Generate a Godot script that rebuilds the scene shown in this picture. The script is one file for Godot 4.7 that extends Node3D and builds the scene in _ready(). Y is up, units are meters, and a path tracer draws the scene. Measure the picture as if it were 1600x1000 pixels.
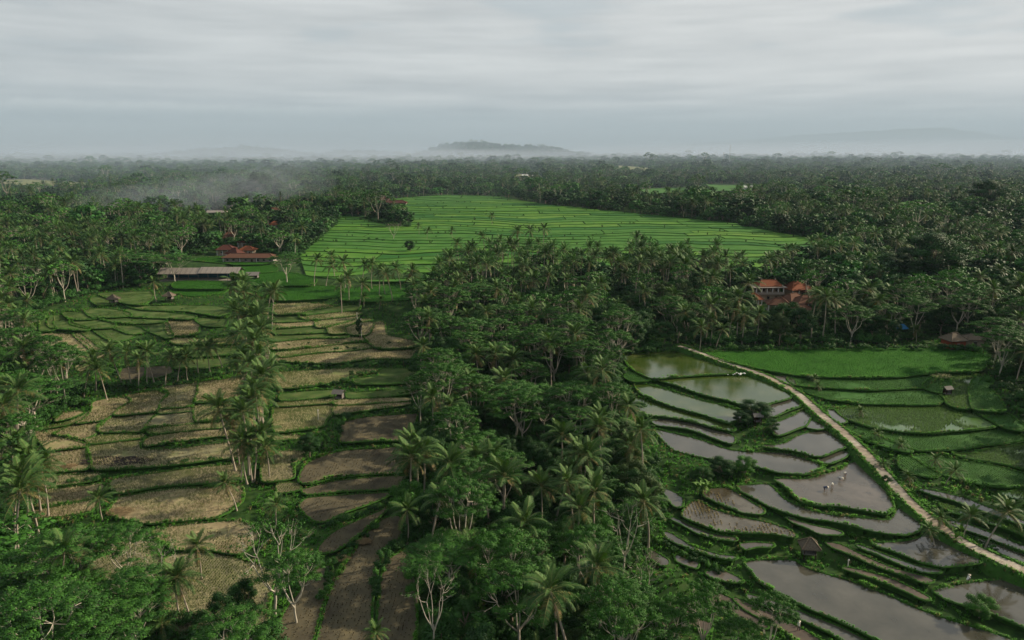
extends Node3D
# Rice terraces seen from a drone, 70 m up. x right, y up, -z away from the camera, metres.

var rng := RandomNumberGenerator.new()
var noise := FastNoiseLite.new()
var noise2 := FastNoiseLite.new()
var M := {}
var used_names := {}
var paddies := []              # outlines, boxes and levels of every paddy
var grass_at: Array[Transform3D] = []
var grass_tint := PackedColorArray()
var rice_at: Array[Transform3D] = []
var rice_tint := PackedColorArray()
var stubble_at: Array[Transform3D] = []
var stubble_tint := PackedColorArray()
var weed_at: Array[Transform3D] = []
var weed_tint := PackedColorArray()
var near_ground := PackedFloat32Array()
var near_dist := PackedFloat32Array()
const GX0 := -280.0
const GZ0 := 42.0
const GS := 3.0
const GNX := 200
const GNZ := 150
var path_line: Array = [Vector3(55.4,6.3,-236.6),Vector3(57.9,6.2,-233),Vector3(60,6.1,-229.4),Vector3(62.9,6,-224.5),Vector3(66.9,5.8,-217.3),Vector3(70.3,5.6,-212.6),Vector3(74,5.4,-206.1),Vector3(76.3,5.2,-199.5),Vector3(78,4.9,-192),Vector3(78.4,4.6,-184),Vector3(78.6,4.3,-176.1),Vector3(79.4,3.9,-168.4),Vector3(79.7,3.5,-160.5),Vector3(79.6,3,-152.2),Vector3(79.3,2.6,-145.2),Vector3(78.8,2.2,-138.1),Vector3(78.9,1.8,-132),Vector3(79.6,1.4,-126.4),Vector3(80.8,1.1,-122.3),Vector3(82.2,0.8,-118.8),Vector3(84.6,0.5,-115.3),Vector3(87,0.3,-112.2),Vector3(90.1,0,-107.4),Vector3(96.6,-0.2,-97.8)]
var path_fine: Array[Vector3] = []
var mid_outline := PackedVector2Array()
var open_left := PackedVector2Array()
var open_right := PackedVector2Array()
var gully := PackedVector2Array()
var villages: Array = [Vector3(106.2,12,-302.2),Vector3(100.6,7,-285.4),Vector3(145.4,12,-231.6),Vector3(-166.5,10,-435.3),Vector3(-143,12,-383.4),Vector3(118,12,-300),Vector3(149,14,-236.4),Vector3(-154.6,15,-415.8),Vector3(-254.6,26,-640.2),Vector3(-147.4,22,-345.5),Vector3(-122.8,26,-758.4),Vector3(-171,8,-529.4),Vector3(-140.1,14,-389.5),Vector3(138.3,5,-255.1),Vector3(-198.5,12,-603.5)]
var clearings: Array[PackedVector2Array] = []
var n_kind := {"palm": 0, "umbrella": 0, "broad": 0}
var placed_trees: Array[Vector3] = []

# ---------------------------------------------------------------- mesh building
class MB:
	var v := PackedVector3Array()
	var n := PackedVector3Array()
	var c := PackedColorArray()
	func tri(a: Vector3, b: Vector3, d: Vector3, na: Vector3, nb: Vector3, nd: Vector3, col: Color) -> void:
		if (d - a).cross(b - a).dot(na + nb + nd) < 0.0:
			var t := b; b = d; d = t
			t = nb; nb = nd; nd = t
		v.append(a); v.append(b); v.append(d)
		n.append(na); n.append(nb); n.append(nd)
		c.append(col); c.append(col); c.append(col)
	func flat_tri(a: Vector3, b: Vector3, d: Vector3, col: Color, hint := Vector3.UP) -> void:
		var g := (d - a).cross(b - a).normalized()
		if g.dot(hint) < 0.0: g = -g
		tri(a, b, d, g, g, g, col)
	func quad(a: Vector3, b: Vector3, d: Vector3, e: Vector3, col: Color, hint := Vector3.UP) -> void:
		flat_tri(a, b, d, col, hint)
		flat_tri(a, d, e, col, hint)
	func box(at: Vector3, s: Vector3, col: Color, turn := 0.0) -> void:
		var b := Basis(Vector3.UP, turn)
		var h := s * 0.5
		for f in [Vector3.RIGHT, Vector3.LEFT, Vector3.UP, Vector3.DOWN, Vector3.BACK, Vector3.FORWARD]:
			var u := Vector3(f.y, f.z, f.x)
			var w: Vector3 = f.cross(u)
			var o: Vector3 = f * h
			var uu := u * h
			var ww := w * h
			quad(at + b * (o + uu + ww), at + b * (o - uu + ww), at + b * (o - uu - ww), at + b * (o + uu - ww), col, b * f)
	func tube(p: Array, r: Array, sides: int, col: Color) -> void:
		var rings := []
		for i in p.size():
			var d: Vector3 = (p[mini(i + 1, p.size() - 1)] - p[maxi(i - 1, 0)]).normalized()
			var u := d.cross(Vector3(0.3, 0.1, 0.9)).normalized()
			var w := d.cross(u).normalized()
			var ring := []
			for k in sides:
				var a := TAU * k / sides
				var q := u * cos(a) + w * sin(a)
				ring.append([p[i] + q * r[i], q])
			rings.append(ring)
		for i in p.size() - 1:
			for k in sides:
				var a: Array = rings[i][k]
				var b: Array = rings[i][(k + 1) % sides]
				var d: Array = rings[i + 1][k]
				var e: Array = rings[i + 1][(k + 1) % sides]
				tri(a[0], b[0], e[0], a[1], b[1], e[1], col)
				tri(a[0], e[0], d[0], a[1], e[1], d[1], col)
	func leaf(at: Vector3, dir: Vector3, side: Vector3, l: float, w: float, nrm: Vector3, col: Color) -> void:
		var a := at - dir * l * 0.5
		var b := at + dir * l * 0.5
		var s := side * w * 0.5
		tri(a, at + s, b, nrm, nrm, nrm, col)
		tri(a, b, at - s, nrm, nrm, nrm, col)
	func put(o: MB, t: Transform3D, tint := Color.WHITE) -> void:
		v.append_array(t * o.v)
		var b := Transform3D(t.basis.orthonormalized(), Vector3.ZERO)
		n.append_array(b * o.n)
		if tint == Color.WHITE:
			c.append_array(o.c)
		else:
			for q in o.c: c.append(q * tint)
	func mesh(mat: Material) -> ArrayMesh:
		var a := []
		a.resize(Mesh.ARRAY_MAX)
		a[Mesh.ARRAY_VERTEX] = v
		a[Mesh.ARRAY_NORMAL] = n
		a[Mesh.ARRAY_COLOR] = c
		var m := ArrayMesh.new()
		m.add_surface_from_arrays(Mesh.PRIMITIVE_TRIANGLES, a)
		m.surface_set_material(0, mat)
		return m

func numbered(called: String) -> String:
	if not used_names.has(called):
		used_names[called] = 0
		return called
	used_names[called] += 1
	return "%s_%03d" % [called, used_names[called]]

func tag(o: Node3D, label: String, category := "", group := "", kind := "") -> Node3D:
	o.set_meta("label", label)
	if category: o.set_meta("category", category)
	if group: o.set_meta("group", group)
	if kind: o.set_meta("kind", kind)
	return o

func thing(called: String, label: String, category: String, at := Vector3.ZERO, turn := 0.0, group := "", kind := "") -> Node3D:
	var o := Node3D.new()
	o.name = numbered(called)
	o.position = at
	o.rotation.y = turn
	add_child(o)
	tag(o, label, category, group, kind)
	return o

func part(called: String, m: Mesh, parent: Node3D, t := Transform3D.IDENTITY) -> MeshInstance3D:
	var o := MeshInstance3D.new()
	o.name = called
	o.mesh = m
	o.transform = t
	parent.add_child(o, true)
	return o

func solo(called: String, m: Mesh, label: String, category: String, at := Vector3.ZERO, kind := "", group := "") -> MeshInstance3D:
	var o := MeshInstance3D.new()
	o.name = numbered(called)
	o.mesh = m
	o.position = at
	add_child(o)
	tag(o, label, category, group, kind)
	return o

func scatter(called: String, label: String, category: String, m: Mesh, at: Array[Transform3D], tint: PackedColorArray) -> void:
	if at.is_empty(): return
	var mm := MultiMesh.new()
	mm.transform_format = MultiMesh.TRANSFORM_3D
	mm.use_colors = true
	mm.mesh = m
	mm.instance_count = at.size()
	for i in at.size():
		mm.set_instance_transform(i, at[i])
		mm.set_instance_color(i, tint[i])
	var o := MultiMeshInstance3D.new()
	o.name = numbered(called)
	o.multimesh = mm
	add_child(o)
	tag(o, label, category, "", "stuff")

func pts2(a: Array) -> PackedVector2Array:
	var o := PackedVector2Array()
	for i in range(0, a.size(), 2): o.append(Vector2(a[i], a[i + 1]))
	return o

# ---------------------------------------------------------------- materials
func ramp(stops: Array) -> Gradient:
	var g := Gradient.new()
	var off := PackedFloat32Array()
	var col := PackedColorArray()
	for s in stops:
		off.append(s[0])
		col.append(Color(s[1], s[2], s[3]).linear_to_srgb())
	g.offsets = off
	g.colors = col
	return g

func noise_tex(freq: float, octaves: int, stops: Array, sd: int, size := 512, kind := FastNoiseLite.TYPE_SIMPLEX_SMOOTH, warp := 0.0) -> NoiseTexture2D:
	var f := FastNoiseLite.new()
	f.noise_type = kind
	f.frequency = freq
	f.fractal_octaves = octaves
	f.fractal_gain = 0.6
	f.seed = sd
	if warp > 0.0:
		f.domain_warp_enabled = true
		f.domain_warp_amplitude = warp
	var t := NoiseTexture2D.new()
	t.noise = f
	t.width = size
	t.height = size
	t.seamless = true
	t.normalize = true
	t.color_ramp = ramp(stops)
	return t

func mat(rough := 0.9, spec := 0.3) -> StandardMaterial3D:
	var m := StandardMaterial3D.new()
	m.roughness = rough
	m.metallic_specular = spec
	m.vertex_color_use_as_albedo = true
	m.cull_mode = BaseMaterial3D.CULL_DISABLED
	return m

func ground_mat(t: Texture2D, metres: float, rough := 0.95, tint := Color.WHITE, spec := 0.2) -> StandardMaterial3D:
	var m := StandardMaterial3D.new()
	m.albedo_texture = t
	m.albedo_color = tint
	m.uv1_triplanar = true
	m.uv1_world_triplanar = true
	m.uv1_scale = Vector3.ONE / metres
	m.roughness = rough
	m.metallic_specular = spec
	return m

func make_materials() -> void:
	var leafy := mat(0.65, 0.3)
	leafy.backlight_enabled = true
	leafy.backlight = Color(0.5, 0.55, 0.3)
	M.leaf = leafy
	M.bark = mat(0.95, 0.2)
	M.paint = mat(0.8, 0.3)
	M.grass = mat(0.7, 0.25)
	M.grass.backlight_enabled = true
	M.grass.backlight = Color(0.4, 0.5, 0.25)
	var dry := noise_tex(0.006, 6, [[0.0, 0.097, 0.086, 0.050], [0.35, 0.194, 0.157, 0.090], [0.5, 0.238, 0.201, 0.115], [0.65, 0.180, 0.175, 0.083], [0.85, 0.284, 0.222, 0.127], [1.0, 0.347, 0.286, 0.172]], 3, 1024)
	M.dry = ground_mat(dry, 46, 0.95, Color(1.0, 1.0, 1.0))
	M.dry2 = ground_mat(noise_tex(0.006, 6, [[0.0, 0.060, 0.086, 0.030], [0.35, 0.102, 0.121, 0.044], [0.55, 0.143, 0.154, 0.061], [0.75, 0.198, 0.185, 0.086], [1.0, 0.239, 0.213, 0.104]], 8, 1024), 42)
	M.dry3 = ground_mat(noise_tex(0.007, 6, [[0.0, 0.070, 0.073, 0.044], [0.4, 0.150, 0.143, 0.083], [0.6, 0.182, 0.174, 0.093], [0.8, 0.126, 0.140, 0.059], [1.0, 0.275, 0.242, 0.132]], 12, 1024), 50)
	M.soil = ground_mat(noise_tex(0.008, 6, [[0.0, 0.02, 0.016, 0.012], [0.5, 0.05, 0.037, 0.026], [0.8, 0.075, 0.055, 0.036], [1.0, 0.04, 0.05, 0.02]], 21), 24, 0.75, Color.WHITE, 0.4)
	M.soil2 = ground_mat(noise_tex(0.006, 6, [[0.0, 0.038, 0.033, 0.024], [0.5, 0.073, 0.065, 0.042], [0.8, 0.092, 0.079, 0.048], [1.0, 0.130, 0.108, 0.059]], 22, 1024), 44, 0.95)
	M.field_grass = ground_mat(noise_tex(0.006, 6, [[0.0, 0.024, 0.047, 0.012], [0.4, 0.044, 0.080, 0.019], [0.65, 0.063, 0.095, 0.027], [0.85, 0.085, 0.100, 0.038], [1.0, 0.111, 0.110, 0.048]], 31, 1024), 40)
	M.green = ground_mat(noise_tex(0.005, 6, [[0.0, 0.017, 0.077, 0.006], [0.5, 0.029, 0.118, 0.009], [0.8, 0.039, 0.134, 0.013], [1.0, 0.051, 0.139, 0.018]], 41, 1024), 52, 0.8)
	M.green2 = ground_mat(noise_tex(0.007, 6, [[0.0, 0.014, 0.046, 0.008], [0.5, 0.027, 0.087, 0.014], [0.75, 0.037, 0.102, 0.022], [1.0, 0.068, 0.112, 0.050]], 45, 1024), 38, 0.7)
	for k in 4:
		var tint: Color = [Color(0.86, 0.9, 0.9), Color(1.02, 0.99, 0.9), Color(0.62, 0.78, 0.75), Color(1.08, 1.0, 0.95)][k]
		M["strip%d" % k] = ground_mat(M.strip_tex if M.has("strip_tex") else noise_tex(0.006, 5, [[0.0, 0.027, 0.092, 0.011], [0.4, 0.045, 0.135, 0.014], [0.7, 0.061, 0.152, 0.020], [1.0, 0.088, 0.160, 0.033]], 47, 1024), 90, 0.8, tint)
		M.strip_tex = M.strip0.albedo_texture
	var ripple := FastNoiseLite.new()
	ripple.frequency = 0.03
	ripple.fractal_octaves = 3
	var rt := NoiseTexture2D.new()
	rt.noise = ripple
	rt.seamless = true
	rt.as_normal_map = true
	rt.bump_strength = 0.6
	for k in ["water", "algae", "mud", "weedy"]:
		var stops: Array = {
			"water": [[0.0, 0.033, 0.033, 0.024], [0.5, 0.051, 0.049, 0.037], [1.0, 0.073, 0.069, 0.054]],
			"algae": [[0.0, 0.022, 0.041, 0.006], [0.45, 0.032, 0.055, 0.009], [0.62, 0.043, 0.063, 0.014], [1.0, 0.073, 0.083, 0.030]],
			"mud": [[0.0, 0.042, 0.037, 0.028], [0.5, 0.07, 0.061, 0.047], [0.8, 0.092, 0.078, 0.062], [1.0, 0.05, 0.043, 0.032]],
			"weedy": [[0.0, 0.026, 0.023, 0.013], [0.45, 0.053, 0.044, 0.025], [0.6, 0.075, 0.066, 0.045], [1.0, 0.098, 0.087, 0.063]]}[k]
		var m := ground_mat(noise_tex(0.006, 5, stops, 50 + k.length(), 512), 34, 0.06, Color.WHITE, 0.55)
		if k == "mud": m.roughness = 0.22
		if k == "algae": m.roughness = 0.13
		if k == "weedy": m.roughness = 0.18
		m.normal_enabled = true
		m.normal_texture = rt
		m.normal_scale = 0.035 if k == "water" or k == "algae" else 0.12
		M[k] = m
	M.wet = M.mud
	M.young = ground_mat(noise_tex(0.008, 5, [[0.0, 0.030, 0.068, 0.015], [0.5, 0.045, 0.095, 0.021], [0.8, 0.070, 0.115, 0.040], [1.0, 0.100, 0.135, 0.067]], 61), 30, 0.16, Color.WHITE, 0.5)
	M.young.normal_enabled = true
	M.young.normal_texture = rt
	M.young.normal_scale = 0.25
	M.floor = ground_mat(noise_tex(0.009, 6, [[0.0, 0.007, 0.016, 0.006], [0.4, 0.014, 0.037, 0.008], [0.6, 0.024, 0.057, 0.011], [0.8, 0.033, 0.057, 0.017], [1.0, 0.054, 0.062, 0.031]], 71, 1024), 36)
	M.bank = ground_mat(noise_tex(0.012, 6, [[0.0, 0.016, 0.027, 0.009], [0.35, 0.021, 0.059, 0.010], [0.6, 0.032, 0.095, 0.013], [0.8, 0.042, 0.090, 0.020], [1.0, 0.078, 0.090, 0.036]], 74, 1024), 16)
	M.concrete = ground_mat(noise_tex(0.01, 6, [[0.0, 0.13, 0.11, 0.085], [0.35, 0.25, 0.22, 0.18], [0.65, 0.31, 0.275, 0.225], [1.0, 0.4, 0.36, 0.3]], 81), 9)
	M.red_earth = ground_mat(noise_tex(0.015, 5, [[0.0, 0.08, 0.04, 0.022], [0.6, 0.15, 0.075, 0.04], [1.0, 0.2, 0.11, 0.065]], 83), 8)
	M.burnt = ground_mat(noise_tex(0.015, 5, [[0.0, 0.008, 0.007, 0.007], [0.6, 0.022, 0.018, 0.016], [1.0, 0.06, 0.045, 0.03]], 84), 8)
	M.thatch = ground_mat(noise_tex(0.03, 5, [[0.0, 0.045, 0.036, 0.027], [0.5, 0.105, 0.086, 0.064], [1.0, 0.180, 0.150, 0.116]], 85), 5)
	M.orange = ground_mat(noise_tex(0.03, 5, [[0.0, 0.075, 0.030, 0.018], [0.5, 0.150, 0.050, 0.024], [1.0, 0.247, 0.088, 0.041]], 86), 6, 0.8)
	M.red = ground_mat(noise_tex(0.03, 5, [[0.0, 0.033, 0.015, 0.012], [0.5, 0.063, 0.024, 0.018], [1.0, 0.102, 0.039, 0.028]], 87), 6, 0.8)
	M.brown = ground_mat(noise_tex(0.03, 5, [[0.0, 0.05, 0.026, 0.018], [0.5, 0.095, 0.047, 0.031], [1.0, 0.15, 0.08, 0.052]], 88), 6, 0.85)
	M.grey = ground_mat(noise_tex(0.03, 5, [[0.0, 0.13, 0.115, 0.1], [0.5, 0.22, 0.195, 0.17], [1.0, 0.3, 0.27, 0.24]], 89), 8, 0.7)
	M.white = ground_mat(noise_tex(0.03, 4, [[0.0, 0.5, 0.5, 0.49], [1.0, 0.72, 0.72, 0.7]], 90), 10, 0.7)
	M.tan = ground_mat(noise_tex(0.03, 4, [[0.0, 0.19, 0.15, 0.11], [1.0, 0.32, 0.265, 0.2]], 91), 7, 0.85)
	M.redwall = ground_mat(noise_tex(0.03, 4, [[0.0, 0.2, 0.045, 0.025], [1.0, 0.34, 0.09, 0.045]], 92), 5, 0.85)
	M.plank = ground_mat(noise_tex(0.03, 5, [[0.0, 0.072, 0.066, 0.060], [0.5, 0.144, 0.135, 0.123], [1.0, 0.216, 0.204, 0.186]], 93), 4, 0.8)
	M.straw = ground_mat(noise_tex(0.03, 5, [[0.0, 0.12, 0.085, 0.045], [1.0, 0.32, 0.245, 0.14]], 94), 3)

# ---------------------------------------------------------------- terrain
func elev(d: float) -> float:
	if d < 110.0: return 0.0
	if d < 340.0: return (d - 110.0) * 10.0 / 230.0
	if d < 470.0: return 10.0 + (d - 340.0) * 2.0 / 130.0
	if d < 1000.0: return 12.0 + (d - 470.0) * 6.0 / 530.0
	if d < 2000.0: return 18.0 - (d - 1000.0) * 0.003
	if d < 6000.0: return 15.0 - (d - 2000.0) * 13.0 / 4000.0
	return maxf(0.0, 2.0 - (d - 6000.0) * 0.001)

func hills(x: float, d: float) -> float:
	var h := 0.0
	if d > 3600.0 and d < 7600.0:
		var wob := 1.0 + 0.28 * noise.get_noise_2d(x * 0.09, d * 0.09)
		var e := pow((d - 5400.0) / 480.0, 2.0)
		h += 98.0 * exp(-pow(absf(x + 290.0) / 330.0, 2.8) - e) * wob
		h += 62.0 * exp(-pow(absf(x - 210.0) / 240.0, 2.6) - e) * wob
		h += 66.0 * exp(-pow(absf(x + 1950.0) / 420.0, 2.2) - e) * wob
		h += 22.0 * exp(-pow((x - 2060.0) / 110.0, 2.0) - e)
		h += 34.0 * exp(-pow((x + 1050.0) / 260.0, 2.0) - e) * wob
	return h

func far_ground(x: float, d: float) -> float:
	var rough := 1.0
	if d > 380.0 and d < 1000.0 and mid_outline.size() > 2: rough = 1.0 - mid_mask(x, -d)
	var h := elev(d) + rough * noise.get_noise_2d(x * 0.35, d * 0.35) * clampf(d * 0.005, 0.6, 13.0)
	var q := Geometry2D.get_closest_point_to_segment(Vector2(x, -d), gully[0], gully[1])
	var best := Vector2(x, -d).distance_to(q)
	if d < 420.0 and absf(x) < 200.0:
		for i in range(1, gully.size() - 1):
			q = Geometry2D.get_closest_point_to_segment(Vector2(x, -d), gully[i], gully[i + 1])
			best = minf(best, Vector2(x, -d).distance_to(q))
		h -= 5.5 * exp(-pow(best / 17.0, 2.0))
	return h + hills(x, d)

func ground(x: float, z: float) -> float:
	var u := (x - GX0) / GS
	var w := (-z - GZ0) / GS
	if u > 0.0 and w > 0.0 and u < GNX - 1.01 and w < GNZ - 1.01 and not near_ground.is_empty():
		var i := int(u)
		var j := int(w)
		var a := near_ground[j * GNX + i]
		var b := near_ground[j * GNX + i + 1]
		var c := near_ground[(j + 1) * GNX + i]
		var d := near_ground[(j + 1) * GNX + i + 1]
		return lerpf(lerpf(a, b, u - i), lerpf(c, d, u - i), w - j)
	var h := far_ground(x, -z)
	if -z > 400.0 and -z < 1050.0:
		h -= 0.9 * mid_mask(x, z)
	return h

func mid_mask(x: float, z: float) -> float:
	var p := Vector2(x, z)
	if Geometry2D.is_point_in_polygon(p, mid_outline): return 1.0
	var best := 1e9
	for i in mid_outline.size():
		best = minf(best, p.distance_squared_to(Geometry2D.get_closest_point_to_segment(p, mid_outline[i], mid_outline[(i + 1) % mid_outline.size()])))
	return 1.0 - smoothstep(5.0, 40.0, sqrt(best))

func edge_distance(p: Vector2, o: PackedVector2Array) -> float:
	var best := 1e9
	for i in o.size():
		best = minf(best, p.distance_squared_to(Geometry2D.get_closest_point_to_segment(p, o[i], o[(i + 1) % o.size()])))
	return sqrt(best)

func make_near_ground() -> void:
	near_ground.resize(GNX * GNZ)
	var low := PackedFloat32Array()      # lowest paddy level close by
	var dist := PackedFloat32Array()     # metres to the closest paddy
	var lev := PackedFloat32Array()
	low.resize(GNX * GNZ); low.fill(1e9)
	dist.resize(GNX * GNZ); dist.fill(1e9)
	lev.resize(GNX * GNZ)
	for p in paddies:
		var r: Rect2 = p.box.grow(15.0)
		var i0 := maxi(0, int((r.position.x - GX0) / GS))
		var i1 := mini(GNX - 1, int((r.end.x - GX0) / GS) + 1)
		var j0 := maxi(0, int((-r.end.y - GZ0) / GS))
		var j1 := mini(GNZ - 1, int((-r.position.y - GZ0) / GS) + 1)
		for j in range(j0, j1 + 1):
			for i in range(i0, i1 + 1):
				var q := Vector2(GX0 + i * GS, -(GZ0 + j * GS))
				var d := 0.0 if Geometry2D.is_point_in_polygon(q, p.outline) else edge_distance(q, p.outline)
				var k := j * GNX + i
				if d < 4.5: low[k] = minf(low[k], p.level)
				if d < dist[k]:
					dist[k] = d
					lev[k] = p.level
	for p in path_fine:
		for j in range(-1, 2):
			for i in range(-1, 2):
				var a := int(round((p.x - GX0) / GS)) + i
				var b := int(round((-p.z - GZ0) / GS)) + j
				if a >= 0 and b >= 0 and a < GNX and b < GNZ:
					low[b * GNX + a] = minf(low[b * GNX + a], p.y)
					dist[b * GNX + a] = minf(dist[b * GNX + a], 0.5)
	for j in GNZ:
		for i in GNX:
			var k := j * GNX + i
			var x := GX0 + i * GS
			var d := GZ0 + j * GS
			var h := far_ground(x, d)
			if d > 380.0: h -= 0.9 * mid_mask(x, -d)
			if dist[k] < 16.0:
				var l: float = (low[k] if low[k] < 1e8 else lev[k]) - 0.25
				h = lerpf(l, minf(h, l + 3.0), smoothstep(4.0, 15.0, dist[k]))
			near_ground[k] = h
	near_dist = dist

func rough_grass() -> void:
	for j in GNZ - 1:
		for i in GNX - 1:
			var k := j * GNX + i
			var dd := near_dist[k]
			if dd <= 0.0 or dd > 9.0: continue
			var d := GZ0 + j * GS
			if absf(GX0 + i * GS) > d * 0.76 or d > 330.0: continue
			for n in (16 if d < 220.0 else 9):
				var q := Vector2(GX0 + (i + rng.randf()) * GS, -(GZ0 + (j + rng.randf()) * GS))
				var inside := false
				for p in paddies:
					if p.box.has_point(q) and Geometry2D.is_point_in_polygon(q, p.outline):
						inside = true
						break
				if inside: continue
				var patch := noise2.get_noise_2d(q.x * 1.6, q.y * 1.6)
				put_tuft(grass_at, grass_tint, Vector3(q.x, ground(q.x, q.y), q.y), rng.randf_range(0.5, 1.1) * (1.0 + maxf(0.0, patch)), grass_color(patch - 0.15))

func make_ground() -> void:
	var xs := PackedFloat32Array()
	var ds := PackedFloat32Array()
	var x := GX0
	while x < GX0 + (GNX - 1) * GS:
		xs.append(x); x += GS
	var s := GS
	while x < 16000.0:
		xs.append(x); s *= 1.09; x += s
	xs.append(16000.0)
	var left := PackedFloat32Array()
	x = GX0; s = GS
	while x > -16000.0:
		s *= 1.09; x -= s; left.append(x)
	left.reverse()
	left.append_array(xs)
	xs = left
	var d := -60.0
	while d < GZ0 + (GNZ - 1) * GS:
		ds.append(d); d += GS
	s = GS
	while d < 15500.0:
		ds.append(d); s = minf(s * 1.05, 120.0 if d < 7500.0 else 900.0); d += s
	var v := PackedVector3Array()
	var ix := PackedInt32Array()
	for j in ds.size():
		for i in xs.size(): v.append(Vector3(xs[i], ground(xs[i], -ds[j]), -ds[j]))
	var w := xs.size()
	for j in ds.size() - 1:
		for i in w - 1:
			var a := j * w + i
			ix.append_array(PackedInt32Array([a, a + w, a + 1, a + 1, a + w, a + w + 1]))
	var st := SurfaceTool.new()
	var arr := []
	arr.resize(Mesh.ARRAY_MAX)
	arr[Mesh.ARRAY_VERTEX] = v
	arr[Mesh.ARRAY_INDEX] = ix
	var am := ArrayMesh.new()
	am.add_surface_from_arrays(Mesh.PRIMITIVE_TRIANGLES, arr)
	st.create_from(am, 0)
	st.generate_normals()
	st.set_material(M.floor)
	solo("ground", st.commit(), "green overgrown ground under the woods and terraces", "ground", Vector3.ZERO, "structure")

func make_mountain() -> void:
	var b := PackedVector3Array()
	var ix := PackedInt32Array()
	var nx := 120
	var nz := 24
	for j in nz:
		for i in nx:
			var x := -1500.0 + i * 130.0
			var d := 11000.0 + j * 180.0
			var ridge := exp(-pow((d - 13000.0) / 900.0, 2.0))
			var h := 400.0 * exp(-pow(absf(x - 7250.0) / (3000.0 if x < 7250.0 else 1700.0), 2.0))
			h += 120.0 * exp(-pow((x - 3400.0) / 2600.0, 2.0)) + 150.0 * exp(-pow((x - 10200.0) / 2000.0, 2.0))
			h *= 1.0 + 0.16 * noise.get_noise_2d(x * 0.02, d * 0.02) + 0.05 * noise2.get_noise_2d(x * 0.08, d * 0.08)
			b.append(Vector3(x, h * ridge - 12.0, -d))
	for j in nz - 1:
		for i in nx - 1:
			var a := j * nx + i
			ix.append_array(PackedInt32Array([a, a + nx, a + 1, a + 1, a + nx, a + nx + 1]))
	var arr := []
	arr.resize(Mesh.ARRAY_MAX)
	arr[Mesh.ARRAY_VERTEX] = b
	arr[Mesh.ARRAY_INDEX] = ix
	var am := ArrayMesh.new()
	am.add_surface_from_arrays(Mesh.PRIMITIVE_TRIANGLES, arr)
	var st := SurfaceTool.new()
	st.create_from(am, 0)
	st.generate_normals()
	st.set_material(M.floor)
	solo("mountain", st.commit(), "pale blue mountain flank fading into cloud at right on the horizon", "mountain", Vector3.ZERO, "structure")

# ---------------------------------------------------------------- paddies
func smoothed(o: PackedVector2Array, steps: int, amount := 0.5) -> PackedVector2Array:
	var r := PackedVector2Array()
	var n := o.size()
	for i in n:
		var a := o[(i + n - 1) % n]
		var b := o[i]
		var c := o[(i + 1) % n]
		var d := o[(i + 2) % n]
		for k in steps:
			var t := float(k) / steps
			r.append(b.cubic_interpolate(c, a, d, t).lerp(b.lerp(c, t), 1.0 - amount))
	return r

func sheet(o: PackedVector2Array, y: float, m: Material) -> ArrayMesh:
	var tr := Geometry2D.triangulate_polygon(o)
	if tr.is_empty(): return null
	var v := PackedVector3Array()
	var n := PackedVector3Array()
	for i in range(0, tr.size(), 3):
		var a := o[tr[i]]
		var b := o[tr[i + 1]]
		var c := o[tr[i + 2]]
		if (b - a).cross(c - a) < 0.0:
			var t := b; b = c; c = t
		for q in [a, b, c]:
			v.append(Vector3(q.x, y, q.y))
			n.append(Vector3.UP)
	var arr := []
	arr.resize(Mesh.ARRAY_MAX)
	arr[Mesh.ARRAY_VERTEX] = v
	arr[Mesh.ARRAY_NORMAL] = n
	var am := ArrayMesh.new()
	am.add_surface_from_arrays(Mesh.PRIMITIVE_TRIANGLES, arr)
	am.surface_set_material(0, m)
	return am

func bund_mesh(o: PackedVector2Array, y: float, m: Material, high: float, wide: float, drop: float) -> ArrayMesh:
	# a grassy ridge along the outline, with its outer bank running down to the next terrace
	var n := o.size()
	var prof := [[-0.06, -0.04], [0.06, high * 0.8], [wide * 0.6, high], [wide, high * 0.5], [wide + drop * 0.22, -drop * 0.5], [wide + drop * 0.4, -drop], [wide + drop * 0.5, -drop - 1.4]]
	var v := PackedVector3Array()
	var ix := PackedInt32Array()
	for i in n:
		var t := (o[(i + 1) % n] - o[(i + n - 1) % n]).normalized()
		var out := Vector2(t.y, -t.x)
		var wob := noise2.get_noise_2d(o[i].x * 6.0, o[i].y * 6.0)
		for k in prof.size():
			var off: float = prof[k][0] + (wob * 0.16 if k > 1 else 0.0)
			var q := o[i] + out * off
			v.append(Vector3(q.x, y + prof[k][1] * (1.0 + 0.35 * wob), q.y))
	var w := prof.size()
	for i in n:
		for k in w - 1:
			var a := i * w + k
			var b := ((i + 1) % n) * w + k
			ix.append_array(PackedInt32Array([a, a + 1, b, b, a + 1, b + 1]))
	var arr := []
	arr.resize(Mesh.ARRAY_MAX)
	arr[Mesh.ARRAY_VERTEX] = v
	arr[Mesh.ARRAY_INDEX] = ix
	var am := ArrayMesh.new()
	am.add_surface_from_arrays(Mesh.PRIMITIVE_TRIANGLES, arr)
	var st := SurfaceTool.new()
	st.create_from(am, 0)
	st.generate_normals()
	st.set_material(m)
	return st.commit()

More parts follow.
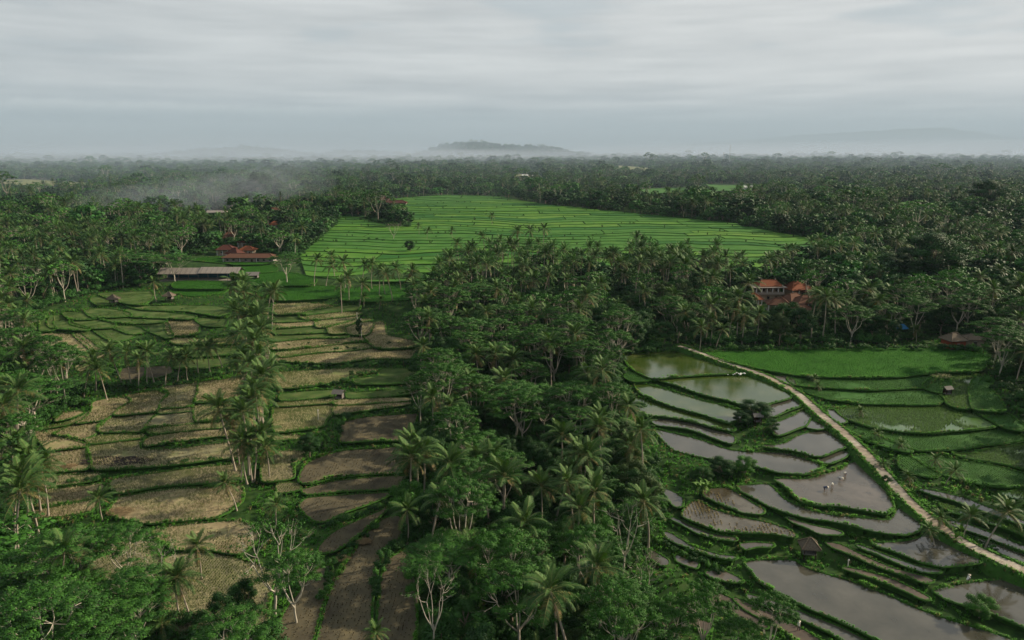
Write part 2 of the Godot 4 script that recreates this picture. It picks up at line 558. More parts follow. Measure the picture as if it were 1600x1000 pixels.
func paddy(type: String, level: float, outline: Array, label: String) -> void:
	var raw := pts2(outline)
	level += (paddies.size() % 9) * 0.007
	if not Geometry2D.is_polygon_clockwise(raw): raw.reverse()
	var o := smoothed(raw, 4, 0.55)
	var grown := Geometry2D.offset_polygon(o, 0.65 + maxf(0.0, -raw[0].y - 125.0) * 0.011 if raw[0].x > 20.0 else 0.65 + maxf(0.0, -raw[0].y - 160.0) * 0.011)
	if grown.size() == 1 and grown[0].size() > 3:
		o = grown[0]
		if not Geometry2D.is_polygon_clockwise(o): o.reverse()
	var area := 0.0
	var around := 0.0
	for i in o.size():
		around += o[i].distance_to(o[(i + 1) % o.size()])
	for i in range(1, o.size() - 1): area += 0.5 * (o[i] - o[0]).cross(o[i + 1] - o[0])
	var slim := clampf(absf(area) * 2.0 / around / 7.0, 0.3, 1.0)
	var m: Material = M.field_grass if type == "grass" else M[type]
	var s := sheet(o, 0.0, m)
	if s == null:
		o = raw
		s = sheet(o, 0.0, m)
		if s == null:
			print("bad outline: ", label)
			return
	var box := Rect2(o[0], Vector2.ZERO)
	for q in o: box = box.expand(q)
	paddies.append({"outline": o, "box": box, "level": level, "type": type})
	var t := thing("rice_paddy", label, "rice paddy", Vector3(0, level, 0), 0.0, "", "structure")
	part("water_surface" if type in ["water", "algae", "mud", "weedy", "young"] else "soil_surface", s, t)
	var wet: bool = type in ["water", "algae", "mud", "weedy", "young", "green", "green2", "wet", "soil"]
	var high := 0.08 + 0.08 * slim
	part("grassy_bund", bund_mesh(o, 0.0, M.bank, high, 0.3, 0.9), t)
	# grass on the bund
	var tall := (0.85 if wet else 0.9) * (0.35 + 0.65 * slim)
	for i in o.size():
		var a := o[i]
		var b := o[(i + 1) % o.size()]
		var l := a.distance_to(b)
		var tan2 := (b - a).normalized()
		var out := Vector2(tan2.y, -tan2.x)
		var many := int(l * (8.0 if wet else 6.5)) + (1 if rng.randf() < fmod(l * 6.0, 1.0) else 0)
		for k in many:
			var f := rng.randf()
			var off := rng.randf_range(0.08, 0.75)
			var q := a.lerp(b, f) + out * off
			var y := level + (high * 0.9 if off < 0.3 else high * 0.6 - (off - 0.3) * 2.0)
			var patch := noise2.get_noise_2d(q.x * 1.6, q.y * 1.6)
			var sc := rng.randf_range(0.55, 1.1) * tall * (0.8 + 0.8 * maxf(0.0, patch * 2.0))
			put_tuft(grass_at, grass_tint, Vector3(q.x, y - 0.03, q.y), sc, grass_color(patch))
	# what grows in it
	if type in ["dry", "dry2", "dry3", "soil2"]:
		var sp := 0.5 if type != "soil2" else 0.62
		rows(o, box, level, sp, stubble_at, stubble_tint, type)
	elif type in ["young", "mud"]:
		rows(o, box, level, 0.42, rice_at, rice_tint, type)
	elif type in ["green", "green2"]:
		rows(o, box, level, 0.6, rice_at, rice_tint, type)
	elif type == "grass":
		rows(o, box, level, 0.7, rice_at, rice_tint, type)
	elif type == "weedy":
		rows(o, box, level, 0.7, weed_at, weed_tint, type)

func grass_color(patch: float) -> Color:
	var g := rng.randf_range(0.7, 1.25)
	var c := Color(0.04059, 0.1625, 0.0144).lerp(Color(0.0738, 0.2063, 0.0225), clampf(0.4 + patch, 0, 1))
	if rng.randf() < 0.1: c = Color(0.17, 0.15, 0.06)
	return Color(c.r * g, c.g * g, c.b * g)

func put_tuft(at: Array[Transform3D], tint: PackedColorArray, p: Vector3, s: float, c: Color) -> void:
	at.append(Transform3D(Basis(Vector3.UP, rng.randf() * TAU).scaled(Vector3(s, s * rng.randf_range(0.8, 1.25), s)), p))
	tint.append(c)

func rows(o: PackedVector2Array, box: Rect2, level: float, sp: float, at: Array[Transform3D], tint: PackedColorArray, type: String) -> void:
	if type == "mud" and box.size.x < 25.0: return
	var turn := 0.06 * sin(box.position.x) + (0.25 if type == "young" else 0.0)
	var ca := cos(turn)
	var sa := sin(turn)
	var ctr := box.get_center()
	var reach := box.size.length() * 0.5
	var n := int(reach / sp)
	for i in range(-n, n + 1):
		for j in range(-n, n + 1):
			var u := i * sp + rng.randf_range(-0.07, 0.07)
			var w := j * sp * 0.9 + rng.randf_range(-0.1, 0.1)
			var q := ctr + Vector2(u * ca - w * sa, u * sa + w * ca)
			if not box.has_point(q): continue
			var cover := noise.get_noise_2d(q.x * 3.0, q.y * 3.0)
			var c: Color
			var s := 0.6
			match type:
				"young":
					if cover < -0.32 + 0.2 * rng.randf(): continue
					c = Color(0.06, 0.125, 0.02)
				"mud":
					if q.x < ctr.x - 1.0 or q.x > ctr.x + 12.0 or absf(fmod(absf(i), 4.0)) > 1.0: continue
					c = Color(0.06, 0.09, 0.03)
					s = 0.35
				"green": c = Color(0.035, 0.13, 0.012)
				"green2":
					if cover < -0.45 + 0.3 * rng.randf(): continue
					c = Color(0.042, 0.115, 0.018)
				"grass":
					if cover < -0.1 + 0.4 * rng.randf(): continue
					c = Color(0.06, 0.1, 0.022)
					s = 0.45
				"weedy":
					if cover < 0.05 + 0.5 * rng.randf() - 0.2: continue
					c = Color(0.2, 0.16, 0.075)
				_:
					if cover < -0.55 + 0.35 * rng.randf(): continue
					c = Color(0.36, 0.315, 0.19) if rng.randf() < 0.55 - cover else Color(0.1, 0.12, 0.035)
					s = 0.55
					if type == "soil2":
						c = Color(0.11, 0.09, 0.052)
						if rng.randf() < 0.4: continue
						s = 0.42
			if not Geometry2D.is_point_in_polygon(q, o): continue
			var g := rng.randf_range(0.75, 1.25)
			put_tuft(at, tint, Vector3(q.x, level, q.y), s * rng.randf_range(0.75, 1.2), Color(c.r * g, c.g * g, c.b * g))

func mid_field() -> void:
	# the big field beyond the palms: long thin terraces, each a little higher than the one before
	var lo := 1e9
	var hi := -1e9
	var x0 := 1e9
	var x1 := -1e9
	for q in mid_outline:
		lo = minf(lo, -q.y); hi = maxf(hi, -q.y)
		x0 = minf(x0, q.x); x1 = maxf(x1, q.x)
	var edges := []
	var d := lo - 12.0
	while d < hi + 20.0:
		edges.append(d)
		d += rng.randf_range(8.5, 15.5) * (1.0 + (d - lo) * 0.0011)
	var curve := func(k: int, x: float) -> float:
		var base: float = edges[k]
		return base + 26.0 * noise.get_noise_2d(x * 0.3, base * 0.12) + 7.0 * noise2.get_noise_2d(x * 0.35, base * 0.3) - 0.06 * x
	for k in edges.size() - 1:
		var x := x0 - 10.0 - rng.randf() * 60.0
		while x < x1:
			var w := rng.randf_range(50.0, 150.0)
			var strip := PackedVector2Array()
			var steps := int(w / 9.0) + 1
			for i in steps + 1:
				var xx := x + (w - 0.6) * i / steps
				strip.append(Vector2(xx, -(curve.call(k, xx) + 0.1)))
			for i in steps + 1:
				var xx := x + (w - 0.6) * (steps - i) / steps
				strip.append(Vector2(xx, -(curve.call(k + 1, xx) - 0.1)))
			for o in Geometry2D.intersect_polygons(strip, mid_outline):
				var area := 0.0
				for i in o.size(): area += o[i].cross(o[(i + 1) % o.size()])
				if absf(area) < 160.0: continue
				if not Geometry2D.is_polygon_clockwise(o): o.reverse()
				var ctr := Vector2.ZERO
				for q in o: ctr += q / o.size()
				var level: float = elev(edges[k] + 12.0) + k * 0.025 + rng.randf_range(-0.1, 0.14)
				var kind: int = [2, 0, 0, 1, 3][clampi(int(2.2 + 4.5 * noise.get_noise_2d(ctr.x * 0.5, ctr.y * 0.8) + rng.randf_range(-0.6, 0.6)), 0, 4)]
				var s := sheet(o, 0.0, M["strip%d" % kind])
				if s == null: continue
				var t := thing("field_terrace", "long thin bright green rice terrace in the big field beyond the palms", "rice paddy", Vector3(0, level, 0), 0.0, "terraces of the big green field", "structure")
				part("rice_surface", s, t)
				part("grassy_bund", bund_mesh(o, 0.0, M.bank, 0.14, 0.25, 0.35), t)
				if rng.randf() < 0.5:
					for z in 5:
						var i := rng.randi() % o.size()
						var q: Vector2 = o[i].lerp(o[(i + 1) % o.size()], rng.randf())
						put_tuft(grass_at, grass_tint, Vector3(q.x, level + 0.3, q.y), rng.randf_range(1.5, 3.2), Color(0.03, 0.06, 0.012))
			x += w

func clearing(outline: Array, kind: String) -> void:
	var o := pts2(outline)
	if not Geometry2D.is_polygon_clockwise(o): o.reverse()
	clearings.append(o)
	var c := Vector2.ZERO
	for q in o: c += q / o.size()
	var y := -1e9
	for q in o: y = maxf(y, far_ground(q.x, -q.y) + 0.6)
	y = maxf(y, far_ground(c.x, -c.y) + 0.6)
	var words := {"pale": "pale green hazy clearing among far trees", "green": "strip of green field among far trees"}
	var where := " at the left edge" if c.x < -300.0 else " below the white sheds" if c.x < 100.0 else " deepest in the middle" if -c.y > 1500.0 else " nearest, right of the middle" if c.x < 400.0 else " beside a lone white building" if c.x < 600.0 else " far right"
	var s := sheet(o, y, M.dry2 if kind == "pale" else M.strip0)
	if s: solo("field_clearing", s, words[kind] + where, "field", Vector3.ZERO, "structure")

func make_path() -> void:
	var t := thing("concrete_path", "pale concrete footpath curving down between the rice terraces", "footpath", Vector3.ZERO, 0.0, "", "structure")
	var v := PackedVector3Array()
	var ix := PackedInt32Array()
	var prof := [[-3.4, -3.2], [-2.5, -1.1], [-1.75, -0.02], [-1.2, 0.06], [1.2, 0.06], [1.75, -0.02], [2.5, -1.1], [3.4, -3.2]]
	var n := path_fine.size()
	for i in n:
		var d := (path_fine[mini(i + 1, n - 1)] - path_fine[maxi(i - 1, 0)])
		d.y = 0
		var s := d.normalized().cross(Vector3.UP)
		for p in prof: v.append(path_fine[i] + s * p[0] + Vector3.UP * p[1])
	var w := prof.size()
	for i in n - 1:
		for k in w - 1:
			var a := i * w + k
			ix.append_array(PackedInt32Array([a, a + w, a + 1, a + 1, a + w, a + w + 1]))
	var arr := []
	arr.resize(Mesh.ARRAY_MAX)
	arr[Mesh.ARRAY_VERTEX] = v
	arr[Mesh.ARRAY_INDEX] = ix
	var am := ArrayMesh.new()
	am.add_surface_from_arrays(Mesh.PRIMITIVE_TRIANGLES, arr)
	var st := SurfaceTool.new()
	st.create_from(am, 0)
	st.generate_normals()
	st.set_material(M.bank)
	part("grassy_verge", st.commit(), t)
	var cm: Array[StandardMaterial3D] = []
	for k in 3:
		var m: StandardMaterial3D = M.concrete.duplicate()
		m.albedo_color = [Color(1, 1, 1), Color(0.9, 0.88, 0.86), Color(0.82, 0.82, 0.82)][k]
		m.vertex_color_use_as_albedo = false
		cm.append(m)
	for i in n - 1:
		var a := path_fine[i]
		var b := path_fine[i + 1]
		var d := b - a
		var l := d.length()
		var e := d / l
		var s := Vector3(e.x, 0, e.z).normalized().cross(Vector3.UP) * 1.12 * rng.randf_range(0.9, 1.06)
		var up := Vector3.UP * (0.17 + rng.randf_range(-0.012, 0.012))
		a += e * 0.02; b -= e * 0.02
		var mb := MB.new()
		mb.quad(a - s + up, b - s + up, b + s + up, a + s + up, Color.WHITE)
		mb.quad(a - s, b - s, b - s + up, a - s + up, Color.WHITE, -s)
		mb.quad(a + s, b + s, b + s + up, a + s + up, Color.WHITE, s)
		mb.quad(a - s, a + s, a + s + up, a - s + up, Color.WHITE, -e)
		mb.quad(b - s, b + s, b + s + up, b - s + up, Color.WHITE, e)
		part("slab", mb.mesh(cm[rng.randi() % 3]), t)
		for k in 44:
			var off := (1.08 + absf(rng.randfn(0.0, 0.65))) * (1.0 if k % 2 else -1.0)
			var q := a.lerp(b, rng.randf()) + s / 1.12 * off
			var y := 0.0 if absf(off) < 1.75 else -(absf(off) - 1.75) * 1.4
			put_tuft(grass_at, grass_tint, q + Vector3.UP * y, rng.randf_range(0.5, 1.1), grass_color(0.1))

# ---------------------------------------------------------------- plants
var frond_meshes: Array = []       # five frond shapes from upright to hanging
var frond_parts: Array = []
var palm_crowns: Array = []
var palm_trunks: Array = []
var palm_tops: Array = []
var palm_layout: Array = []
var far_palm: ArrayMesh
var umb: Array = []
var far_umb: ArrayMesh
var brd: Array = []
var far_brd: Array = []
var banana_leaf: Array = []
var banana_stem: ArrayMesh
var tuft_mesh: ArrayMesh
var bush_meshes: Array = []

func frond(pitch: float, length: float, pairs: int, colors: Array, wide := 0.085, droop := 1.15) -> MB:
	var mb := MB.new()
	var pts := []
	var p := Vector3.ZERO
	var n := 9
	var dirs := []
	for i in n + 1:
		var t := float(i) / n
		var e := pitch - droop * pow(t, 1.35)
		var d := Vector3(cos(e), sin(e), 0)
		pts.append(p)
		dirs.append(d)
		p += d * length / n
	var radii := []
	for i in n + 1: radii.append(0.05 * (1.0 - 0.8 * i / n))
	mb.tube(pts, radii, 3, Color(0.16, 0.16, 0.06))
	for s in [-1.0, 1.0]:
		for k in pairs:
			var t := 0.14 + 0.86 * (k + 0.5) / pairs
			var f := t * n
			var i := mini(int(f), n - 1)
			var q: Vector3 = pts[i].lerp(pts[i + 1], f - i)
			var d: Vector3 = dirs[i]
			var up := Vector3(-d.y, d.x, 0)
			var l := 0.82 * sin(PI * (0.12 + 0.8 * t)) + 0.12
			var out := (Vector3(0, 0, s) * 0.86 + d * 0.42 + up * rng.randf_range(-0.05, 0.25)).normalized()
			var mid := q + out * l * 0.5
			var tip := q + out * l * 0.92 + Vector3.DOWN * l * rng.randf_range(0.3, 0.55)
			var h := d * wide * 0.5
			var nn := (up + Vector3(0, 0, s) * 0.35).normalized()
			var c: Color = colors[rng.randi() % colors.size()]
			var g := rng.randf_range(0.8, 1.2)
			c = Color(c.r * g, c.g * g, c.b * g)
			mb.tri(q - h, q + h, mid + h, nn, nn, nn, c)
			mb.tri(q - h, mid + h, mid - h, nn, nn, nn, c)
			mb.tri(mid - h, mid + h, tip, nn, nn, nn, c)
	return mb

func make_palms() -> void:
	var green := [Color(0.01952, 0.05998, 0.0126), Color(0.02509, 0.07069, 0.0144), Color(0.03485, 0.08354, 0.018)]
	var light := [Color(0.04182, 0.09639, 0.0198), Color(0.05924, 0.1125, 0.027)]
	var gold := [Color(0.13, 0.12, 0.04), Color(0.07, 0.08, 0.026), Color(0.05, 0.066, 0.022)]
	var dead := [Color(0.19, 0.125, 0.06), Color(0.14, 0.1, 0.05)]
	var specs := [[1.25, 3.6, light, 0.7], [0.85, 4.5, green + light, 1.15], [0.4, 4.8, green, 1.2], [-0.05, 4.7, green + green + gold, 1.1], [-0.6, 4.2, gold + dead, 0.8]]
	var parts: Array[MB] = []
	for s in specs:
		var f := frond(s[0], s[1], 26, s[2], 0.105, s[3])
		parts.append(f)
		frond_meshes.append(f.mesh(M.leaf))
	var lows: Array[MB] = []
	for s in specs: lows.append(frond(s[0], s[1], 9, s[2], 0.26, s[3]))
	for k in 4:
		var lean := [0.3, 1.6, 0.9, 2.6][k] as float
		var pts := []
		var rad := []
		for i in 9:
			var t := i / 8.0
			pts.append(Vector3(lean * pow(t, 1.6), 12.0 * t, 0.35 * sin(t * 3.0 + k)))
			rad.append(lerpf(0.2, 0.12, t) + (0.14 if i == 0 else 0.0))
		var tb := MB.new()
		tb.tube(pts, rad, 7, Color(0.27, 0.235, 0.185))
		palm_trunks.append(tb.mesh(M.bark))
		var top: Vector3 = pts[8]
		palm_tops.append(top)
		var cb := MB.new()
		var lay := []
		var n := 23
		for i in n:
			var t := float(i) / n
			var w := mini(int(t * 4.6), 4) if k != 1 else mini(int(t * 4.2), 4)
			var b := Basis(Vector3.UP, i * 2.399 + rng.randf_range(-0.25, 0.25)) * Basis(Vector3.BACK, rng.randf_range(-0.16, 0.16)) * Basis(Vector3.RIGHT, rng.randf_range(-0.35, 0.35))
			b = b.scaled_local(Vector3.ONE * rng.randf_range(0.85, 1.1))
			var tr := Transform3D(b, top + Vector3(0, 0.25 - 0.5 * t, 0))
			lay.append([w, tr])
			cb.put(parts[w], tr)
		for i in 7:
			var a := rng.randf() * TAU
			cb.box(top + Vector3(cos(a) * 0.28, -0.35, sin(a) * 0.28), Vector3(0.24, 0.28, 0.24), Color(0.13, 0.1, 0.03), a)
		palm_layout.append(lay)
		palm_crowns.append(cb.mesh(M.leaf))
		if k == 2:
			var fb := MB.new()
			for l in lay: fb.put(lows[l[0]], l[1])
			var ft := MB.new()
			ft.tube([Vector3.ZERO, pts[4], top], [0.26, 0.17, 0.13], 4, Color(0.27, 0.235, 0.185))
			fb.put(ft, Transform3D.IDENTITY)
			far_palm = fb.mesh(M.leaf)

func limb(mb: MB, a: Vector3, b: Vector3, bow: Vector3, r0: float, r1: float, col: Color, sides := 5) -> void:
	var p := []
	var r := []
	for i in 6:
		var t := i / 5.0
		p.append(a.lerp(b, t) + bow * sin(t * PI) + Vector3(sin(t * 7.0 + a.x), 0, cos(t * 6.0 + b.z)) * 0.12)
		r.append(lerpf(r0, r1, t))
	mb.tube(p, r, sides, col)

func leaf_cloud(mb: MB, centre: Vector3, rad: Vector3, many: int, size: float, cols: Array, up: float, shell := 0.6) -> void:
	for i in many:
		var d := Vector3(rng.randfn(), rng.randfn(), rng.randfn()).normalized()
		if d.y < -0.35: d.y *= 0.4
		var q := centre + d * rad * pow(rng.randf(), 0.34) * rng.randf_range(shell + 0.2, 1.12)
		var nn := (d + Vector3(rng.randfn(), rng.randfn(), rng.randfn()) * 0.45 + Vector3.UP * up).normalized()
		var side := nn.cross(Vector3(rng.randfn(), rng.randfn(), rng.randfn())).normalized()
		var dir := nn.cross(side)
		var c: Color = cols[rng.randi() % cols.size()]
		var g := rng.randf_range(0.75, 1.25)
		var s := size * rng.randf_range(0.7, 1.3)
		mb.leaf(q, dir, side, s, s * 0.62, (nn + d * 0.6).normalized(), Color(c.r * g, c.g * g, c.b * g))

func make_umbrella(sd: int, plates: int, leaves: int, size: float, thin := 1.0) -> Array:
	# spread 16 m, height 16 m
	rng.seed = sd
	var wood := MB.new()
	var crown := MB.new()
	var bark := Color(0.36, 0.33, 0.27)
	var fork := Vector3(rng.randf_range(-0.4, 0.4), rng.randf_range(4.2, 6.5), rng.randf_range(-0.4, 0.4))
	limb(wood, Vector3.ZERO, fork, Vector3(0.15, 0, 0.1), 0.27, 0.19, bark, 7)
	var mains := []
	var nm := 5
	for i in nm:
		var a := TAU * i / nm + rng.randf_range(-0.4, 0.4)
		var r := rng.randf_range(2.0, 4.2)
		var e := fork + Vector3(cos(a) * r, rng.randf_range(4.0, 6.0), sin(a) * r)
		limb(wood, fork + Vector3.DOWN * rng.randf_range(0.0, 1.6), e, Vector3(cos(a), -0.6, sin(a)) * 0.5, 0.15, 0.08, bark)
		mains.append(e)
	var cols_all := [[Color(0.02422, 0.08677, 0.01112), Color(0.03364, 0.1085, 0.01359), Color(0.02826, 0.09433, 0.01235)], [Color(0.04037, 0.1226, 0.01544), Color(0.0323, 0.1019, 0.01359)], [Color(0.02019, 0.07359, 0.01112), Color(0.02692, 0.08492, 0.01235)]]
	for i in plates:
		var t := (i + 0.5) / plates
		var a := i * 2.399 + rng.randf_range(-0.3, 0.3)
		var r := 7.2 * sqrt(t) * rng.randf_range(0.86, 1.1)
		var y := 15.4 - 3.6 * pow(r / 7.6, 2.0) - (rng.randf_range(0.0, 2.6) if rng.randf() < 0.45 else 0.0)
		var p := Vector3(cos(a) * r, y, sin(a) * r)
		var near: Vector3 = mains[0]
		for q in mains:
			if Vector2(q.x - p.x, q.z - p.z).length() < Vector2(near.x - p.x, near.z - p.z).length(): near = q
		limb(wood, near, p + Vector3.DOWN * 0.3, Vector3(cos(a), -0.5, sin(a)) * 0.4, 0.06, 0.02, bark, 4)
		for k in 3:
			var b := a + rng.randf_range(-1.4, 1.4)
			limb(wood, near.lerp(p, 0.6), p + Vector3(cos(b) * 1.5, 0.1, sin(b) * 1.5), Vector3.DOWN * 0.2, 0.028, 0.01, bark, 3)
		var w := rng.randf_range(1.4, 2.3)
		leaf_cloud(crown, p, Vector3(w, 0.42, w * rng.randf_range(0.8, 1.2)), int(leaves * thin), size, cols_all[rng.randi() % 3], 1.1, 0.1)
		for k in 2:
			var b := rng.randf() * TAU
			leaf_cloud(crown, p + Vector3(cos(b) * w, rng.randf_range(-0.5, 0.3), sin(b) * w), Vector3(w * 0.6, 0.3, w * 0.6), int(leaves * thin * 0.3), size, cols_all[rng.randi() % 3], 1.1, 0.1)
	return [wood, crown]

func make_broad(sd: int, lobes: int, leaves: int, size: float, tall: float, cols: Array) -> Array:
	# crown about 8 m wide on a tree 10 m high
	rng.seed = sd
	var wood := MB.new()
	var crown := MB.new()
	var bark := Color(0.17, 0.14, 0.105)
	limb(wood, Vector3.ZERO, Vector3(0.2, 4.6, 0.1), Vector3(0.15, 0, 0), 0.3, 0.18, bark, 6)
	var cs := []
	for i in lobes:
		var t := (i + 0.5) / lobes
		var a := i * 2.399 + rng.randf_range(-0.5, 0.5)
		var hgt := lerpf(8.9, 3.4, pow(t, 1.1)) + rng.randf_range(-0.5, 0.5)
		var r := 2.9 * sin(PI * clampf(0.12 + 0.78 * t, 0, 1)) * rng.randf_range(0.7, 1.15)
		var p := Vector3(cos(a) * r, lerpf(5.0, hgt, tall), sin(a) * r)
		var rad := rng.randf_range(1.0, 1.75)
		cs.append([p, rad])
		limb(wood, Vector3(0.15, rng.randf_range(2.6, 4.4), 0.1), p, Vector3(cos(a), -0.3, sin(a)) * 0.3, 0.11, 0.03, bark, 4)
	for i in cs.size():
		var c: Array = cs[i]
		var g := rng.randf_range(0.7, 1.3)
		var own := []
		for q in cols: own.append(Color(q.r * g, q.g * g, q.b * g))
		leaf_cloud(crown, c[0], Vector3(c[1], c[1] * 0.78, c[1]), leaves, size, own, 0.35, 0.55)
	return [wood, crown]

func join(a: Array) -> MB:
	var mb := MB.new()
	mb.put(a[0], Transform3D.IDENTITY)
	mb.put(a[1], Transform3D.IDENTITY)
	return mb

func make_trees() -> void:
	for k in 3:
		var u := make_umbrella(100 + k, 30, 330, 0.3)
		umb.append([u[0].mesh(M.bark), u[1].mesh(M.leaf)])
	var sparse := make_umbrella(120, 16, 40, 0.34)
	umb.append([sparse[0].mesh(M.bark), sparse[1].mesh(M.leaf)])
	far_umb = join(make_umbrella(110, 18, 26, 1.0)).mesh(M.leaf)
	var dark := [Color(0.01509, 0.05298, 0.01128), Color(0.02057, 0.0657, 0.01288), Color(0.01234, 0.0445, 0.01047)]
	var midc := [Color(0.02468, 0.08265, 0.01449), Color(0.03154, 0.09536, 0.01771), Color(0.02057, 0.06993, 0.01449)]
	var bright := [Color(0.04115, 0.1324, 0.01771), Color(0.05348, 0.143, 0.02255), Color(0.03429, 0.1166, 0.01611)]
	var olive := [Color(0.04457, 0.08476, 0.02094), Color(0.05829, 0.09324, 0.02819), Color(0.03429, 0.06993, 0.01933)]
	for s in [[201, 20, dark, 1.0], [202, 18, midc, 1.0], [203, 16, bright, 0.85], [204, 17, olive, 0.95]]:
		var b := make_broad(s[0], s[1], 700, 0.25, s[3], s[2])
		brd.append([b[0].mesh(M.bark), b[1].mesh(M.leaf)])
	for s in [[211, 14, midc, 1.0], [212, 13, midc, 0.8]]:
		far_brd.append(join(make_broad(s[0], s[1], 34, 1.15, s[3], s[2])).mesh(M.leaf))
	rng.seed = 77
	for k in 3:
		var mb := MB.new()
		var cols: Array = [midc, bright, dark][k]
		for i in 7:
			var a := rng.randf() * TAU
			leaf_cloud(mb, Vector3(cos(a) * 0.55, rng.randf_range(0.35, 0.8), sin(a) * 0.55), Vector3(0.45, 0.4, 0.45), 130, 0.15, cols, 0.5, 0.4)
		mb.tube([Vector3(0, -0.3, 0), Vector3(0.1, 0.7, 0)], [0.05, 0.03], 4, Color(0.12, 0.1, 0.07))
		bush_meshes.append(mb.mesh(M.leaf))
	# bananas
	for k in 3:
		var mb := MB.new()
		var pitch: float = [1.3, 0.95, 0.5][k]
		var p := Vector3.ZERO
		var prev := []
		for i in 9:
			var t := i / 8.0
			var e := pitch - 1.5 * t * t
			var w := 0.42 * sin(PI * (0.08 + 0.9 * t)) * (1.0 if t > 0.08 else 0.1)
			var up := Vector3(-sin(e), cos(e), 0)
			var cur := [p, p + Vector3(0, 0, w) + up * w * 0.35, p + Vector3(0, 0, -w) + up * w * 0.35]
			if i:
				for s in [1, 2]:
					var g := rng.randf_range(0.8, 1.25)
					if rng.randf() < 0.85:
						mb.quad(prev[0], cur[0], cur[s], prev[s], Color(0.075 * g, 0.16 * g, 0.026 * g), up)
			prev = cur
			p += Vector3(cos(e), sin(e), 0) * 0.34
		banana_leaf.append(mb.mesh(M.leaf))
	var sb := MB.new()
	sb.tube([Vector3.ZERO, Vector3(0, 1.0, 0), Vector3(0.05, 2.1, 0)], [0.18, 0.14, 0.08], 6, Color(0.13, 0.15, 0.06))
	banana_stem = sb.mesh(M.bark)
	# a tuft of grass
	var tb := MB.new()
	for i in 7:
		var a := i * 0.9 + rng.randf() * 0.5
		var d := Vector3(cos(a), 0, sin(a))
		var s := Vector3(-d.z, 0, d.x) * 0.055
		var q := d * 0.08
		var m := d * rng.randf_range(0.14, 0.24) + Vector3.UP * 0.34
		var tip := d * rng.randf_range(0.3, 0.5) + Vector3.UP * rng.randf_range(0.4, 0.62)
		var nn := (Vector3.UP + d * 0.3).normalized()
		tb.tri(q - s, q + s, m + s, nn, nn, nn, Color.WHITE)
		tb.tri(q - s, m + s, m - s, nn, nn, nn, Color.WHITE)
		tb.tri(m - s, m + s, tip, nn, nn, nn, Color.WHITE)
	tuft_mesh = tb.mesh(M.grass)

func take(kind: String, x: float, z: float) -> void:
	n_kind[kind] += 1
	placed_trees.append(Vector3(x, 0, z))

func palm(x: float, z: float, h: float, label: String, group := "", near := false) -> void:
	take("palm", x, z)
	var k := rng.randi() % 4
	var s := h / 12.3
	var t := thing("coconut_palm", label, "palm tree", Vector3(x, ground(x, z) - 0.15, z), rng.randf() * TAU, group)
	var sc := Basis.IDENTITY.scaled(Vector3.ONE * s)
	t.rotation.x = rng.randfn(0.0, 0.055)
	t.rotation.z = rng.randfn(0.0, 0.055)
	var wide := clampf(0.35 + 0.65 * s, 0.4, 1.15)
	part("trunk", palm_trunks[k], t, Transform3D(Basis.IDENTITY.scaled(Vector3(wide, s, wide)), Vector3.ZERO))
	var top: Vector3 = palm_tops[k] * Vector3(wide, s, wide)
	var cs := clampf(0.55 + 0.55 * s, 0.3, 1.2) * rng.randf_range(0.82, 1.12)
	if h < 5.5: cs = 0.25 + h * 0.085
	if near:
		for l in palm_layout[k]:
			var b: Transform3D = l[1]
			var tr := Transform3D(b.basis.scaled(Vector3.ONE * cs), top + (b.origin - palm_tops[k]) * cs)
			part("frond", frond_meshes[l[0]], t, tr)
	else:
		part("crown", palm_crowns[k], t, Transform3D(Basis.IDENTITY.scaled(Vector3.ONE * cs), top - palm_tops[k] * cs))

func umbrella(x: float, z: float, h: float, spread: float, k: int, label: String, group := "") -> void:
	take("umbrella", x, z)
	if label.contains("bare") or label.contains("sparse") or label.contains("thin"): k = 3
	var t := thing("umbrella_tree", label, "tree", Vector3(x, ground(x, z) - 0.2, z), rng.randf() * TAU, group)
	var b := Basis.IDENTITY.scaled(Vector3(spread / 17.0, h / 16.0, spread / 17.0))
	part("trunk", umb[k][0], t, Transform3D(b, Vector3.ZERO))
	part("crown", umb[k][1], t, Transform3D(b, Vector3.ZERO))

func broad(x: float, z: float, h: float, spread: float, k: int, label: String, group := "", called := "") -> void:
	take("broad", x, z)
	var n := called if called else ("leafy_bush" if h < 5.6 else "broadleaf_tree")
	var t := thing(n, label, "bush" if h < 5.6 else "tree", Vector3(x, ground(x, z) - 0.2, z), rng.randf() * TAU, group)
	if h < 5.6: t.position.y -= h * 0.22
	var b := Basis.IDENTITY.scaled(Vector3(spread / 8.6, h / 10.2 * (1.2 if h < 5.6 else 1.0), spread / 8.6))
	part("trunk", brd[k][0], t, Transform3D(b, Vector3.ZERO))
	part("crown", brd[k][1], t, Transform3D(b, Vector3.ZERO))

func banana(x: float, z: float, h: float, label: String) -> void:
	var t := thing("banana_plant", label, "banana plant", Vector3(x, ground(x, z), z), rng.randf() * TAU, "banana plants " + label.trim_prefix("banana plant with torn leaves "))
	var s := h / 4.4
	part("stem", banana_stem, t, Transform3D(Basis.IDENTITY.scaled(Vector3.ONE * s), Vector3.ZERO))
	for i in 8:
		var b := Basis(Vector3.UP, i * 2.399).scaled(Vector3.ONE * s * rng.randf_range(0.8, 1.15))
		part("leaf", banana_leaf[mini(i / 3, 2)], t, Transform3D(b, Vector3(0, 1.9 * s, 0)))

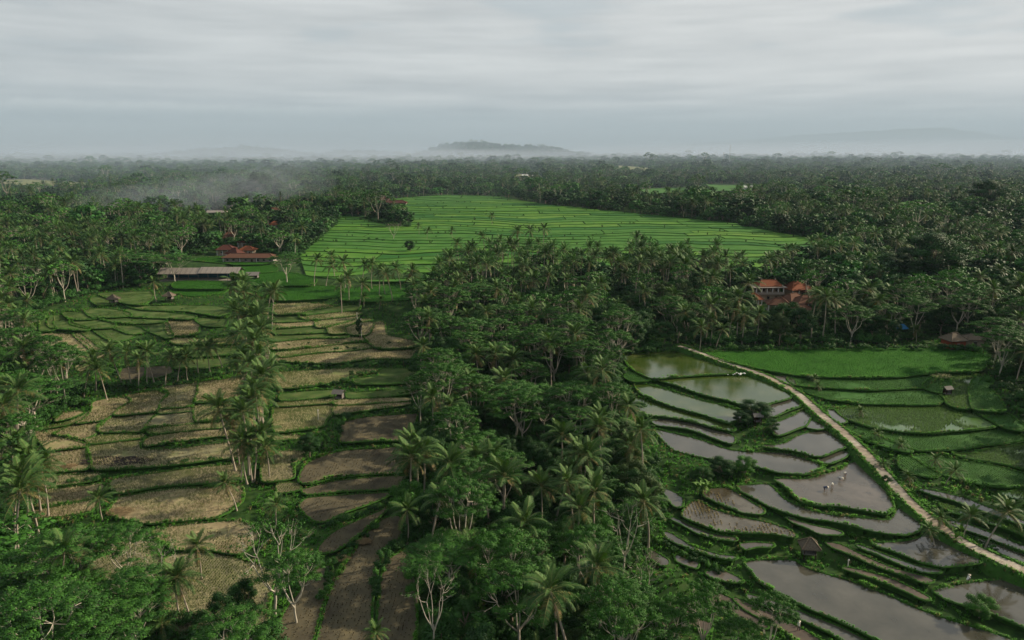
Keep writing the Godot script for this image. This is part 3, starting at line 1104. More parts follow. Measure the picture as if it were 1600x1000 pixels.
func bushes(a: Array) -> void:
	for i in a.size():
		var p: Vector3 = a[i]
		var where := "left terraces" if p.x < -5.0 and p.z > -330.0 else "concrete path" if p.x > 35.0 and p.z > -225.0 else "broad green paddy" if p.x > 35.0 and p.z > -280.0 else "big green field" if p.z < -300.0 else "central gully"
		var spot := ""
		if where == "left terraces": spot = " beside the central woods" if p.x > -42.0 else " near the bottom brown plots" if p.z > -140.0 else " among the bare stubble plots" if p.z > -200.0 else " among the upper green plots"
		elif where == "concrete path": spot = " at its lower end" if p.z > -150.0 else " at its middle bend" if p.z > -190.0 else " at its upper end"
		var size := "knee high" if p.y < 1.0 else "waist high" if p.y < 1.5 else "head high" if p.y < 2.1 else "big"
		var o := solo("low_shrub", bush_meshes[i % 3], size + " leafy shrub on an edge of the " + where + spot, "shrub", Vector3(p.x, ground(p.x, p.z) + 0.25, p.z), "", "shrubs along the " + where)
		o.rotation.y = i * 1.7
		o.scale = Vector3(p.y * 0.75, p.y * 0.8, p.y * 0.75)

func is_open(x: float, z: float, r: float) -> bool:
	var p := Vector2(x, z)
	var d := -z
	if d < 480.0:
		if x > GX0 and x < GX0 + GNX * GS:
			if Geometry2D.is_point_in_polygon(p, open_left) or Geometry2D.is_point_in_polygon(p, open_right): return true
			for q in path_line:
				if Vector2(q.x - x, q.z - z).length_squared() < 49.0: return true
	if d < 122.0 and x > 24.0: return true
	if d < 100.0 and x > -34.0 and x < -12.0: return true
	if d > 330.0 and d < 1000.0 and Geometry2D.is_point_in_polygon(p, mid_outline): return true
	for v in villages:
		if Vector2(v.x - x, v.z - z).length_squared() < v.y * v.y: return true
		if d > 250.0:
			for k in [1.06, 1.12, 1.18]:
				if Vector2(v.x - x * k, v.z - z * k).length_squared() < v.y * v.y * 0.55: return true
	for c in clearings:
		if Geometry2D.is_point_in_polygon(p, c) or Geometry2D.is_point_in_polygon(p * 1.14, c) or Geometry2D.is_point_in_polygon(p * 1.07, c): return true
	return false

func zone(x: float, d: float) -> String:
	var px := x / d
	if d < 340.0 and absf(px + 0.02) < 0.24: return "in the central wooded gully"
	if d < 340.0 and px < 0: return "in the woods left of the left terraces"
	if d < 340.0: return "in the woods right of the right terraces"
	if d < 480.0 and px < -0.3: return "in the left woods before the village"
	if d < 480.0 and px < 0.28: return "in the tree belt before the big green field"
	if px < -0.2: return "in the woods round the left village"
	if px > 0.2: return "in the wide forest behind the right terraces"
	return "in the forest behind the big green field"

func forest() -> void:
	rng.seed = 4242
	var palms: Array[Transform3D] = []
	var palm_c := PackedColorArray()
	var broads := [[] as Array[Transform3D], [] as Array[Transform3D]]
	var broad_c := [PackedColorArray(), PackedColorArray()]
	var umbs: Array[Transform3D] = []
	var umb_c := PackedColorArray()
	var under: Array[Transform3D] = []
	var under_c := PackedColorArray()
	var near_at := {}
	for p in placed_trees: near_at[Vector2i(int(p.x / 5.0), int(p.z / 5.0))] = true
	var d := 84.0
	while d < 7200.0:
		var s := 6.2 + d * 0.0042
		var half := d * 0.86 + 45.0
		var x := -half + rng.randf() * s
		while x < half:
			var xx := x + rng.randf_range(-0.45, 0.45) * s
			var dd := d + rng.randf_range(-0.5, 0.5) * s
			x += s
			var r := rng.randf()
			if is_open(xx, -dd, 3.0): continue
			if dd < 500.0 and near_at.has(Vector2i(int(xx / 5.0), int(-dd / 5.0))): continue
			var grove := noise.get_noise_2d(xx * 0.55 + 300.0, dd * 0.55)
			var y := ground(xx, -dd)
			var in_view := absf(xx) < dd * 0.74 and dd > 60.0
			var share := 0.2 + grove * 0.5
			if dd < 480.0 and dd > 300.0 and xx / dd > -0.3 and xx / dd < 0.3: share += 0.26
			if dd < 520.0 and xx / dd < -0.35: share += 0.2
			if dd > 480.0: share = 0.06 + maxf(0.0, grove) * 0.55
			var zn := zone(xx, dd)
			var corner := dd < 118.0 and xx < -4.0
			if corner: share = 0.06
			var grow := 1.0 + maxf(0.0, (dd - 900.0) * 0.00022)
			grow *= (rng.randf_range(0.75, 1.25) * (1.0 + 0.45 * noise2.get_noise_2d(xx * 0.12, dd * 0.12)) * (1.5 if rng.randf() < 0.04 else 1.0)) if dd > 480.0 else 1.0
			var tone := rng.randf_range(0.6, 1.45) * (1.0 + 0.35 * noise2.get_noise_2d(xx * 0.4, dd * 0.4))
			if r < share:
				var h := rng.randf_range(9.0, 16.0) * (0.7 if corner else 1.0)
				if dd > 480.0: h += 1.5
				if in_view and n_kind.palm < 300 and dd < 700.0:
					palm(xx, -dd, h, ("tall " if h > 14.0 else "short " if h < 10.5 else "") + "coconut palm among other crowns " + zn, "palms " + zn, dd < 150.0)
				else:
					palms.append(Transform3D((Basis(Vector3.RIGHT, rng.randfn(0.0, 0.08)) * Basis(Vector3.UP, rng.randf() * TAU)).scaled(Vector3(grow, h / 12.3, grow)), Vector3(xx, y - 0.3, -dd)))
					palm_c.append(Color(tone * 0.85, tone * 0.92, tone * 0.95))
			elif r < share + 0.07 + (0.05 if dd < 600.0 and xx < 0.0 else 0.0) + (0.14 if dd < 300.0 else 0.0) and grove < 0.3:
				var h := rng.randf_range(13.0, 18.0) * (0.62 if corner else 1.0)
				var sp := rng.randf_range(11.0, 17.0)
				if in_view and n_kind.umbrella < 110 and dd < 800.0:
					umbrella(xx, -dd, h, sp, rng.randi() % 3, ("very wide" if sp > 15.0 else "narrow" if sp < 12.5 else "broad") + " flat crowned umbrella tree standing " + zn, "umbrella trees " + zn)
				else:
					umbs.append(Transform3D(Basis(Vector3.UP, rng.randf() * TAU).scaled(Vector3(sp / 17.0, h / 16.0, sp / 17.0) * grow), Vector3(xx, y - 0.3, -dd)))
					umb_c.append(Color(tone, tone, tone))
			else:
				var h := rng.randf_range(7.0, 13.5) * (0.6 if corner else 0.85 if dd < 200.0 else 1.0)
				var sp := h * rng.randf_range(0.65, 0.95)
				var k := rng.randi() % 4
				if r > 0.93: k = 2
				elif k == 2: k = 0
				if in_view and n_kind.broad < 300 and dd < 600.0:
					var words: String = ["dark green", "mid green", "bright green", "olive green"][k]
					broad(xx, -dd, h, sp, k, ("tall " if h > 11.0 else "low " if h < 8.0 else "") + words + " broadleaf tree " + zn, words + " trees " + zn)
				else:
					var i := rng.randi() % 2
					broads[i].append(Transform3D(Basis(Vector3.UP, rng.randf() * TAU).scaled(Vector3(sp / 8.0 * grow * 1.15, h / 10.0 * grow, sp / 8.0 * grow * 1.15)), Vector3(xx, y - 0.4, -dd)))
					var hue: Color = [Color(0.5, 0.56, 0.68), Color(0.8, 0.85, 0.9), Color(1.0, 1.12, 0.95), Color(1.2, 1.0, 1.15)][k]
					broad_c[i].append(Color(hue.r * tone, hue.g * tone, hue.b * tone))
		d += s * 0.92
	# undergrowth
	d = 82.0
	while d < 640.0:
		var s := 2.3 + d * 0.004
		var half := d * 0.8 + 20.0
		var x := -half
		while x < half:
			var xx := x + rng.randf_range(-0.5, 0.5) * s
			var dd := d + rng.randf_range(-0.5, 0.5) * s
			x += s
			if is_open(xx, -dd, 1.0): continue
			var h := rng.randf_range(1.0, 2.6) * (1.0 + d * 0.001)
			under.append(Transform3D(Basis(Vector3.UP, rng.randf() * TAU).scaled(Vector3(h, h * rng.randf_range(0.7, 1.2), h)), Vector3(xx, ground(xx, -dd) + 0.1, -dd)))
			var g := rng.randf_range(0.6, 1.4)
			under_c.append(Color(g, g, g))
		d += s
	scatter("distant_palms", "far off coconut palms mixed through the forest beyond the fields", "palms", far_palm, palms, palm_c)
	scatter("distant_trees", "far off rounded broadleaf crowns of the forest reaching to the horizon", "forest", far_brd[0], broads[0], broad_c[0])
	scatter("distant_woods", "far off lower broadleaf crowns mixed through the same forest", "forest", far_brd[1], broads[1], broad_c[1])
	scatter("distant_umbrella_trees", "far off flat crowned umbrella trees scattered through the forest", "trees", far_umb, umbs, umb_c)
	scatter("undergrowth", "dense low leafy undergrowth beneath the forest trees", "undergrowth", bush_meshes[0], under, under_c)
	print("palms %d broad %d umb %d under %d grass %d rice %d stubble %d weed %d" % [palms.size(), broads[0].size() + broads[1].size(), umbs.size(), under.size(), grass_at.size(), rice_at.size(), stubble_at.size(), weed_at.size()])

# ---------------------------------------------------------------- buildings
func box_mesh(s: Vector3, m: Material) -> BoxMesh:
	var b := BoxMesh.new()
	b.size = s
	b.material = m
	return b

func at3(x: float, y: float, z: float) -> Transform3D:
	return Transform3D(Basis.IDENTITY, Vector3(x, y, z))

func hip_roof(w: float, d: float, h: float, ridge: float, m: Material, lip := 0.18) -> ArrayMesh:
	var mb := MB.new()
	var a := Vector3(-w / 2, 0, -d / 2)
	var b := Vector3(w / 2, 0, -d / 2)
	var c := Vector3(w / 2, 0, d / 2)
	var e := Vector3(-w / 2, 0, d / 2)
	var r0 := Vector3(-ridge / 2, h, 0)
	var r1 := Vector3(ridge / 2, h, 0)
	var dn := Vector3.DOWN * lip
	mb.quad(e, c, r1, r0, Color.WHITE, Vector3(0, 1, 1))
	mb.quad(a, b, r1, r0, Color.WHITE, Vector3(0, 1, -1))
	mb.flat_tri(a, e, r0, Color.WHITE, Vector3(-1, 1, 0))
	mb.flat_tri(b, c, r1, Color.WHITE, Vector3(1, 1, 0))
	for q in [[a, b], [b, c], [c, e], [e, a]]:
		mb.quad(q[0], q[1], q[1] + dn, q[0] + dn, Color.WHITE, q[0] + q[1])
	mb.quad(a + dn, b + dn, c + dn, e + dn, Color.WHITE, Vector3.DOWN)
	return mb.mesh(m)

func ridge_caps(t: Node3D, w: float, d: float, h: float, ridge: float, m: Material) -> void:
	var mb := MB.new()
	var r0 := Vector3(-ridge / 2, h + 0.05, 0)
	var r1 := Vector3(ridge / 2, h + 0.05, 0)
	mb.tube([r0, r1], [0.16, 0.16], 5, Color.WHITE)
	for s in [-1.0, 1.0]:
		mb.tube([r0, Vector3(-w / 2, 0.04, s * d / 2)], [0.15, 0.15], 5, Color.WHITE)
		mb.tube([r1, Vector3(w / 2, 0.04, s * d / 2)], [0.15, 0.15], 5, Color.WHITE)
	part("ridge_cap", mb.mesh(m), t)

func windows(t: Node3D, wall: Node3D, w: float, d: float, wh: float) -> void:
	var glass := M.glass_dark as StandardMaterial3D
	var n := maxi(1, int(w / 3.2))
	for i in n:
		var x := -w / 2 + w * (i + 0.5) / n
		if i == n / 2:
			var door := part("door", box_mesh(Vector3(0.95, 2.0, 0.08), M.plank_dark), t, at3(x, 1.0, d / 2 + 0.03))
			part("door_frame", box_mesh(Vector3(1.15, 0.12, 0.12), M.white), door, at3(0, 1.06, 0))
		else:
			var win := part("window", box_mesh(Vector3(1.2, 1.1, 0.08), glass), t, at3(x, wh * 0.55, d / 2 + 0.03))
			part("sill", box_mesh(Vector3(1.4, 0.1, 0.2), M.white), win, at3(0, -0.6, 0.05))

func house(x: float, z: float, yaw: float, w: float, d: float, wh: float, rh: float, roof: String, walls: String, label: String) -> void:
	var called := "distant_shed" if roof == "white" else "hut" if roof == "thatch" else "village_house"
	var t := thing(called, label, "building", Vector3(x, ground(x, z) - 0.1, z), yaw)
	var wm: Material = M.redwall if walls == "red" else M[walls]
	var wall := part("wall", box_mesh(Vector3(w, wh + 1.5, d), wm), t, at3(0, (wh - 1.5) / 2, 0))
	part("plinth", box_mesh(Vector3(w + 1.6, 0.5, d + 1.6), M.grey), t, at3(0, 0.05, 0))
	windows(t, wall, w, d, wh)
	var over := 0.5 if roof == "white" else 0.7 if roof == "thatch" else 1.2
	var ridge := maxf(0.5, w - d * 0.9) if roof != "white" and roof != "grey" else w
	var r := part("roof", hip_roof(w + over * 2, d + over * 2, rh, ridge if ridge < w else w + over, M[roof]), t, at3(0, wh + 0.2, 0))
	if roof != "white": ridge_caps(r, w + over * 2, d + over * 2, rh, ridge if ridge < w else w + over, M[roof])
	if roof == "orange" or roof == "brown" or roof == "red":
		for i in 4:
			part("column", box_mesh(Vector3(0.22, wh, 0.22), M.white), t, at3(-w / 2 - 0.4 + (w + 0.8) * i / 3.0, wh / 2, d / 2 + 0.75))

func two_storey(x: float, z: float, label: String) -> void:
	var t := thing("temple_house", label, "house", Vector3(x, ground(x, z) - 0.3, z), 0.05)
	t.scale = Vector3.ONE * 0.82
	part("lower_wall", box_mesh(Vector3(13, 5.0, 9), M.tan), t, at3(0, 1.5, 0))
	part("terrace_slab", box_mesh(Vector3(15, 0.35, 10.5), M.grey), t, at3(0, 4.2, 0.4))
	var up := part("upper_wall", box_mesh(Vector3(9.5, 3.0, 7), M.tan), t, at3(1.2, 5.87, -0.5))
	part("canopy", box_mesh(Vector3(17, 0.32, 11), M.grey), t, at3(0, 7.55, 0.2))
	var r := part("roof", hip_roof(12.4, 8.6, 2.7, 7.0, M.orange, 0.3), t, at3(0.8, 8.02, -0.2))
	ridge_caps(r, 12.4, 8.6, 2.7, 7.0, M.orange)
	for s in [-1.0, 1.0]:
		part("finial", hip_roof(0.7, 0.7, 1.1, 0.05, M.tan), r, at3(3.5 * s, 2.7, 0))
		part("corner_ornament", hip_roof(0.8, 0.8, 0.9, 0.05, M.tan), r, at3(6.0 * s, 0.05, 4.1))
	for i in 6:
		part("column", box_mesh(Vector3(0.34, 3.0, 0.34), M.white), t, at3(-7.0 + 2.8 * i, 5.87, 4.9))
	for i in 4:
		part("window", box_mesh(Vector3(1.1, 1.3, 0.1), M.glass_dark), t, at3(-2.4 + 2.2 * i, 6.0, 3.05))
	part("door", box_mesh(Vector3(1.0, 2.1, 0.1), M.plank_dark), t, at3(5.0, 5.4, 3.05))
	part("railing", box_mesh(Vector3(14.6, 0.8, 0.12), M.grey), t, at3(0, 4.78, 5.5))
	for i in 3:
		part("window", box_mesh(Vector3(1.3, 1.3, 0.1), M.glass_dark), t, at3(-4.5 + 4.0 * i, 2.3, 4.55))
	part("stair", box_mesh(Vector3(2.0, 2.2, 4.0), M.grey), t, at3(-8.0, 1.1, 2.0))

func shed(x: float, z: float, label: String) -> void:
	var t := thing("long_shed", label, "shed", Vector3(x, ground(x, z), z), 0.0)
	for s in [-1.0, 1.0]:
		var w := 19.0
		var r := MB.new()
		var ox: float = s * 9.6
		var e := 3.3 + (0.35 if s > 0 else 0.0)
		var top := 5.6 + (0.35 if s > 0 else 0.0)
		for q in [[-4.6, 4.6], [4.6, -4.6]]:
			r.quad(Vector3(ox - w / 2, e, q[0]), Vector3(ox + w / 2, e, q[0]), Vector3(ox + w / 2, top, 0), Vector3(ox - w / 2, top, 0), Color.WHITE, Vector3(0, 1, q[0]))
			r.quad(Vector3(ox - w / 2, e - 0.12, q[0]), Vector3(ox + w / 2, e - 0.12, q[0]), Vector3(ox + w / 2, top - 0.12, 0), Vector3(ox - w / 2, top - 0.12, 0), Color.WHITE, Vector3(0, -1, -q[0]))
		var rp := part("roof", r.mesh(M.grey), t)
		for k in 8:
			part("batten", box_mesh(Vector3(0.1, 0.07, 4.9), M.plank), rp, Transform3D(Basis(Vector3.RIGHT, 0.463), Vector3(ox - 8.4 + k * 2.4, (e + top) / 2 + 0.06, 2.3)))
	for i in 9:
		for s in [-1.0, 1.0]:
			part("post", box_mesh(Vector3(0.2, 3.6, 0.2), M.plank), t, at3(-18.4 + 4.6 * i, 1.6, 4.1 * s))
	part("back_wall", box_mesh(Vector3(36, 2.4, 0.15), M.tarp_teal), t, at3(0, 1.2, -3.6))
	part("floor_slab", box_mesh(Vector3(37, 0.5, 8.4), M.grey), t, at3(0, 0.0, 0))

func hut(x: float, z: float, w: float, rh: float, kind: String, label: String) -> void:
	var t := thing("field_hut", label, "hut", Vector3(x, ground(x, z) + 0.2, z), fmod(absf(x) * 0.37, 0.6) - 0.3)
	var m: Material = M.thatch if kind == "thatch" else M.plank
	for i in 2:
		for j in 2:
			part("post", box_mesh(Vector3(0.14, 2.6, 0.14), M.plank_dark), t, at3((i - 0.5) * w * 0.75, 0.9, (j - 0.5) * w * 0.6))
	part("platform", box_mesh(Vector3(w * 0.85, 0.12, w * 0.7), M.plank), t, at3(0, 0.8, 0))
	part("back_wall", box_mesh(Vector3(w * 0.8, 1.2, 0.08), M.plank_dark), t, at3(0, 1.45, -w * 0.3))
	part("side_wall", box_mesh(Vector3(0.08, 1.2, w * 0.55), M.plank), t, at3(w * 0.38, 1.45, 0))
	if kind == "thatch":
		var r := part("roof", hip_roof(w * 1.25, w * 1.1, rh, 0.4, m, 0.22), t, at3(0, 2.1, 0))
		ridge_caps(r, w * 1.25, w * 1.1, rh, 0.4, m)
	else:
		var n := 8
		for s in [-1.0, 1.0]:
			for i in n:
				var a := atan2(rh, w * 0.5)
				part("roof_board", box_mesh(Vector3(w * 1.25 / n - 0.03, 0.05, w * 0.62), m), t, Transform3D(Basis(Vector3.RIGHT, a * s), Vector3(-w * 0.6 + w * 1.25 * i / n, 2.15 + rh * 0.5 + 0.02 * (i % 2), w * 0.28 * s)))

func post(x: float, z: float, h: float, label: String) -> void:
	var mb := MB.new()
	mb.tube([Vector3(0, -0.6, 0), Vector3(0.05, h * 0.5, 0), Vector3(0, h, 0.04)], [0.11, 0.09, 0.07], 6, Color(0.5, 0.47, 0.41))
	mb.box(Vector3(0.06, h - 0.2, 0.02), Vector3(0.34, 0.3, 0.06), Color(0.6, 0.58, 0.54), 0.4)
	solo("field_post", mb.mesh(M.paint), label, "post", Vector3(x, ground(x, z), z))

func mast(x: float, z: float, h: float, label: String) -> void:
	var t := thing("telecom_mast", label, "mast", Vector3(x, ground(x, z), z), 0.4)
	var mb := MB.new()
	var c := Color(0.35, 0.35, 0.36)
	for i in 4:
		var a := i * PI / 2
		mb.tube([Vector3(cos(a) * 2.4, -1, sin(a) * 2.4), Vector3(cos(a) * 0.5, h, sin(a) * 0.5)], [0.3, 0.22], 4, c)
	var n := 9
	for k in n:
		for i in 4:
			var a := i * PI / 2
			var b := (i + 1) * PI / 2
			var r0 := lerpf(2.4, 0.5, float(k) / n)
			var r1 := lerpf(2.4, 0.5, float(k + 1) / n)
			mb.tube([Vector3(cos(a) * r0, h * k / n, sin(a) * r0), Vector3(cos(b) * r1, h * (k + 1) / n, sin(b) * r1)], [0.12, 0.12], 3, c)
	part("lattice_tower", mb.mesh(M.paint), t)
	for i in 3:
		var a := i * TAU / 3
		part("antenna_panel", box_mesh(Vector3(0.5, 3.0, 0.4), M.white), t, at3(cos(a) * 1.3, h - 3.0, sin(a) * 1.3))

func rocks(x: float, z: float, label: String) -> void:
	var t := thing("stone_heap", label, "stones", Vector3(x, 5.25, z))
	for i in 14:
		var s := SphereMesh.new()
		s.radius = rng.randf_range(0.15, 0.34)
		s.height = s.radius * 1.3
		s.radial_segments = 6
		s.rings = 3
		s.material = M.white
		part("stone", s, t, Transform3D(Basis(Vector3.UP, rng.randf() * 6.0), Vector3(rng.randf_range(-3.6, 3.6), rng.randf_range(0.0, 0.3), rng.randf_range(-0.8, 0.8))))

func straw(x: float, z: float, r: float, label: String) -> void:
	var mb := MB.new()
	for i in 260:
		var a := rng.randf() * TAU
		var q := r * sqrt(rng.randf())
		var y := (1.0 - q / r) * 0.5 * rng.randf()
		var d := Vector3(rng.randfn(), rng.randfn() * 0.3, rng.randfn()).normalized()
		var p := Vector3(cos(a) * q, y + 0.06, sin(a) * q * 0.7)
		mb.tube([p - d * 0.4, p + d * 0.4], [0.035, 0.02], 3, Color.WHITE)
	solo("straw_pile", mb.mesh(M.straw), label, "straw", Vector3(x, ground(x, z) + 0.6, z))

func burnt(x: float, z: float, w: float, d: float, label: String) -> void:
	var o := PackedVector2Array()
	for i in 40:
		var a := -TAU * i / 40
		var k := 1.0 + 0.4 * noise2.get_noise_2d(cos(a) * 40.0, sin(a) * 40.0) + rng.randf_range(-0.08, 0.08)
		o.append(Vector2(x + cos(a) * w * 0.8 * k, z + sin(a) * d * k))
	var y := ground(x, z) + 0.25
	for p in paddies:
		if Geometry2D.is_point_in_polygon(Vector2(x, z), p.outline): y = p.level
	solo("burnt_patch", sheet(o, y + 0.03, M.burnt), label, "ash", Vector3.ZERO, "structure")

func tarp(x: float, z: float, label: String) -> void:
	var t := thing("tarpaulin_shelter", label, "shelter", Vector3(x, ground(x, z), z), 0.3)
	part("sheet", hip_roof(4.6, 3.6, 1.5, 3.0, M.tarp_blue, 0.05), t, at3(0, 2.3, 0))
	for i in 2:
		for j in 2: part("post", box_mesh(Vector3(0.1, 2.4, 0.1), M.plank_dark), t, at3(-2.0 + 4.0 * i, 1.15, -1.5 + 3.0 * j))

# ---------------------------------------------------------------- people
func capsule_d(p: Vector3, a: Vector3, b: Vector3, ra: float, rb: float) -> float:
	var ab := b - a
	var t := clampf((p - a).dot(ab) / maxf(ab.length_squared(), 1e-6), 0.0, 1.0)
	return p.distance_to(a + ab * t) - lerpf(ra, rb, t)

func skin_body(bones: Array, cell: float, blend: float) -> MB:
	# surface nets over a smooth union of tapered capsules; each bone carries its colour
	var lo := Vector3.ONE * 1e9
	var hi := -lo
	for b in bones:
		for e in [[b[0], b[2]], [b[1], b[3]]]:
			lo = lo.min(e[0] - Vector3.ONE * (e[1] + cell * 2.0))
			hi = hi.max(e[0] + Vector3.ONE * (e[1] + cell * 2.0))
	var n := Vector3i(((hi - lo) / cell).ceil()) + Vector3i.ONE
	var f := PackedFloat32Array()
	f.resize(n.x * n.y * n.z)
	f.fill(0.3)
	var own := PackedInt32Array()
	own.resize(f.size())
	for z in n.z:
		for y in n.y:
			for x in n.x:
				var p := lo + Vector3(x, y, z) * cell
				var v := 0.3
				var best := 9.0
				var id := 0
				for i in bones.size():
					var b: Array = bones[i]
					var d := capsule_d(p, b[0], b[1], b[2], b[3])
					if d < best:
						best = d
						id = i
					var h := clampf(0.5 + 0.5 * (v - d) / blend, 0.0, 1.0)
					v = lerpf(v, d, h) - blend * h * (1.0 - h)
				f[(z * n.y + y) * n.x + x] = v
				own[(z * n.y + y) * n.x + x] = id
	var vert := {}
	var col := {}
	for z in n.z - 1:
		for y in n.y - 1:
			for x in n.x - 1:
				var sum := Vector3.ZERO
				var cnt := 0
				var base := (z * n.y + y) * n.x + x
				for e in [[0, 0, 0, 1, 0, 0], [0, 1, 0, 1, 1, 0], [0, 0, 1, 1, 0, 1], [0, 1, 1, 1, 1, 1], [0, 0, 0, 0, 1, 0], [1, 0, 0, 1, 1, 0], [0, 0, 1, 0, 1, 1], [1, 0, 1, 1, 1, 1], [0, 0, 0, 0, 0, 1], [1, 0, 0, 1, 0, 1], [0, 1, 0, 0, 1, 1], [1, 1, 0, 1, 1, 1]]:
					var fa := f[base + (e[2] * n.y + e[1]) * n.x + e[0]]
					var fb := f[base + (e[5] * n.y + e[4]) * n.x + e[3]]
					if (fa < 0.0) != (fb < 0.0):
						var t := fa / (fa - fb)
						sum += Vector3(e[0], e[1], e[2]).lerp(Vector3(e[3], e[4], e[5]), t)
						cnt += 1
				if cnt:
					vert[base] = lo + (Vector3(x, y, z) + sum / cnt) * cell
					col[base] = bones[own[base]][4]
	var mb := MB.new()
	var step := [1, n.x, n.x * n.y]
	for z in range(1, n.z - 1):
		for y in range(1, n.y - 1):
			for x in range(1, n.x - 1):
				var i := (z * n.y + y) * n.x + x
				for ax in 3:
					var j: int = i + step[ax]
					if (f[i] < 0.0) == (f[j] < 0.0): continue
					var u: int = step[(ax + 1) % 3]
					var w: int = step[(ax + 2) % 3]
					if not (vert.has(i) and vert.has(i - u) and vert.has(i - u - w) and vert.has(i - w)): continue
					var hint := Vector3.ZERO
					hint[ax] = 1.0 if f[i] < 0.0 else -1.0
					mb.quad(vert[i], vert[i - u], vert[i - u - w], vert[i - w], col[i], hint)
	return mb

var body_cache := {}
func person(x: float, y: float, z: float, yaw: float, pose: String, top: String, label: String) -> void:
	if is_nan(y): y = ground(x, z) + 0.6
	var t := thing("person", label, "person", Vector3(x, y, z), yaw)
	var key := pose + top
	if not body_cache.has(key):
		var shirt: Color = {"blue": Color(0.03, 0.05, 0.1), "white": Color(0.6, 0.58, 0.54), "grey": Color(0.2, 0.2, 0.22)}[top]
		var legs := Color(0.06, 0.05, 0.06)
		var skin := Color(0.25, 0.14, 0.085)
		var hip := Vector3(0, 0.88, 0)
		var chest := Vector3(0, 1.32, 0)
		var head := Vector3(0, 1.6, 0.02)
		if pose == "bend":
			hip = Vector3(0, 0.86, -0.12)
			chest = Vector3(0, 0.98, 0.36)
			head = Vector3(0, 0.92, 0.66)
		elif pose == "crouch":
			hip = Vector3(0, 0.26, -0.16)
			chest = Vector3(0, 0.66, 0.1)
			head = Vector3(0, 0.92, 0.2)
		var b := [[hip, chest, 0.16, 0.17, shirt], [chest, chest.lerp(head, 0.5), 0.09, 0.06, skin], [head + Vector3(0, -0.03, 0), head + Vector3(0, 0.07, 0), 0.095, 0.1, skin]]
		for s in [-1.0, 1.0]:
			var hj: Vector3 = hip + Vector3(0.1 * s, -0.04, 0)
			var foot := Vector3(0.14 * s, 0.05, 0.03 + 0.09 * s)
			var knee: Vector3 = hj.lerp(foot, 0.5) + Vector3(0.02 * s, 0.0, 0.07)
			if pose == "crouch": knee = Vector3(0.2 * s, 0.52, 0.24)
			b.append([hj, knee, 0.1, 0.065, legs])
			b.append([knee, foot, 0.062, 0.042, skin if pose == "bend" else legs])
			b.append([foot, foot + Vector3(0.02 * s, -0.02, 0.15), 0.042, 0.035, skin])
			var sh: Vector3 = chest + Vector3(0.2 * s, 0.02, 0)
			var hand := sh + Vector3(0.04 * s, -0.58, 0.05)
			if pose == "bend": hand = Vector3(0.12 * s, 0.3, 0.55)
			if pose == "crouch": hand = Vector3(0.14 * s, 0.34, 0.42)
			var elbow: Vector3 = sh.lerp(hand, 0.5) + Vector3(0.05 * s, 0, -0.03)
			b.append([sh, elbow, 0.055, 0.042, shirt])
			b.append([elbow, hand, 0.04, 0.028, skin])
			for k in 5:
				b.append([hand, hand + Vector3((k - 2) * 0.022, -0.09, 0.02), 0.02, 0.011, skin])
		body_cache[key] = skin_body(b, 0.04, 0.035).mesh(M.paint)
		var hat := MB.new()
		var hc := head + Vector3(0, 0.09, 0)
		var tilt := Basis(Vector3.RIGHT, 0.9 if pose == "bend" else 0.1)
		for k in 14:
			var a := TAU * k / 14
			var c := TAU * (k + 1) / 14
			var p0 := hc + tilt * Vector3(cos(a) * 0.26, -0.02, sin(a) * 0.26)
			var p1 := hc + tilt * Vector3(cos(c) * 0.26, -0.02, sin(c) * 0.26)
			var apex := hc + tilt * Vector3(0, 0.16, 0)
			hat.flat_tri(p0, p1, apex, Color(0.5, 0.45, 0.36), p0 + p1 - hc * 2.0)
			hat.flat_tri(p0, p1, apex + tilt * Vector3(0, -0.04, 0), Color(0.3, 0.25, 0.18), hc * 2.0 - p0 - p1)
		body_cache[key + "hat"] = hat.mesh(M.paint)
	part("body", body_cache[key], t)
	part("straw_hat", body_cache[key + "hat"], t)

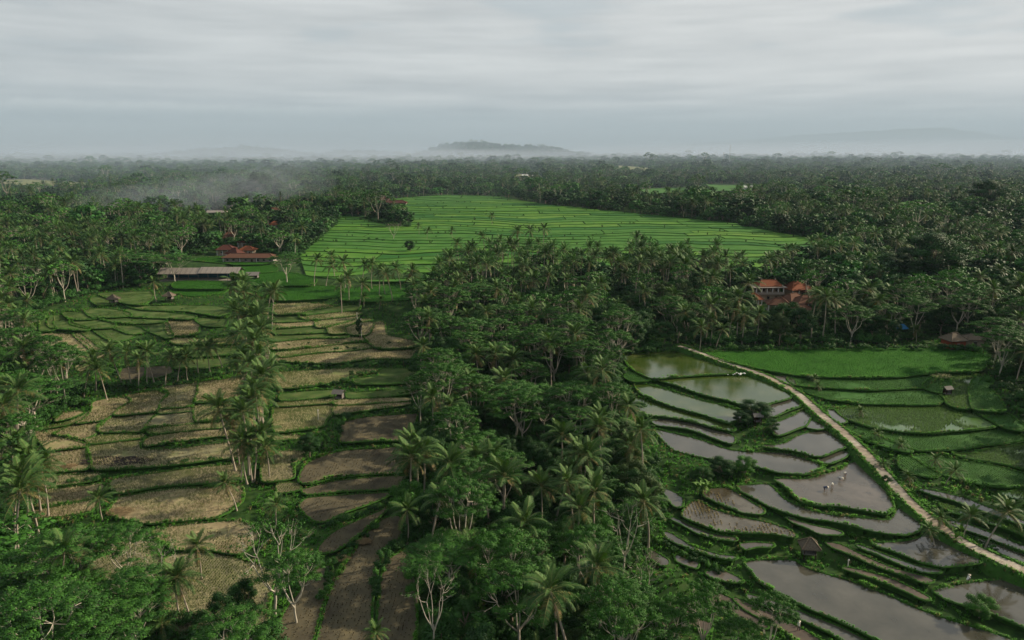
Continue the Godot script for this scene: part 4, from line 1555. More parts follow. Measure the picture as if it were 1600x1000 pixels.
# ---------------------------------------------------------------- sky
func make_sky() -> Image:
	var w := 4096
	var h := 2048
	var f1 := FastNoiseLite.new()
	f1.seed = 5
	f1.fractal_octaves = 5
	f1.frequency = 1.0
	var f2 := FastNoiseLite.new()
	f2.seed = 9
	f2.fractal_octaves = 4
	f2.frequency = 1.0
	var shade := func(px: float, py: float) -> Color:
		var az := (px / w - 0.5) * 360.0
		var el := 90.0 - py / h * 180.0
		var e := maxf(el, 0.0)
		var r := deg_to_rad(az)
		var b := 0.5 + 0.5 * cos(deg_to_rad(az - 72.0))
		var high := Color(0.7, 0.73, 0.745).lerp(Color(0.845, 0.852, 0.85), b)
		var low := Color(0.37, 0.45, 0.505).lerp(Color(0.71, 0.74, 0.755), b)
		# streaks lie along the horizon: sample a cloud sheet seen edge on
		var k := 1.0 / (sin(deg_to_rad(e)) + 0.06)
		var cx := sin(r) * k
		var cz := -cos(r) * k
		var s1: float = f1.get_noise_2d(cx * 0.55 + 3.0, cz * 0.55)
		var s2: float = f2.get_noise_3d(sin(r) * 2.6, (e - az * 0.018) * 0.85, cos(r) * 2.6)
		var s3: float = f1.get_noise_3d(sin(r) * 6.5, (e + az * 0.012) * 2.3 + 40.0, cos(r) * 6.5)
		var t := smoothstep(0.0, 5.0, e + s2 * 1.4)
		var c := low.lerp(high, t)
		var lift := 0.05 * s1 * smoothstep(1.5, 6.0, e) + 0.04 * s2 * smoothstep(0.6, 3.0, e) + 0.03 * s3
		c = Color(c.r + lift * 1.05, c.g + lift, c.b + lift * 0.93)
		var blue := smoothstep(0.12, 0.5, -s1 + 0.25 * s3) * smoothstep(4.0, 9.0, e) * 0.25
		c = c.lerp(Color(0.62, 0.7, 0.745), blue)
		# a bank of cloud tops low on the left
		var left := smoothstep(-2.0, -22.0, az) * smoothstep(-120.0, -70.0, az)
		var ridge := 3.05 + 0.5 * f2.get_noise_2d(az * 0.11, 3.0) + 0.2 * f2.get_noise_2d(az * 0.7, 8.0)
		var edge := smoothstep(ridge + 0.16, ridge - 0.05, e) * smoothstep(ridge - 1.5, ridge, e)
		c = c.lerp(Color(0.77, 0.795, 0.8), left * edge * 0.95)
		var bank := exp(-pow((e - 2.1 - 0.3 * s2) / 0.5, 2.0)) * left * 0.55
		c = c.lerp(Color(0.56, 0.61, 0.64), bank)
		return c.srgb_to_linear()
	var small := Image.create_empty(512, 256, false, Image.FORMAT_RGBF)
	for y in 256:
		for x in 512: small.set_pixel(x, y, shade.call((x + 0.5) * 8.0, (y + 0.5) * 8.0))
	small.resize(w, h, Image.INTERPOLATE_CUBIC)
	for y in range(int(h / 2 - 16.0 / 180.0 * h), h / 2):
		for x in range(w / 2 - 560, w / 2 + 560): small.set_pixel(x, y, shade.call(x + 0.5, y + 0.5))
	return small

func mist(called: String, at: Vector3, size: Vector3, density: float, label: String, box := false) -> void:
	var f := FogVolume.new()
	f.name = numbered(called)
	f.shape = RenderingServer.FOG_VOLUME_SHAPE_BOX if box else RenderingServer.FOG_VOLUME_SHAPE_ELLIPSOID
	f.size = size
	f.position = at
	var m := FogMaterial.new()
	m.density = density
	m.albedo = Color(0.7, 0.78, 0.86) if called == "haze" else Color(0.87, 0.92, 1.0)
	f.material = m
	add_child(f)
	tag(f, label, "mist", "", "stuff")

func _ready() -> void:
	var cam := Camera3D.new()
	cam.name = "camera"
	cam.position = Vector3(0, 70, 0)
	cam.rotation_degrees = Vector3(-13.024, 0, 0)
	cam.fov = 46.997
	cam.near = 0.5
	cam.far = 40000.0
	add_child(cam)
	cam.current = true
	var env := Environment.new()
	env.background_mode = Environment.BG_SKY
	env.tonemap_mode = Environment.TONE_MAPPER_LINEAR
	env.tonemap_exposure = 1.65
	env.sdfgi_enabled = true
	env.ssao_enabled = true
	env.ssil_enabled = true
	var sky := Sky.new()
	var pano := PanoramaSkyMaterial.new()
	pano.panorama = ImageTexture.create_from_image(make_sky())
	pano.energy_multiplier = 0.62
	sky.sky_material = pano
	env.sky = sky
	env.sky_rotation = Vector3(0, PI, 0)
	env.fog_enabled = true
	env.fog_density = 0.00003
	env.fog_light_color = Color(0.8, 0.91, 1.0)
	env.volumetric_fog_enabled = true
	env.volumetric_fog_density = 0.0
	var we := WorldEnvironment.new()
	we.name = "world_environment"
	we.environment = env
	add_child(we)
	var sun := DirectionalLight3D.new()
	sun.name = "sun"
	var az := deg_to_rad(72.0)
	var el := deg_to_rad(27.0)
	var to_sun := Vector3(sin(az) * cos(el), sin(el), -cos(az) * cos(el))
	sun.basis = Basis.looking_at(-to_sun)
	sun.light_energy = 1.6
	sun.light_color = Color(1.0, 0.93, 0.82)
	sun.light_angular_distance = 0.8
	sun.shadow_enabled = true
	add_child(sun)

	rng.seed = 11
	noise.seed = 2
	noise.frequency = 0.02
	noise.fractal_octaves = 4
	noise2.seed = 6
	noise2.frequency = 0.05
	noise2.fractal_octaves = 3
	gully = pts2([1.9,-93.1,1.6,-111.1,0,-136.8,-1.6,-175.5,0,-226.3,10,-281.5,38.9,-272.2,62.2,-267.7])
	mid_outline = pts2([-148.3,-640.2,-130.6,-629.3,-94.2,-566.2,-77.4,-557.6,-83.6,-603.5,-125.5,-743.2,-137.8,-825.8,-117.5,-854.2,-76.9,-895.2,-14.9,-864.1,32.7,-758.4,89.1,-688,136,-629.3,175.8,-579.7,186.2,-529.4,202.9,-480.5,182.9,-425.3,161.1,-397.9,127.5,-348.8,106.4,-355.6,90.1,-366.2,68.3,-389.5,48.8,-369.9,31.6,-359.1,16.1,-366.2,-3.3,-373.7,-33.8,-348.8,-47.9,-339.2,-71.8,-339.2,-99.8,-352.2,-120.8,-415.8,-128.8,-493.5,-136.5,-570.6])
	open_left = pts2([-174.6,-255.1,-188,-285.4,-183.1,-318.5,-162.3,-342.3,-183.8,-389.5,-179.9,-411.2,-160.7,-432.8,-140.5,-422.9,-110.4,-393.7,-54.1,-385.4,-32.4,-333.8,-30.1,-309,-42.1,-300,-30.7,-226.3,-23.6,-175.5,-23.3,-160.6,-20.6,-134.3,-19.2,-120.7,-16.7,-116.7,-13.4,-90.4,-28,-90.4,-32.8,-96,-46.2,-99.8,-61.4,-100.6,-76.9,-103.9,-117.1,-167.7,-118.2,-183.9,-116.9,-196.9,-127.7,-196.9,-152.1,-226.3])
	open_right = pts2([36.2,-228.9,42.1,-233.6,66.9,-239.9,158.7,-239.9,142.5,-208.5,131.4,-183.9,128.1,-167.7,81.2,-90.4,40.6,-90.4,24.4,-94.5,22.8,-100.6,22.2,-114.7,28.3,-131.8,30.5,-150.9,30.5,-164.1,28.7,-183.9,31.8,-203.1])
	make_materials()
	M.glass_dark = mat(0.15, 0.5)
	M.glass_dark.albedo_color = Color(0.09, 0.1, 0.11)
	M.plank_dark = mat(0.85, 0.3)
	M.plank_dark.albedo_color = Color(0.2, 0.15, 0.11)
	M.tarp_blue = mat(0.5, 0.4)
	M.tarp_blue.albedo_color = Color(0.1, 0.42, 0.62)
	M.tarp_teal = mat(0.7, 0.3)
	M.tarp_teal.albedo_color = Color(0.12, 0.32, 0.36)
	var c3 := Curve3D.new()
	for i in path_line.size():
		var p: Vector3 = path_line[i]
		var tn: Vector3 = (path_line[mini(i + 1, path_line.size() - 1)] - path_line[maxi(i - 1, 0)]) / 6.0
		c3.add_point(p, -tn, tn)
	c3.bake_interval = 0.5
	var run := 0.0
	while run < c3.get_baked_length():
		path_fine.append(c3.sample_baked(run, true))
		run += 3.0

	paddy("green", 6, [64.2,-228.3,74.8,-230.6,100.6,-232.5,122.5,-234.5,144.1,-235.3,154.6,-234.5,148.7,-223,139.8,-211.9,135.2,-209.9,125.7,-209.9,121.9,-208,116.4,-206.7,111.7,-204.9,100.2,-204.2,89.3,-204.9,82.6,-206.7,76.6,-211.3,70.6,-216.7,66.1,-221.6], "broad bright green rice paddy below the village trees, at head of the right terraces")
	paddy("green2", 5.3, [80.9,-204,89,-204,100.2,-204,113.9,-205.5,122.6,-207.7,123.8,-206.5,118.9,-201,115.2,-196.9,111,-196.3,103.3,-195.2,99.4,-194.6,92.8,-195.7,86.2,-196.9,80.7,-198.6], "long narrow green paddy directly under the broad bright green one")
	paddy("wet", 5.3, [77.6,-205.2,79.7,-205.8,80.5,-203.4,79.1,-199.2,77.9,-201], "tiny puddled plot beside the path at the tip of a long green paddy")
	paddy("green2", 5.3, [123.2,-204,125.4,-204,123.2,-199.2,118.1,-191.9,116.4,-193.2,115.7,-195.7,118.8,-199.8], "small dull green triangular paddy left of the streaky flooded plot")
	paddy("dry2", 5.6, [123.9,-206.4,126.8,-206.4,126.1,-204.3,123.7,-204.3], "very small straw coloured plot at the corner of the broad green paddy")
	paddy("green2", 4.7, [81.5,-195,86.7,-195.6,92.8,-195.6,99.3,-194.2,106.7,-194.7,114.2,-195.6,116.2,-193.1,117.1,-190.9,113.9,-186.7,110.9,-184.4,101.4,-184.4,92.3,-185.2,88.9,-186.7,85,-188.8,82.8,-192], "second narrow green paddy with a white puddle at its right end")
	paddy("young", 5, [128.5,-207.4,136.6,-206.8,131.1,-200.1,127.7,-195.5,122.4,-185.9,119.7,-180.9,116,-180.6,115.2,-182.8,117,-186.9,117.6,-190,122.9,-199], "upright paddy of pale water with dark planting rows near the right edge")
	paddy("green2", 5.4, [136.5,-205.5,137.4,-202.5,131.9,-195.4,128.5,-185.7,124.3,-177.4,121.5,-177.4,119,-178.3,122.3,-184.7,127.8,-194.3], "shaded green paddy curving round the right of the streaky flooded plot")
	paddy("young", 4, [85,-180.7,90.8,-183.1,97.7,-183.6,110.9,-183.1,114.3,-183.1,119.5,-181,119.1,-178.3,118.6,-172.4,118,-170.3,115.8,-169.4,110.2,-167.9,105.1,-167.1,99.7,-165.8,95.3,-166.3,91.8,-167.7,87.8,-169.8,86.1,-172.9,84.4,-175.6], "wide half flooded paddy with pale streaks, centre of the right terraces")
	paddy("water", 4.2, [82.6,-180.2,82.5,-177.3,82.4,-173.2,81.2,-172.4,81.3,-176], "short ditch of standing water between path and the wide half flooded paddy")
	paddy("green2", 4.4, [120.1,-178.2,125,-178.9,125,-174.1,123.6,-168.4,121.7,-166.7,119.9,-168.4,119.9,-171.8,119.8,-175.9], "narrow green paddy running down to the right frame edge beside a grassy bund")
	paddy("green2", 3.3, [87.8,-166.2,91.8,-165.2,95.7,-163.9,100.5,-164.3,107.6,-166,114.7,-167.6,120.2,-169.1,121.5,-166.2,120.4,-163,115.4,-161.4,108.4,-159.9,102.8,-158,96.5,-157.2,92.5,-157.2,90.8,-160.2,89.3,-163.7], "green paddy with a pale right end, just below the wide half flooded one")
	paddy("green2", 3.4, [82.2,-169.4,84.9,-170.1,86.5,-167.6,87.2,-162.7,88.3,-158.9,90.2,-156.6,89.5,-156.1,87,-158.1,84.4,-161.9,83.1,-165.9], "slim green wedge of paddy along the right bank of the path")
	paddy("green2", 2.6, [87.3,-153.8,89.2,-154.2,90.2,-151.1,90.9,-145.8,88.2,-144.5,85.9,-146.4,85,-148.7], "little green corner paddy where two dark bunds meet right of the path")
	paddy("green2", 2.6, [90.8,-154.5,96.8,-154.9,98.1,-153.1,100.4,-151.4,104.8,-149.4,107.3,-146.7,109.4,-144.2,106.5,-139.9,100.1,-139.9,96.9,-141.1,94,-143,92,-145.5,91.1,-149,90.9,-152.1], "large smooth green paddy low on the right, edged by a diagonal dark bund")
	paddy("young", 3, [100.1,-154.7,105.2,-154.7,108,-156.5,113.4,-158.3,120,-159.8,117.2,-153.3,111.7,-146.8,108.8,-149.2,105.9,-151.2,102.2,-152.9], "green paddy flecked with water cut by the right frame edge")
	paddy("water", 1.9, [84.1,-139.3,86.2,-138.5,88.2,-137.3,90.7,-135.1,92.1,-132.4,93.7,-129.8,95.9,-125.8,96.5,-124.6,95.9,-123.6,95.3,-124.8,93.6,-127.7,91,-131.3,88.2,-135.1,85.8,-137.3], "dark narrow water terrace uppermost of the stepped strips right of the path")
	paddy("young", 1.2, [85.3,-133.9,87.8,-132.1,89.7,-129,91.7,-126.6,94.3,-123.2,94.9,-122.1,94.2,-121,92.9,-124.6,89.9,-127.6,87.8,-130.1,85.7,-131.6], "second narrow strip terrace of sprouting water right of the path")
	paddy("water", 0.5, [83.6,-129,85.7,-128.4,87.8,-125.9,89.6,-123.1,91.9,-119.5,92.5,-118.4,91.8,-117.4,89.3,-120.8,87.5,-123.6,85.4,-125.9,83.9,-127.4], "third narrow strip terrace of water right of the path")
	paddy("water", 0.1, [86,-122.9,88.1,-120.6,89.3,-118.9,91.2,-116.4,89.6,-114.1,87.7,-117.4,86.4,-119.8], "lowest narrow strip terrace, squeezed against the right bank of the path")
	paddy("young", 2.2, [99.2,-137.4,101.2,-137.4,106.2,-138.7,101.8,-132.3,100.9,-135,99.3,-136.2], "rippled pale water paddy behind the tall leaning palm at right")
	paddy("young", 1.6, [96.7,-134,98.3,-133,102.3,-133,101.3,-131.4,98.3,-131.1], "slim pale water terrace at the right edge under the rippled paddy")
	paddy("algae", 5.2, [37.8,-230.3,41.6,-230.3,54.7,-233.5,58.7,-228.1,60.5,-222.9,65.5,-213.9,64.8,-210.6,57,-209.3,47,-207.1,41.5,-205.8,39.6,-208.7,37.2,-214.9,36.9,-221.5], "olive flooded paddy uppermost of the left bank beside the path")
	paddy("algae", 4.7, [43.4,-205.6,48.9,-206.8,64.2,-207.7,69.9,-207.7,72.4,-204,74.5,-199.3,75.5,-194.2,74.2,-189.6,68,-185.7,63.2,-182.2,61.1,-184.2,58.4,-187.7,54.5,-190.9,51.2,-194.7,48.1,-199.9,45.4,-202.8], "flooded paddy reflecting a coconut palm beside the path bend")
	paddy("green2", 4.8, [35.3,-212.9,36.7,-213.2,39.1,-207.7,40.2,-205.9,38.3,-204.6,35.5,-204,34.2,-206.8], "small grassy corner paddy at the top left of the flooded terraces")
	paddy("water", 4.2, [63.6,-180.2,66.7,-182.6,73.5,-186.6,75.2,-189.2,76.5,-186.9,76.1,-184.8,71.7,-181.6,66.1,-176.9,64.4,-177.3,63.8,-178.7], "silver water strip tucked under the palm reflecting paddy")
	paddy("water", 3.7, [65.2,-171.5,68.7,-174.1,76.2,-181.1,75.8,-178.2,73.8,-174.6,71.8,-171.5,67.9,-168.5,63.5,-165.4], "silver water paddy right of the dark round bush")
	paddy("water", 3.6, [73.9,-172.6,75.2,-173.9,76.1,-171.7,75.9,-170.2,74.3,-169.6,73.2,-170.4], "tiny pond against the path's left verge above a red earth bank")
	paddy("algae", 4, [36.4,-201.7,38.9,-201.4,43.1,-196.8,47.6,-191.4,51.5,-187.2,55.6,-183.6,58.1,-180.7,58.4,-178.8,57.1,-176.3,55.3,-173.8,53.5,-173.3,50.4,-177.9,47.2,-180.7,43.4,-184.6,39.8,-189.2,36.5,-195.2], "long olive water strip below the palm reflecting paddy")
	paddy("algae", 3.4, [31.5,-191.2,33.5,-192.6,35.9,-190.4,39.1,-186.8,42.9,-182.4,46.1,-179,49.2,-175.8,52.3,-172.7,53.6,-170.5,53.3,-169.2,50.5,-170.9,46.5,-175.1,41.9,-177.9,37,-179.5,35.1,-180,32.9,-185.6], "olive and silver water strip, third down from the path head")
	paddy("water", 2.8, [36.2,-177.2,39.2,-177.2,42.8,-176,46.2,-173.8,49.2,-170.8,52.1,-167.4,52.4,-165.4,51.5,-162.8,49.7,-164.6,47.7,-167.4,45.4,-170.3,43.2,-172,39.7,-173.4,36.8,-174.2], "narrow silver water strip left of the dark round bush")
	paddy("water", 3, [59,-159.8,61.1,-159.6,64.7,-161.3,68.9,-165.3,72.6,-167.7,76.3,-168.6,76.9,-164.9,77.7,-161,76.9,-159.8,73.9,-157.9,69.9,-155,68,-154.7,66.3,-156.5,64.1,-157.9,61.4,-158.7], "triangular mirror pond below the red earth bank by the path")
	paddy("water", 2.2, [36.1,-171.2,38.6,-169.3,42.1,-166.9,45.1,-164.1,47.4,-161.3,50.2,-158.7,52.9,-157.6,55.7,-157.2,59.5,-157.4,62.3,-156.9,64.8,-154.7,66.6,-152.3,67.5,-149.6,63.9,-147.6,62,-147,57.7,-147.9,55,-149.9,51.7,-151.6,48.7,-153.3,45.6,-154.7,41,-157.2,38.1,-159.8,36.9,-164.8], "long curving water terrace running behind the banana thicket")
	paddy("water", 2.4, [69,-152.9,72.4,-155.3,76.1,-157.5,76.3,-157.1,74.4,-155,70.5,-152.2,69.1,-152.2], "thin sliver of water inside the bright grassy bank by the path")
	paddy("mud", 1.6, [77.1,-153.6,78.6,-154,78.4,-148.6,77.6,-142.9,76.1,-138.2,75,-134.3,74.1,-132.4,71.9,-130.3,70.3,-130.8,68.3,-131.9,64.5,-133.5,60.8,-133.8,58.5,-134.6,57.7,-136.8,57.6,-139.7,57.2,-142.9,56.5,-144.5,58.5,-144.8,61.1,-144.5,63.9,-144.8,67.9,-147.3,72.5,-149.9], "muddy pond where four bent figures plant rice seedlings")
	paddy("water", 1, [47.9,-142.8,49.8,-143,53.8,-143.3,54.3,-140.9,54.6,-136.9,56,-134.4,58.7,-131.5,61.8,-129.9,66.3,-128.9,70.7,-127.9,73,-128.4,75.4,-131.5,77,-133.1,77.8,-132.8,77.8,-130.2,76.8,-126.9,74.7,-124.5,72,-123.4,68.8,-124.1,65.9,-125.5,63.2,-127.4,60.4,-128.7,57.6,-129.4,54.8,-131,52.9,-132.8,51.1,-134.9,49.6,-138,48,-140.6], "crescent water terrace wrapping under the rice planters' pond")
	paddy("mud", 0.5, [53.7,-130.1,55.1,-128.5,57,-127,60,-125.6,61.1,-124.7,60.5,-124.3,57.6,-124.5,55.8,-126.9,54.2,-128.6], "thin brown mud sliver under the crescent water terrace")
	paddy("weedy", 0.6, [40.6,-142,43,-142.6,45.2,-142.9,46.2,-140.5,47.8,-136.5,49.3,-133.3,48.5,-132.2,45.4,-132.8,44.7,-133.8,42.5,-136,40.8,-138.2,40,-139.4], "weed speckled water plot below the banana thicket")
	paddy("weedy", 0, [37,-137.7,38.5,-137.2,39.8,-134.4,42.8,-132.3,45.9,-130.3,49.1,-128.8,51.8,-126.6,52.5,-124.5,51.5,-124.5,48.8,-125.6,45.7,-125.9,42.4,-126.1,39.2,-126.6,36.8,-128.8,34.9,-130.5,33.9,-132.1,34.7,-134.4], "long weed speckled water terrace under a thick grassy bank")
	paddy("water", 0.2, [32.2,-142.8,33.6,-141.3,34.6,-139.3,33.9,-136.2,33,-135.9,32.5,-138.5], "small leaf shaped water plot at the left end of the lower terraces")
	paddy("water", -0.6, [31.6,-131.9,33.1,-130.6,34.8,-128.4,37.6,-125.8,40.7,-124.8,41.5,-124.6,41.1,-124.1,38.3,-124.8,35.7,-126.2,33.8,-128.9], "narrow curved water strip under the long weedy terrace")
	paddy("water", -1.1, [29.2,-127.4,30,-126.9,31.2,-125,32.9,-122.3,35.3,-120.5,37.7,-119.2,39.9,-118.8,38.8,-118.4,36,-119.6,33.6,-121.4,31,-123.6,29.4,-125.7], "narrow dark water strip left of the bright grass mound")
	paddy("mud", -0.9, [42.5,-122.8,44.9,-123.2,47.9,-122.8,47.3,-122.3,44.6,-122.3,42.5,-121.5], "small muddy hollow behind the bright grass mound")
	paddy("water", 0.2, [65.8,-121.5,67.5,-121.1,72.5,-121.9,76,-123.4,79,-127.7,79.5,-127.4,80.4,-125.5,81.1,-121.4,81.2,-119.6,81.6,-117.2,81.3,-115.4,78.6,-114.6,73.8,-114,71.5,-115,70,-117,67.9,-119.2,66.3,-120.4], "fan shaped pond with dark palm reflections beside the path")
	paddy("water", -0.2, [63.1,-121.2,65.1,-119,67.4,-116.4,69.8,-114.2,72.8,-113.1,72.6,-112.8,70.1,-113,67.7,-115.2,65.6,-118.1,63.4,-120.4], "hairline strip of water under the fan shaped pond")
	paddy("soil", -0.6, [58.3,-122.9,60,-122.1,62,-119.2,64,-116.3,66.2,-113.9,69.5,-111.9,70.5,-110.9,69.1,-110.4,66.7,-112.7,63.6,-115.5,60.9,-119.2,58.7,-121.5], "dark grassy mud strip leading to a straw covered knob")
	paddy("soil", -1.2, [58.3,-115.4,60.4,-114.6,62.8,-113.1,64.6,-111.7,66.3,-109.3,67.7,-106.8,66.9,-106.6,65.1,-109.2,62.5,-111.9,59.8,-114.2], "dry grey mud bed along the top of the large lower pond's dyke")
	paddy("water", -1.4, [70.4,-108.9,73.6,-110,78.4,-111.1,82.9,-111.8,85.1,-111.1,86.5,-109.2,79.7,-98.8,78.8,-99.8,77.8,-101,75.6,-103.5,72.9,-105.3,71.1,-106.7,70.6,-107.9], "pond at the right edge with a leafy bush standing in it")
	paddy("water", -2.2, [41.9,-118.5,43.8,-119.2,47.5,-119.4,50.7,-119.2,52,-116.8,54.6,-114.8,57.3,-113.3,59.4,-111.6,62.1,-108.8,65.1,-105.1,69,-101.8,73,-99.2,75.4,-97.2,76.4,-95.7,73.1,-91.2,58.5,-91.2,55.6,-97.5,53.3,-100.6,50.8,-103.3,48,-105.8,46,-108.4,44.6,-109.9,44,-111.2,42.7,-113.1,42.4,-115.8], "very large grey brown pond across the bottom right")
	paddy("water", -2.8, [39.7,-109.7,42.4,-108.2,45.8,-106.1,47.4,-104.1,50.3,-101.9,52.3,-99.7,53.8,-97.4,51.3,-97.4,49.6,-100.1,47.5,-102.3,45.2,-104.5,42,-107,40,-108.6], "narrow water strip under the very large bottom pond")
	paddy("soil", -3.3, [37.5,-109.4,39.8,-107.2,42,-105.5,43.8,-103.2,45.9,-100.4,47.2,-98.1,44.3,-98.1,42.6,-101.5,40.5,-104.2,38.3,-106.9], "bare wet earth strip where a figure in white stands")
	paddy("water", -1.6, [25.1,-122,26.1,-120.9,27.5,-118.8,27.3,-117.3,26.5,-117.3,25.3,-119.4], "small water plot among trees at the left of the lower terraces")
	paddy("mud", -2, [30,-120.7,31.2,-119.4,32.9,-118.4,32.4,-117.1,30.9,-118,29.9,-119.2], "short mud plot beneath spreading green tree crowns")
	paddy("mud", -2.4, [34.4,-116,36.9,-116.4,38.7,-114.6,39.4,-113.4,37.6,-113.4,35.1,-114.4], "brown mud plot seen through a leafless tree")
	paddy("soil", -3.6, [27.2,-107.5,29.5,-105.6,31.4,-103.3,30.6,-101.7,28.6,-103.5,27.2,-105.6], "dark mud plot at the bottom among the tree trunks")
	paddy("soil", -3.4, [34.5,-111.5,37.3,-108.8,39.8,-105.3,40,-102.4,38.5,-102.7,36.3,-105.3,34,-108.3], "dark earth plot between two pale forked trees at the bottom")
	paddy("dry", 3.18, [-113.2,-189.5,-111.1,-192.1,-107.2,-192.7,-104.6,-190,-103.9,-184.9,-103.9,-181,-103.8,-176.6,-106.8,-175.5,-108.7,-174.4,-108.4,-177.3,-109.9,-183], "dry tan stubble paddy left most of the upper bare row")
	paddy("dry", 3.42, [-106.4,-194.6,-104,-196.3,-100.9,-198,-97.4,-195.5,-95.6,-192.5,-95.7,-189.3,-93.9,-184.3,-93.8,-182.1,-98,-180.6,-102,-179.7,-102.8,-184.3,-102.8,-190.4], "dry tan stubble paddy below the fourth and fifth palms of the row")
	paddy("dry3", 3.64, [-99.4,-201.1,-92.9,-204,-91.9,-203.7,-89.4,-196.2,-85.9,-186.2,-89.8,-184.7,-92.4,-184.4,-93.9,-188.7,-95.2,-196.2], "grey tan stubble paddy in the middle of the upper bare row")
	paddy("dry", 3.84, [-90.4,-204.6,-85.7,-207,-80.7,-209.2,-75.2,-194,-79.2,-190.2,-84.6,-188.1,-87.3,-196.8], "tan stubble paddy with a green stain beside the palm grove")
	paddy("dry2", 3.17, [-84.8,-187.5,-76.6,-190,-74,-190.6,-69.9,-179.2,-73.2,-177.3,-79.3,-175.5,-82.2,-181.1], "stubble paddy with a bright green weed patch beside the palm grove")
	paddy("dry2", 3.18, [-92.1,-183,-85.4,-184.9,-84.7,-183.2,-91,-181.3], "thin strip of stubble between two straight bunds")
	paddy("dry3", 2.87, [-91.6,-180,-84.5,-182.3,-81.3,-176.7,-80.8,-174.9,-84.9,-173.6,-89.9,-171.9,-91,-173.6], "square stubble paddy with a small dark heap at its corner")
	paddy("dry3", 2.8, [-102.6,-179.2,-97.8,-180.2,-93.6,-181.1,-92.5,-175.6,-91.8,-172.3,-90.7,-169.9,-95.6,-169.5,-100.6,-169.5,-102.3,-172,-102.7,-175.6], "greyish stubble paddy in the centre of the bare terraces")
	paddy("dry", 2.61, [-109.2,-174.3,-103.8,-176.1,-103.1,-172.5,-102.8,-170.2,-101.8,-167.9,-102.8,-165.4,-105.4,-166.3,-110,-167.5,-110.9,-168.3,-110.4,-172.1], "stubble paddy inside a looping dark bund")
	paddy("dry", 2.41, [-117.1,-169.6,-114.8,-172.6,-111.8,-173.5,-112.2,-169.6,-111.5,-167.1,-106.2,-164.9,-101.5,-162.4,-100.1,-161.2,-104,-159.7,-107.1,-159,-109.5,-161.6,-113.4,-165.5], "large open tan paddy at the left edge of the bare terraces")
	paddy("dry2", 2.92, [-115.4,-171.5,-112.7,-173.9,-110.7,-177.8,-110.9,-182,-111.2,-183.7,-109.7,-179.8,-110.5,-175.7,-112.1,-173.5], "thin curving tan strip at the foot of the left hand thicket")
	paddy("dry", 3.04, [-116.3,-180.9,-114,-182.4,-112.5,-181.9,-113.3,-178.6,-115.4,-176.3], "small tan corner plot hidden beneath leaning bare branches")
	paddy("dry2", 2.43, [-101.4,-165.1,-100.2,-166.9,-94.8,-167.7,-89.8,-167.5,-89.1,-166.3,-94.5,-164.3,-99.1,-162.7], "narrow stubble strip above the burnt patch paddy")
	paddy("dry2", 2.71, [-89.4,-170.8,-84.3,-172.3,-79.3,-174,-72.8,-175.4,-69.1,-176.7,-67.6,-172.7,-76.1,-171.6,-86.9,-168.3,-88.6,-169.3], "green tinged stubble strip below the small dark heap")
	paddy("dry", 2.44, [-87.3,-165.1,-86.2,-167.1,-75.8,-170.8,-67.4,-171.9,-65.9,-167.9,-71.3,-167.3,-77.1,-165.1,-83.8,-162.3,-85.6,-161.5,-86.8,-163.3], "pinkish stubble strip edged by knee high bushes")
	paddy("dry3", 2.08, [-98.9,-161.6,-94.2,-163.6,-89.4,-165.3,-88.1,-162.4,-86,-159.4,-78.8,-159.7,-72.3,-162,-64.7,-163.6,-61.8,-155.5,-66.4,-154.7,-73.8,-151.9,-82.1,-150.2,-90.8,-149.2,-93.4,-152.9,-96.4,-157.2], "wide stubble paddy with a black burnt patch")
	paddy("dry", 1.88, [-106.3,-158.5,-100.5,-161,-97.7,-156.9,-94,-151.3,-93.5,-149.6,-98.9,-148.6,-100.1,-148.3,-102.9,-153.4], "squarish tan paddy with a pile of straw, left of the burnt patch")
	paddy("dry3", 1.51, [-98.5,-146.5,-92.7,-147.5,-89.9,-147.8,-88.5,-145.3,-91.9,-143.7,-96.1,-142.2,-98.2,-140.4,-98.8,-144.3], "narrow stubble strip with a row of small shrubs along its edge")
	paddy("dry3", 1.55, [-84.7,-144.9,-79.9,-146.8,-71.7,-150,-64,-152,-60.8,-152.7,-58.1,-145.2,-60.6,-144,-67.4,-143.3,-73.6,-142.1,-80,-139,-84.1,-142.4], "pinkish grey stubble paddy above a dark curved bank")
	paddy("dry", 1.22, [-98.3,-139.3,-93.2,-141.3,-87.3,-143.1,-85.5,-142.2,-84.4,-137.6,-87.6,-136.2,-91.6,-134.2,-94.2,-133.2,-96.3,-135.6], "stubble paddy at the left edge below the shrub row")
	paddy("dry", 1, [-94.2,-131.9,-90,-133.6,-84.9,-135.9,-83.7,-136,-83.3,-134.4,-82.9,-132,-86.8,-130.4,-91.9,-129.4], "lowest stubble strip at the left edge above the tree tops")
	paddy("dry", 1.05, [-79.4,-137.6,-71.7,-140.8,-64.1,-141.7,-57.2,-142.6,-54.6,-135.9,-56.8,-129.8,-63.6,-128.3,-68.1,-127.3,-73.3,-128.8,-76.3,-129.8,-78.7,-131.6,-79.4,-136.8], "broad yellowish stubble paddy right of the short yellow palm")
	paddy("dry", 0.54, [-66.9,-125.4,-61,-127.3,-52.2,-128.5,-46.8,-122.8,-48.2,-117.5,-54.7,-119,-59.6,-118.8,-63.3,-121], "stubble paddy behind the feathery trees at the lower left")
	paddy("dry3", 0, [-60.6,-116.7,-53.4,-118,-44.2,-114.3,-40.6,-111.1,-38.5,-102.3,-37.1,-94.5,-46.4,-93.4,-54.4,-102.3], "shaded bare plot under the lower left trees")
	paddy("dry3", 0.23, [-78.8,-120.6,-65.8,-121.5,-62.8,-117.6,-59.1,-110.8,-67.2,-109.8,-73.6,-112.7], "bare patch glimpsed between the feathery trees at lower left")
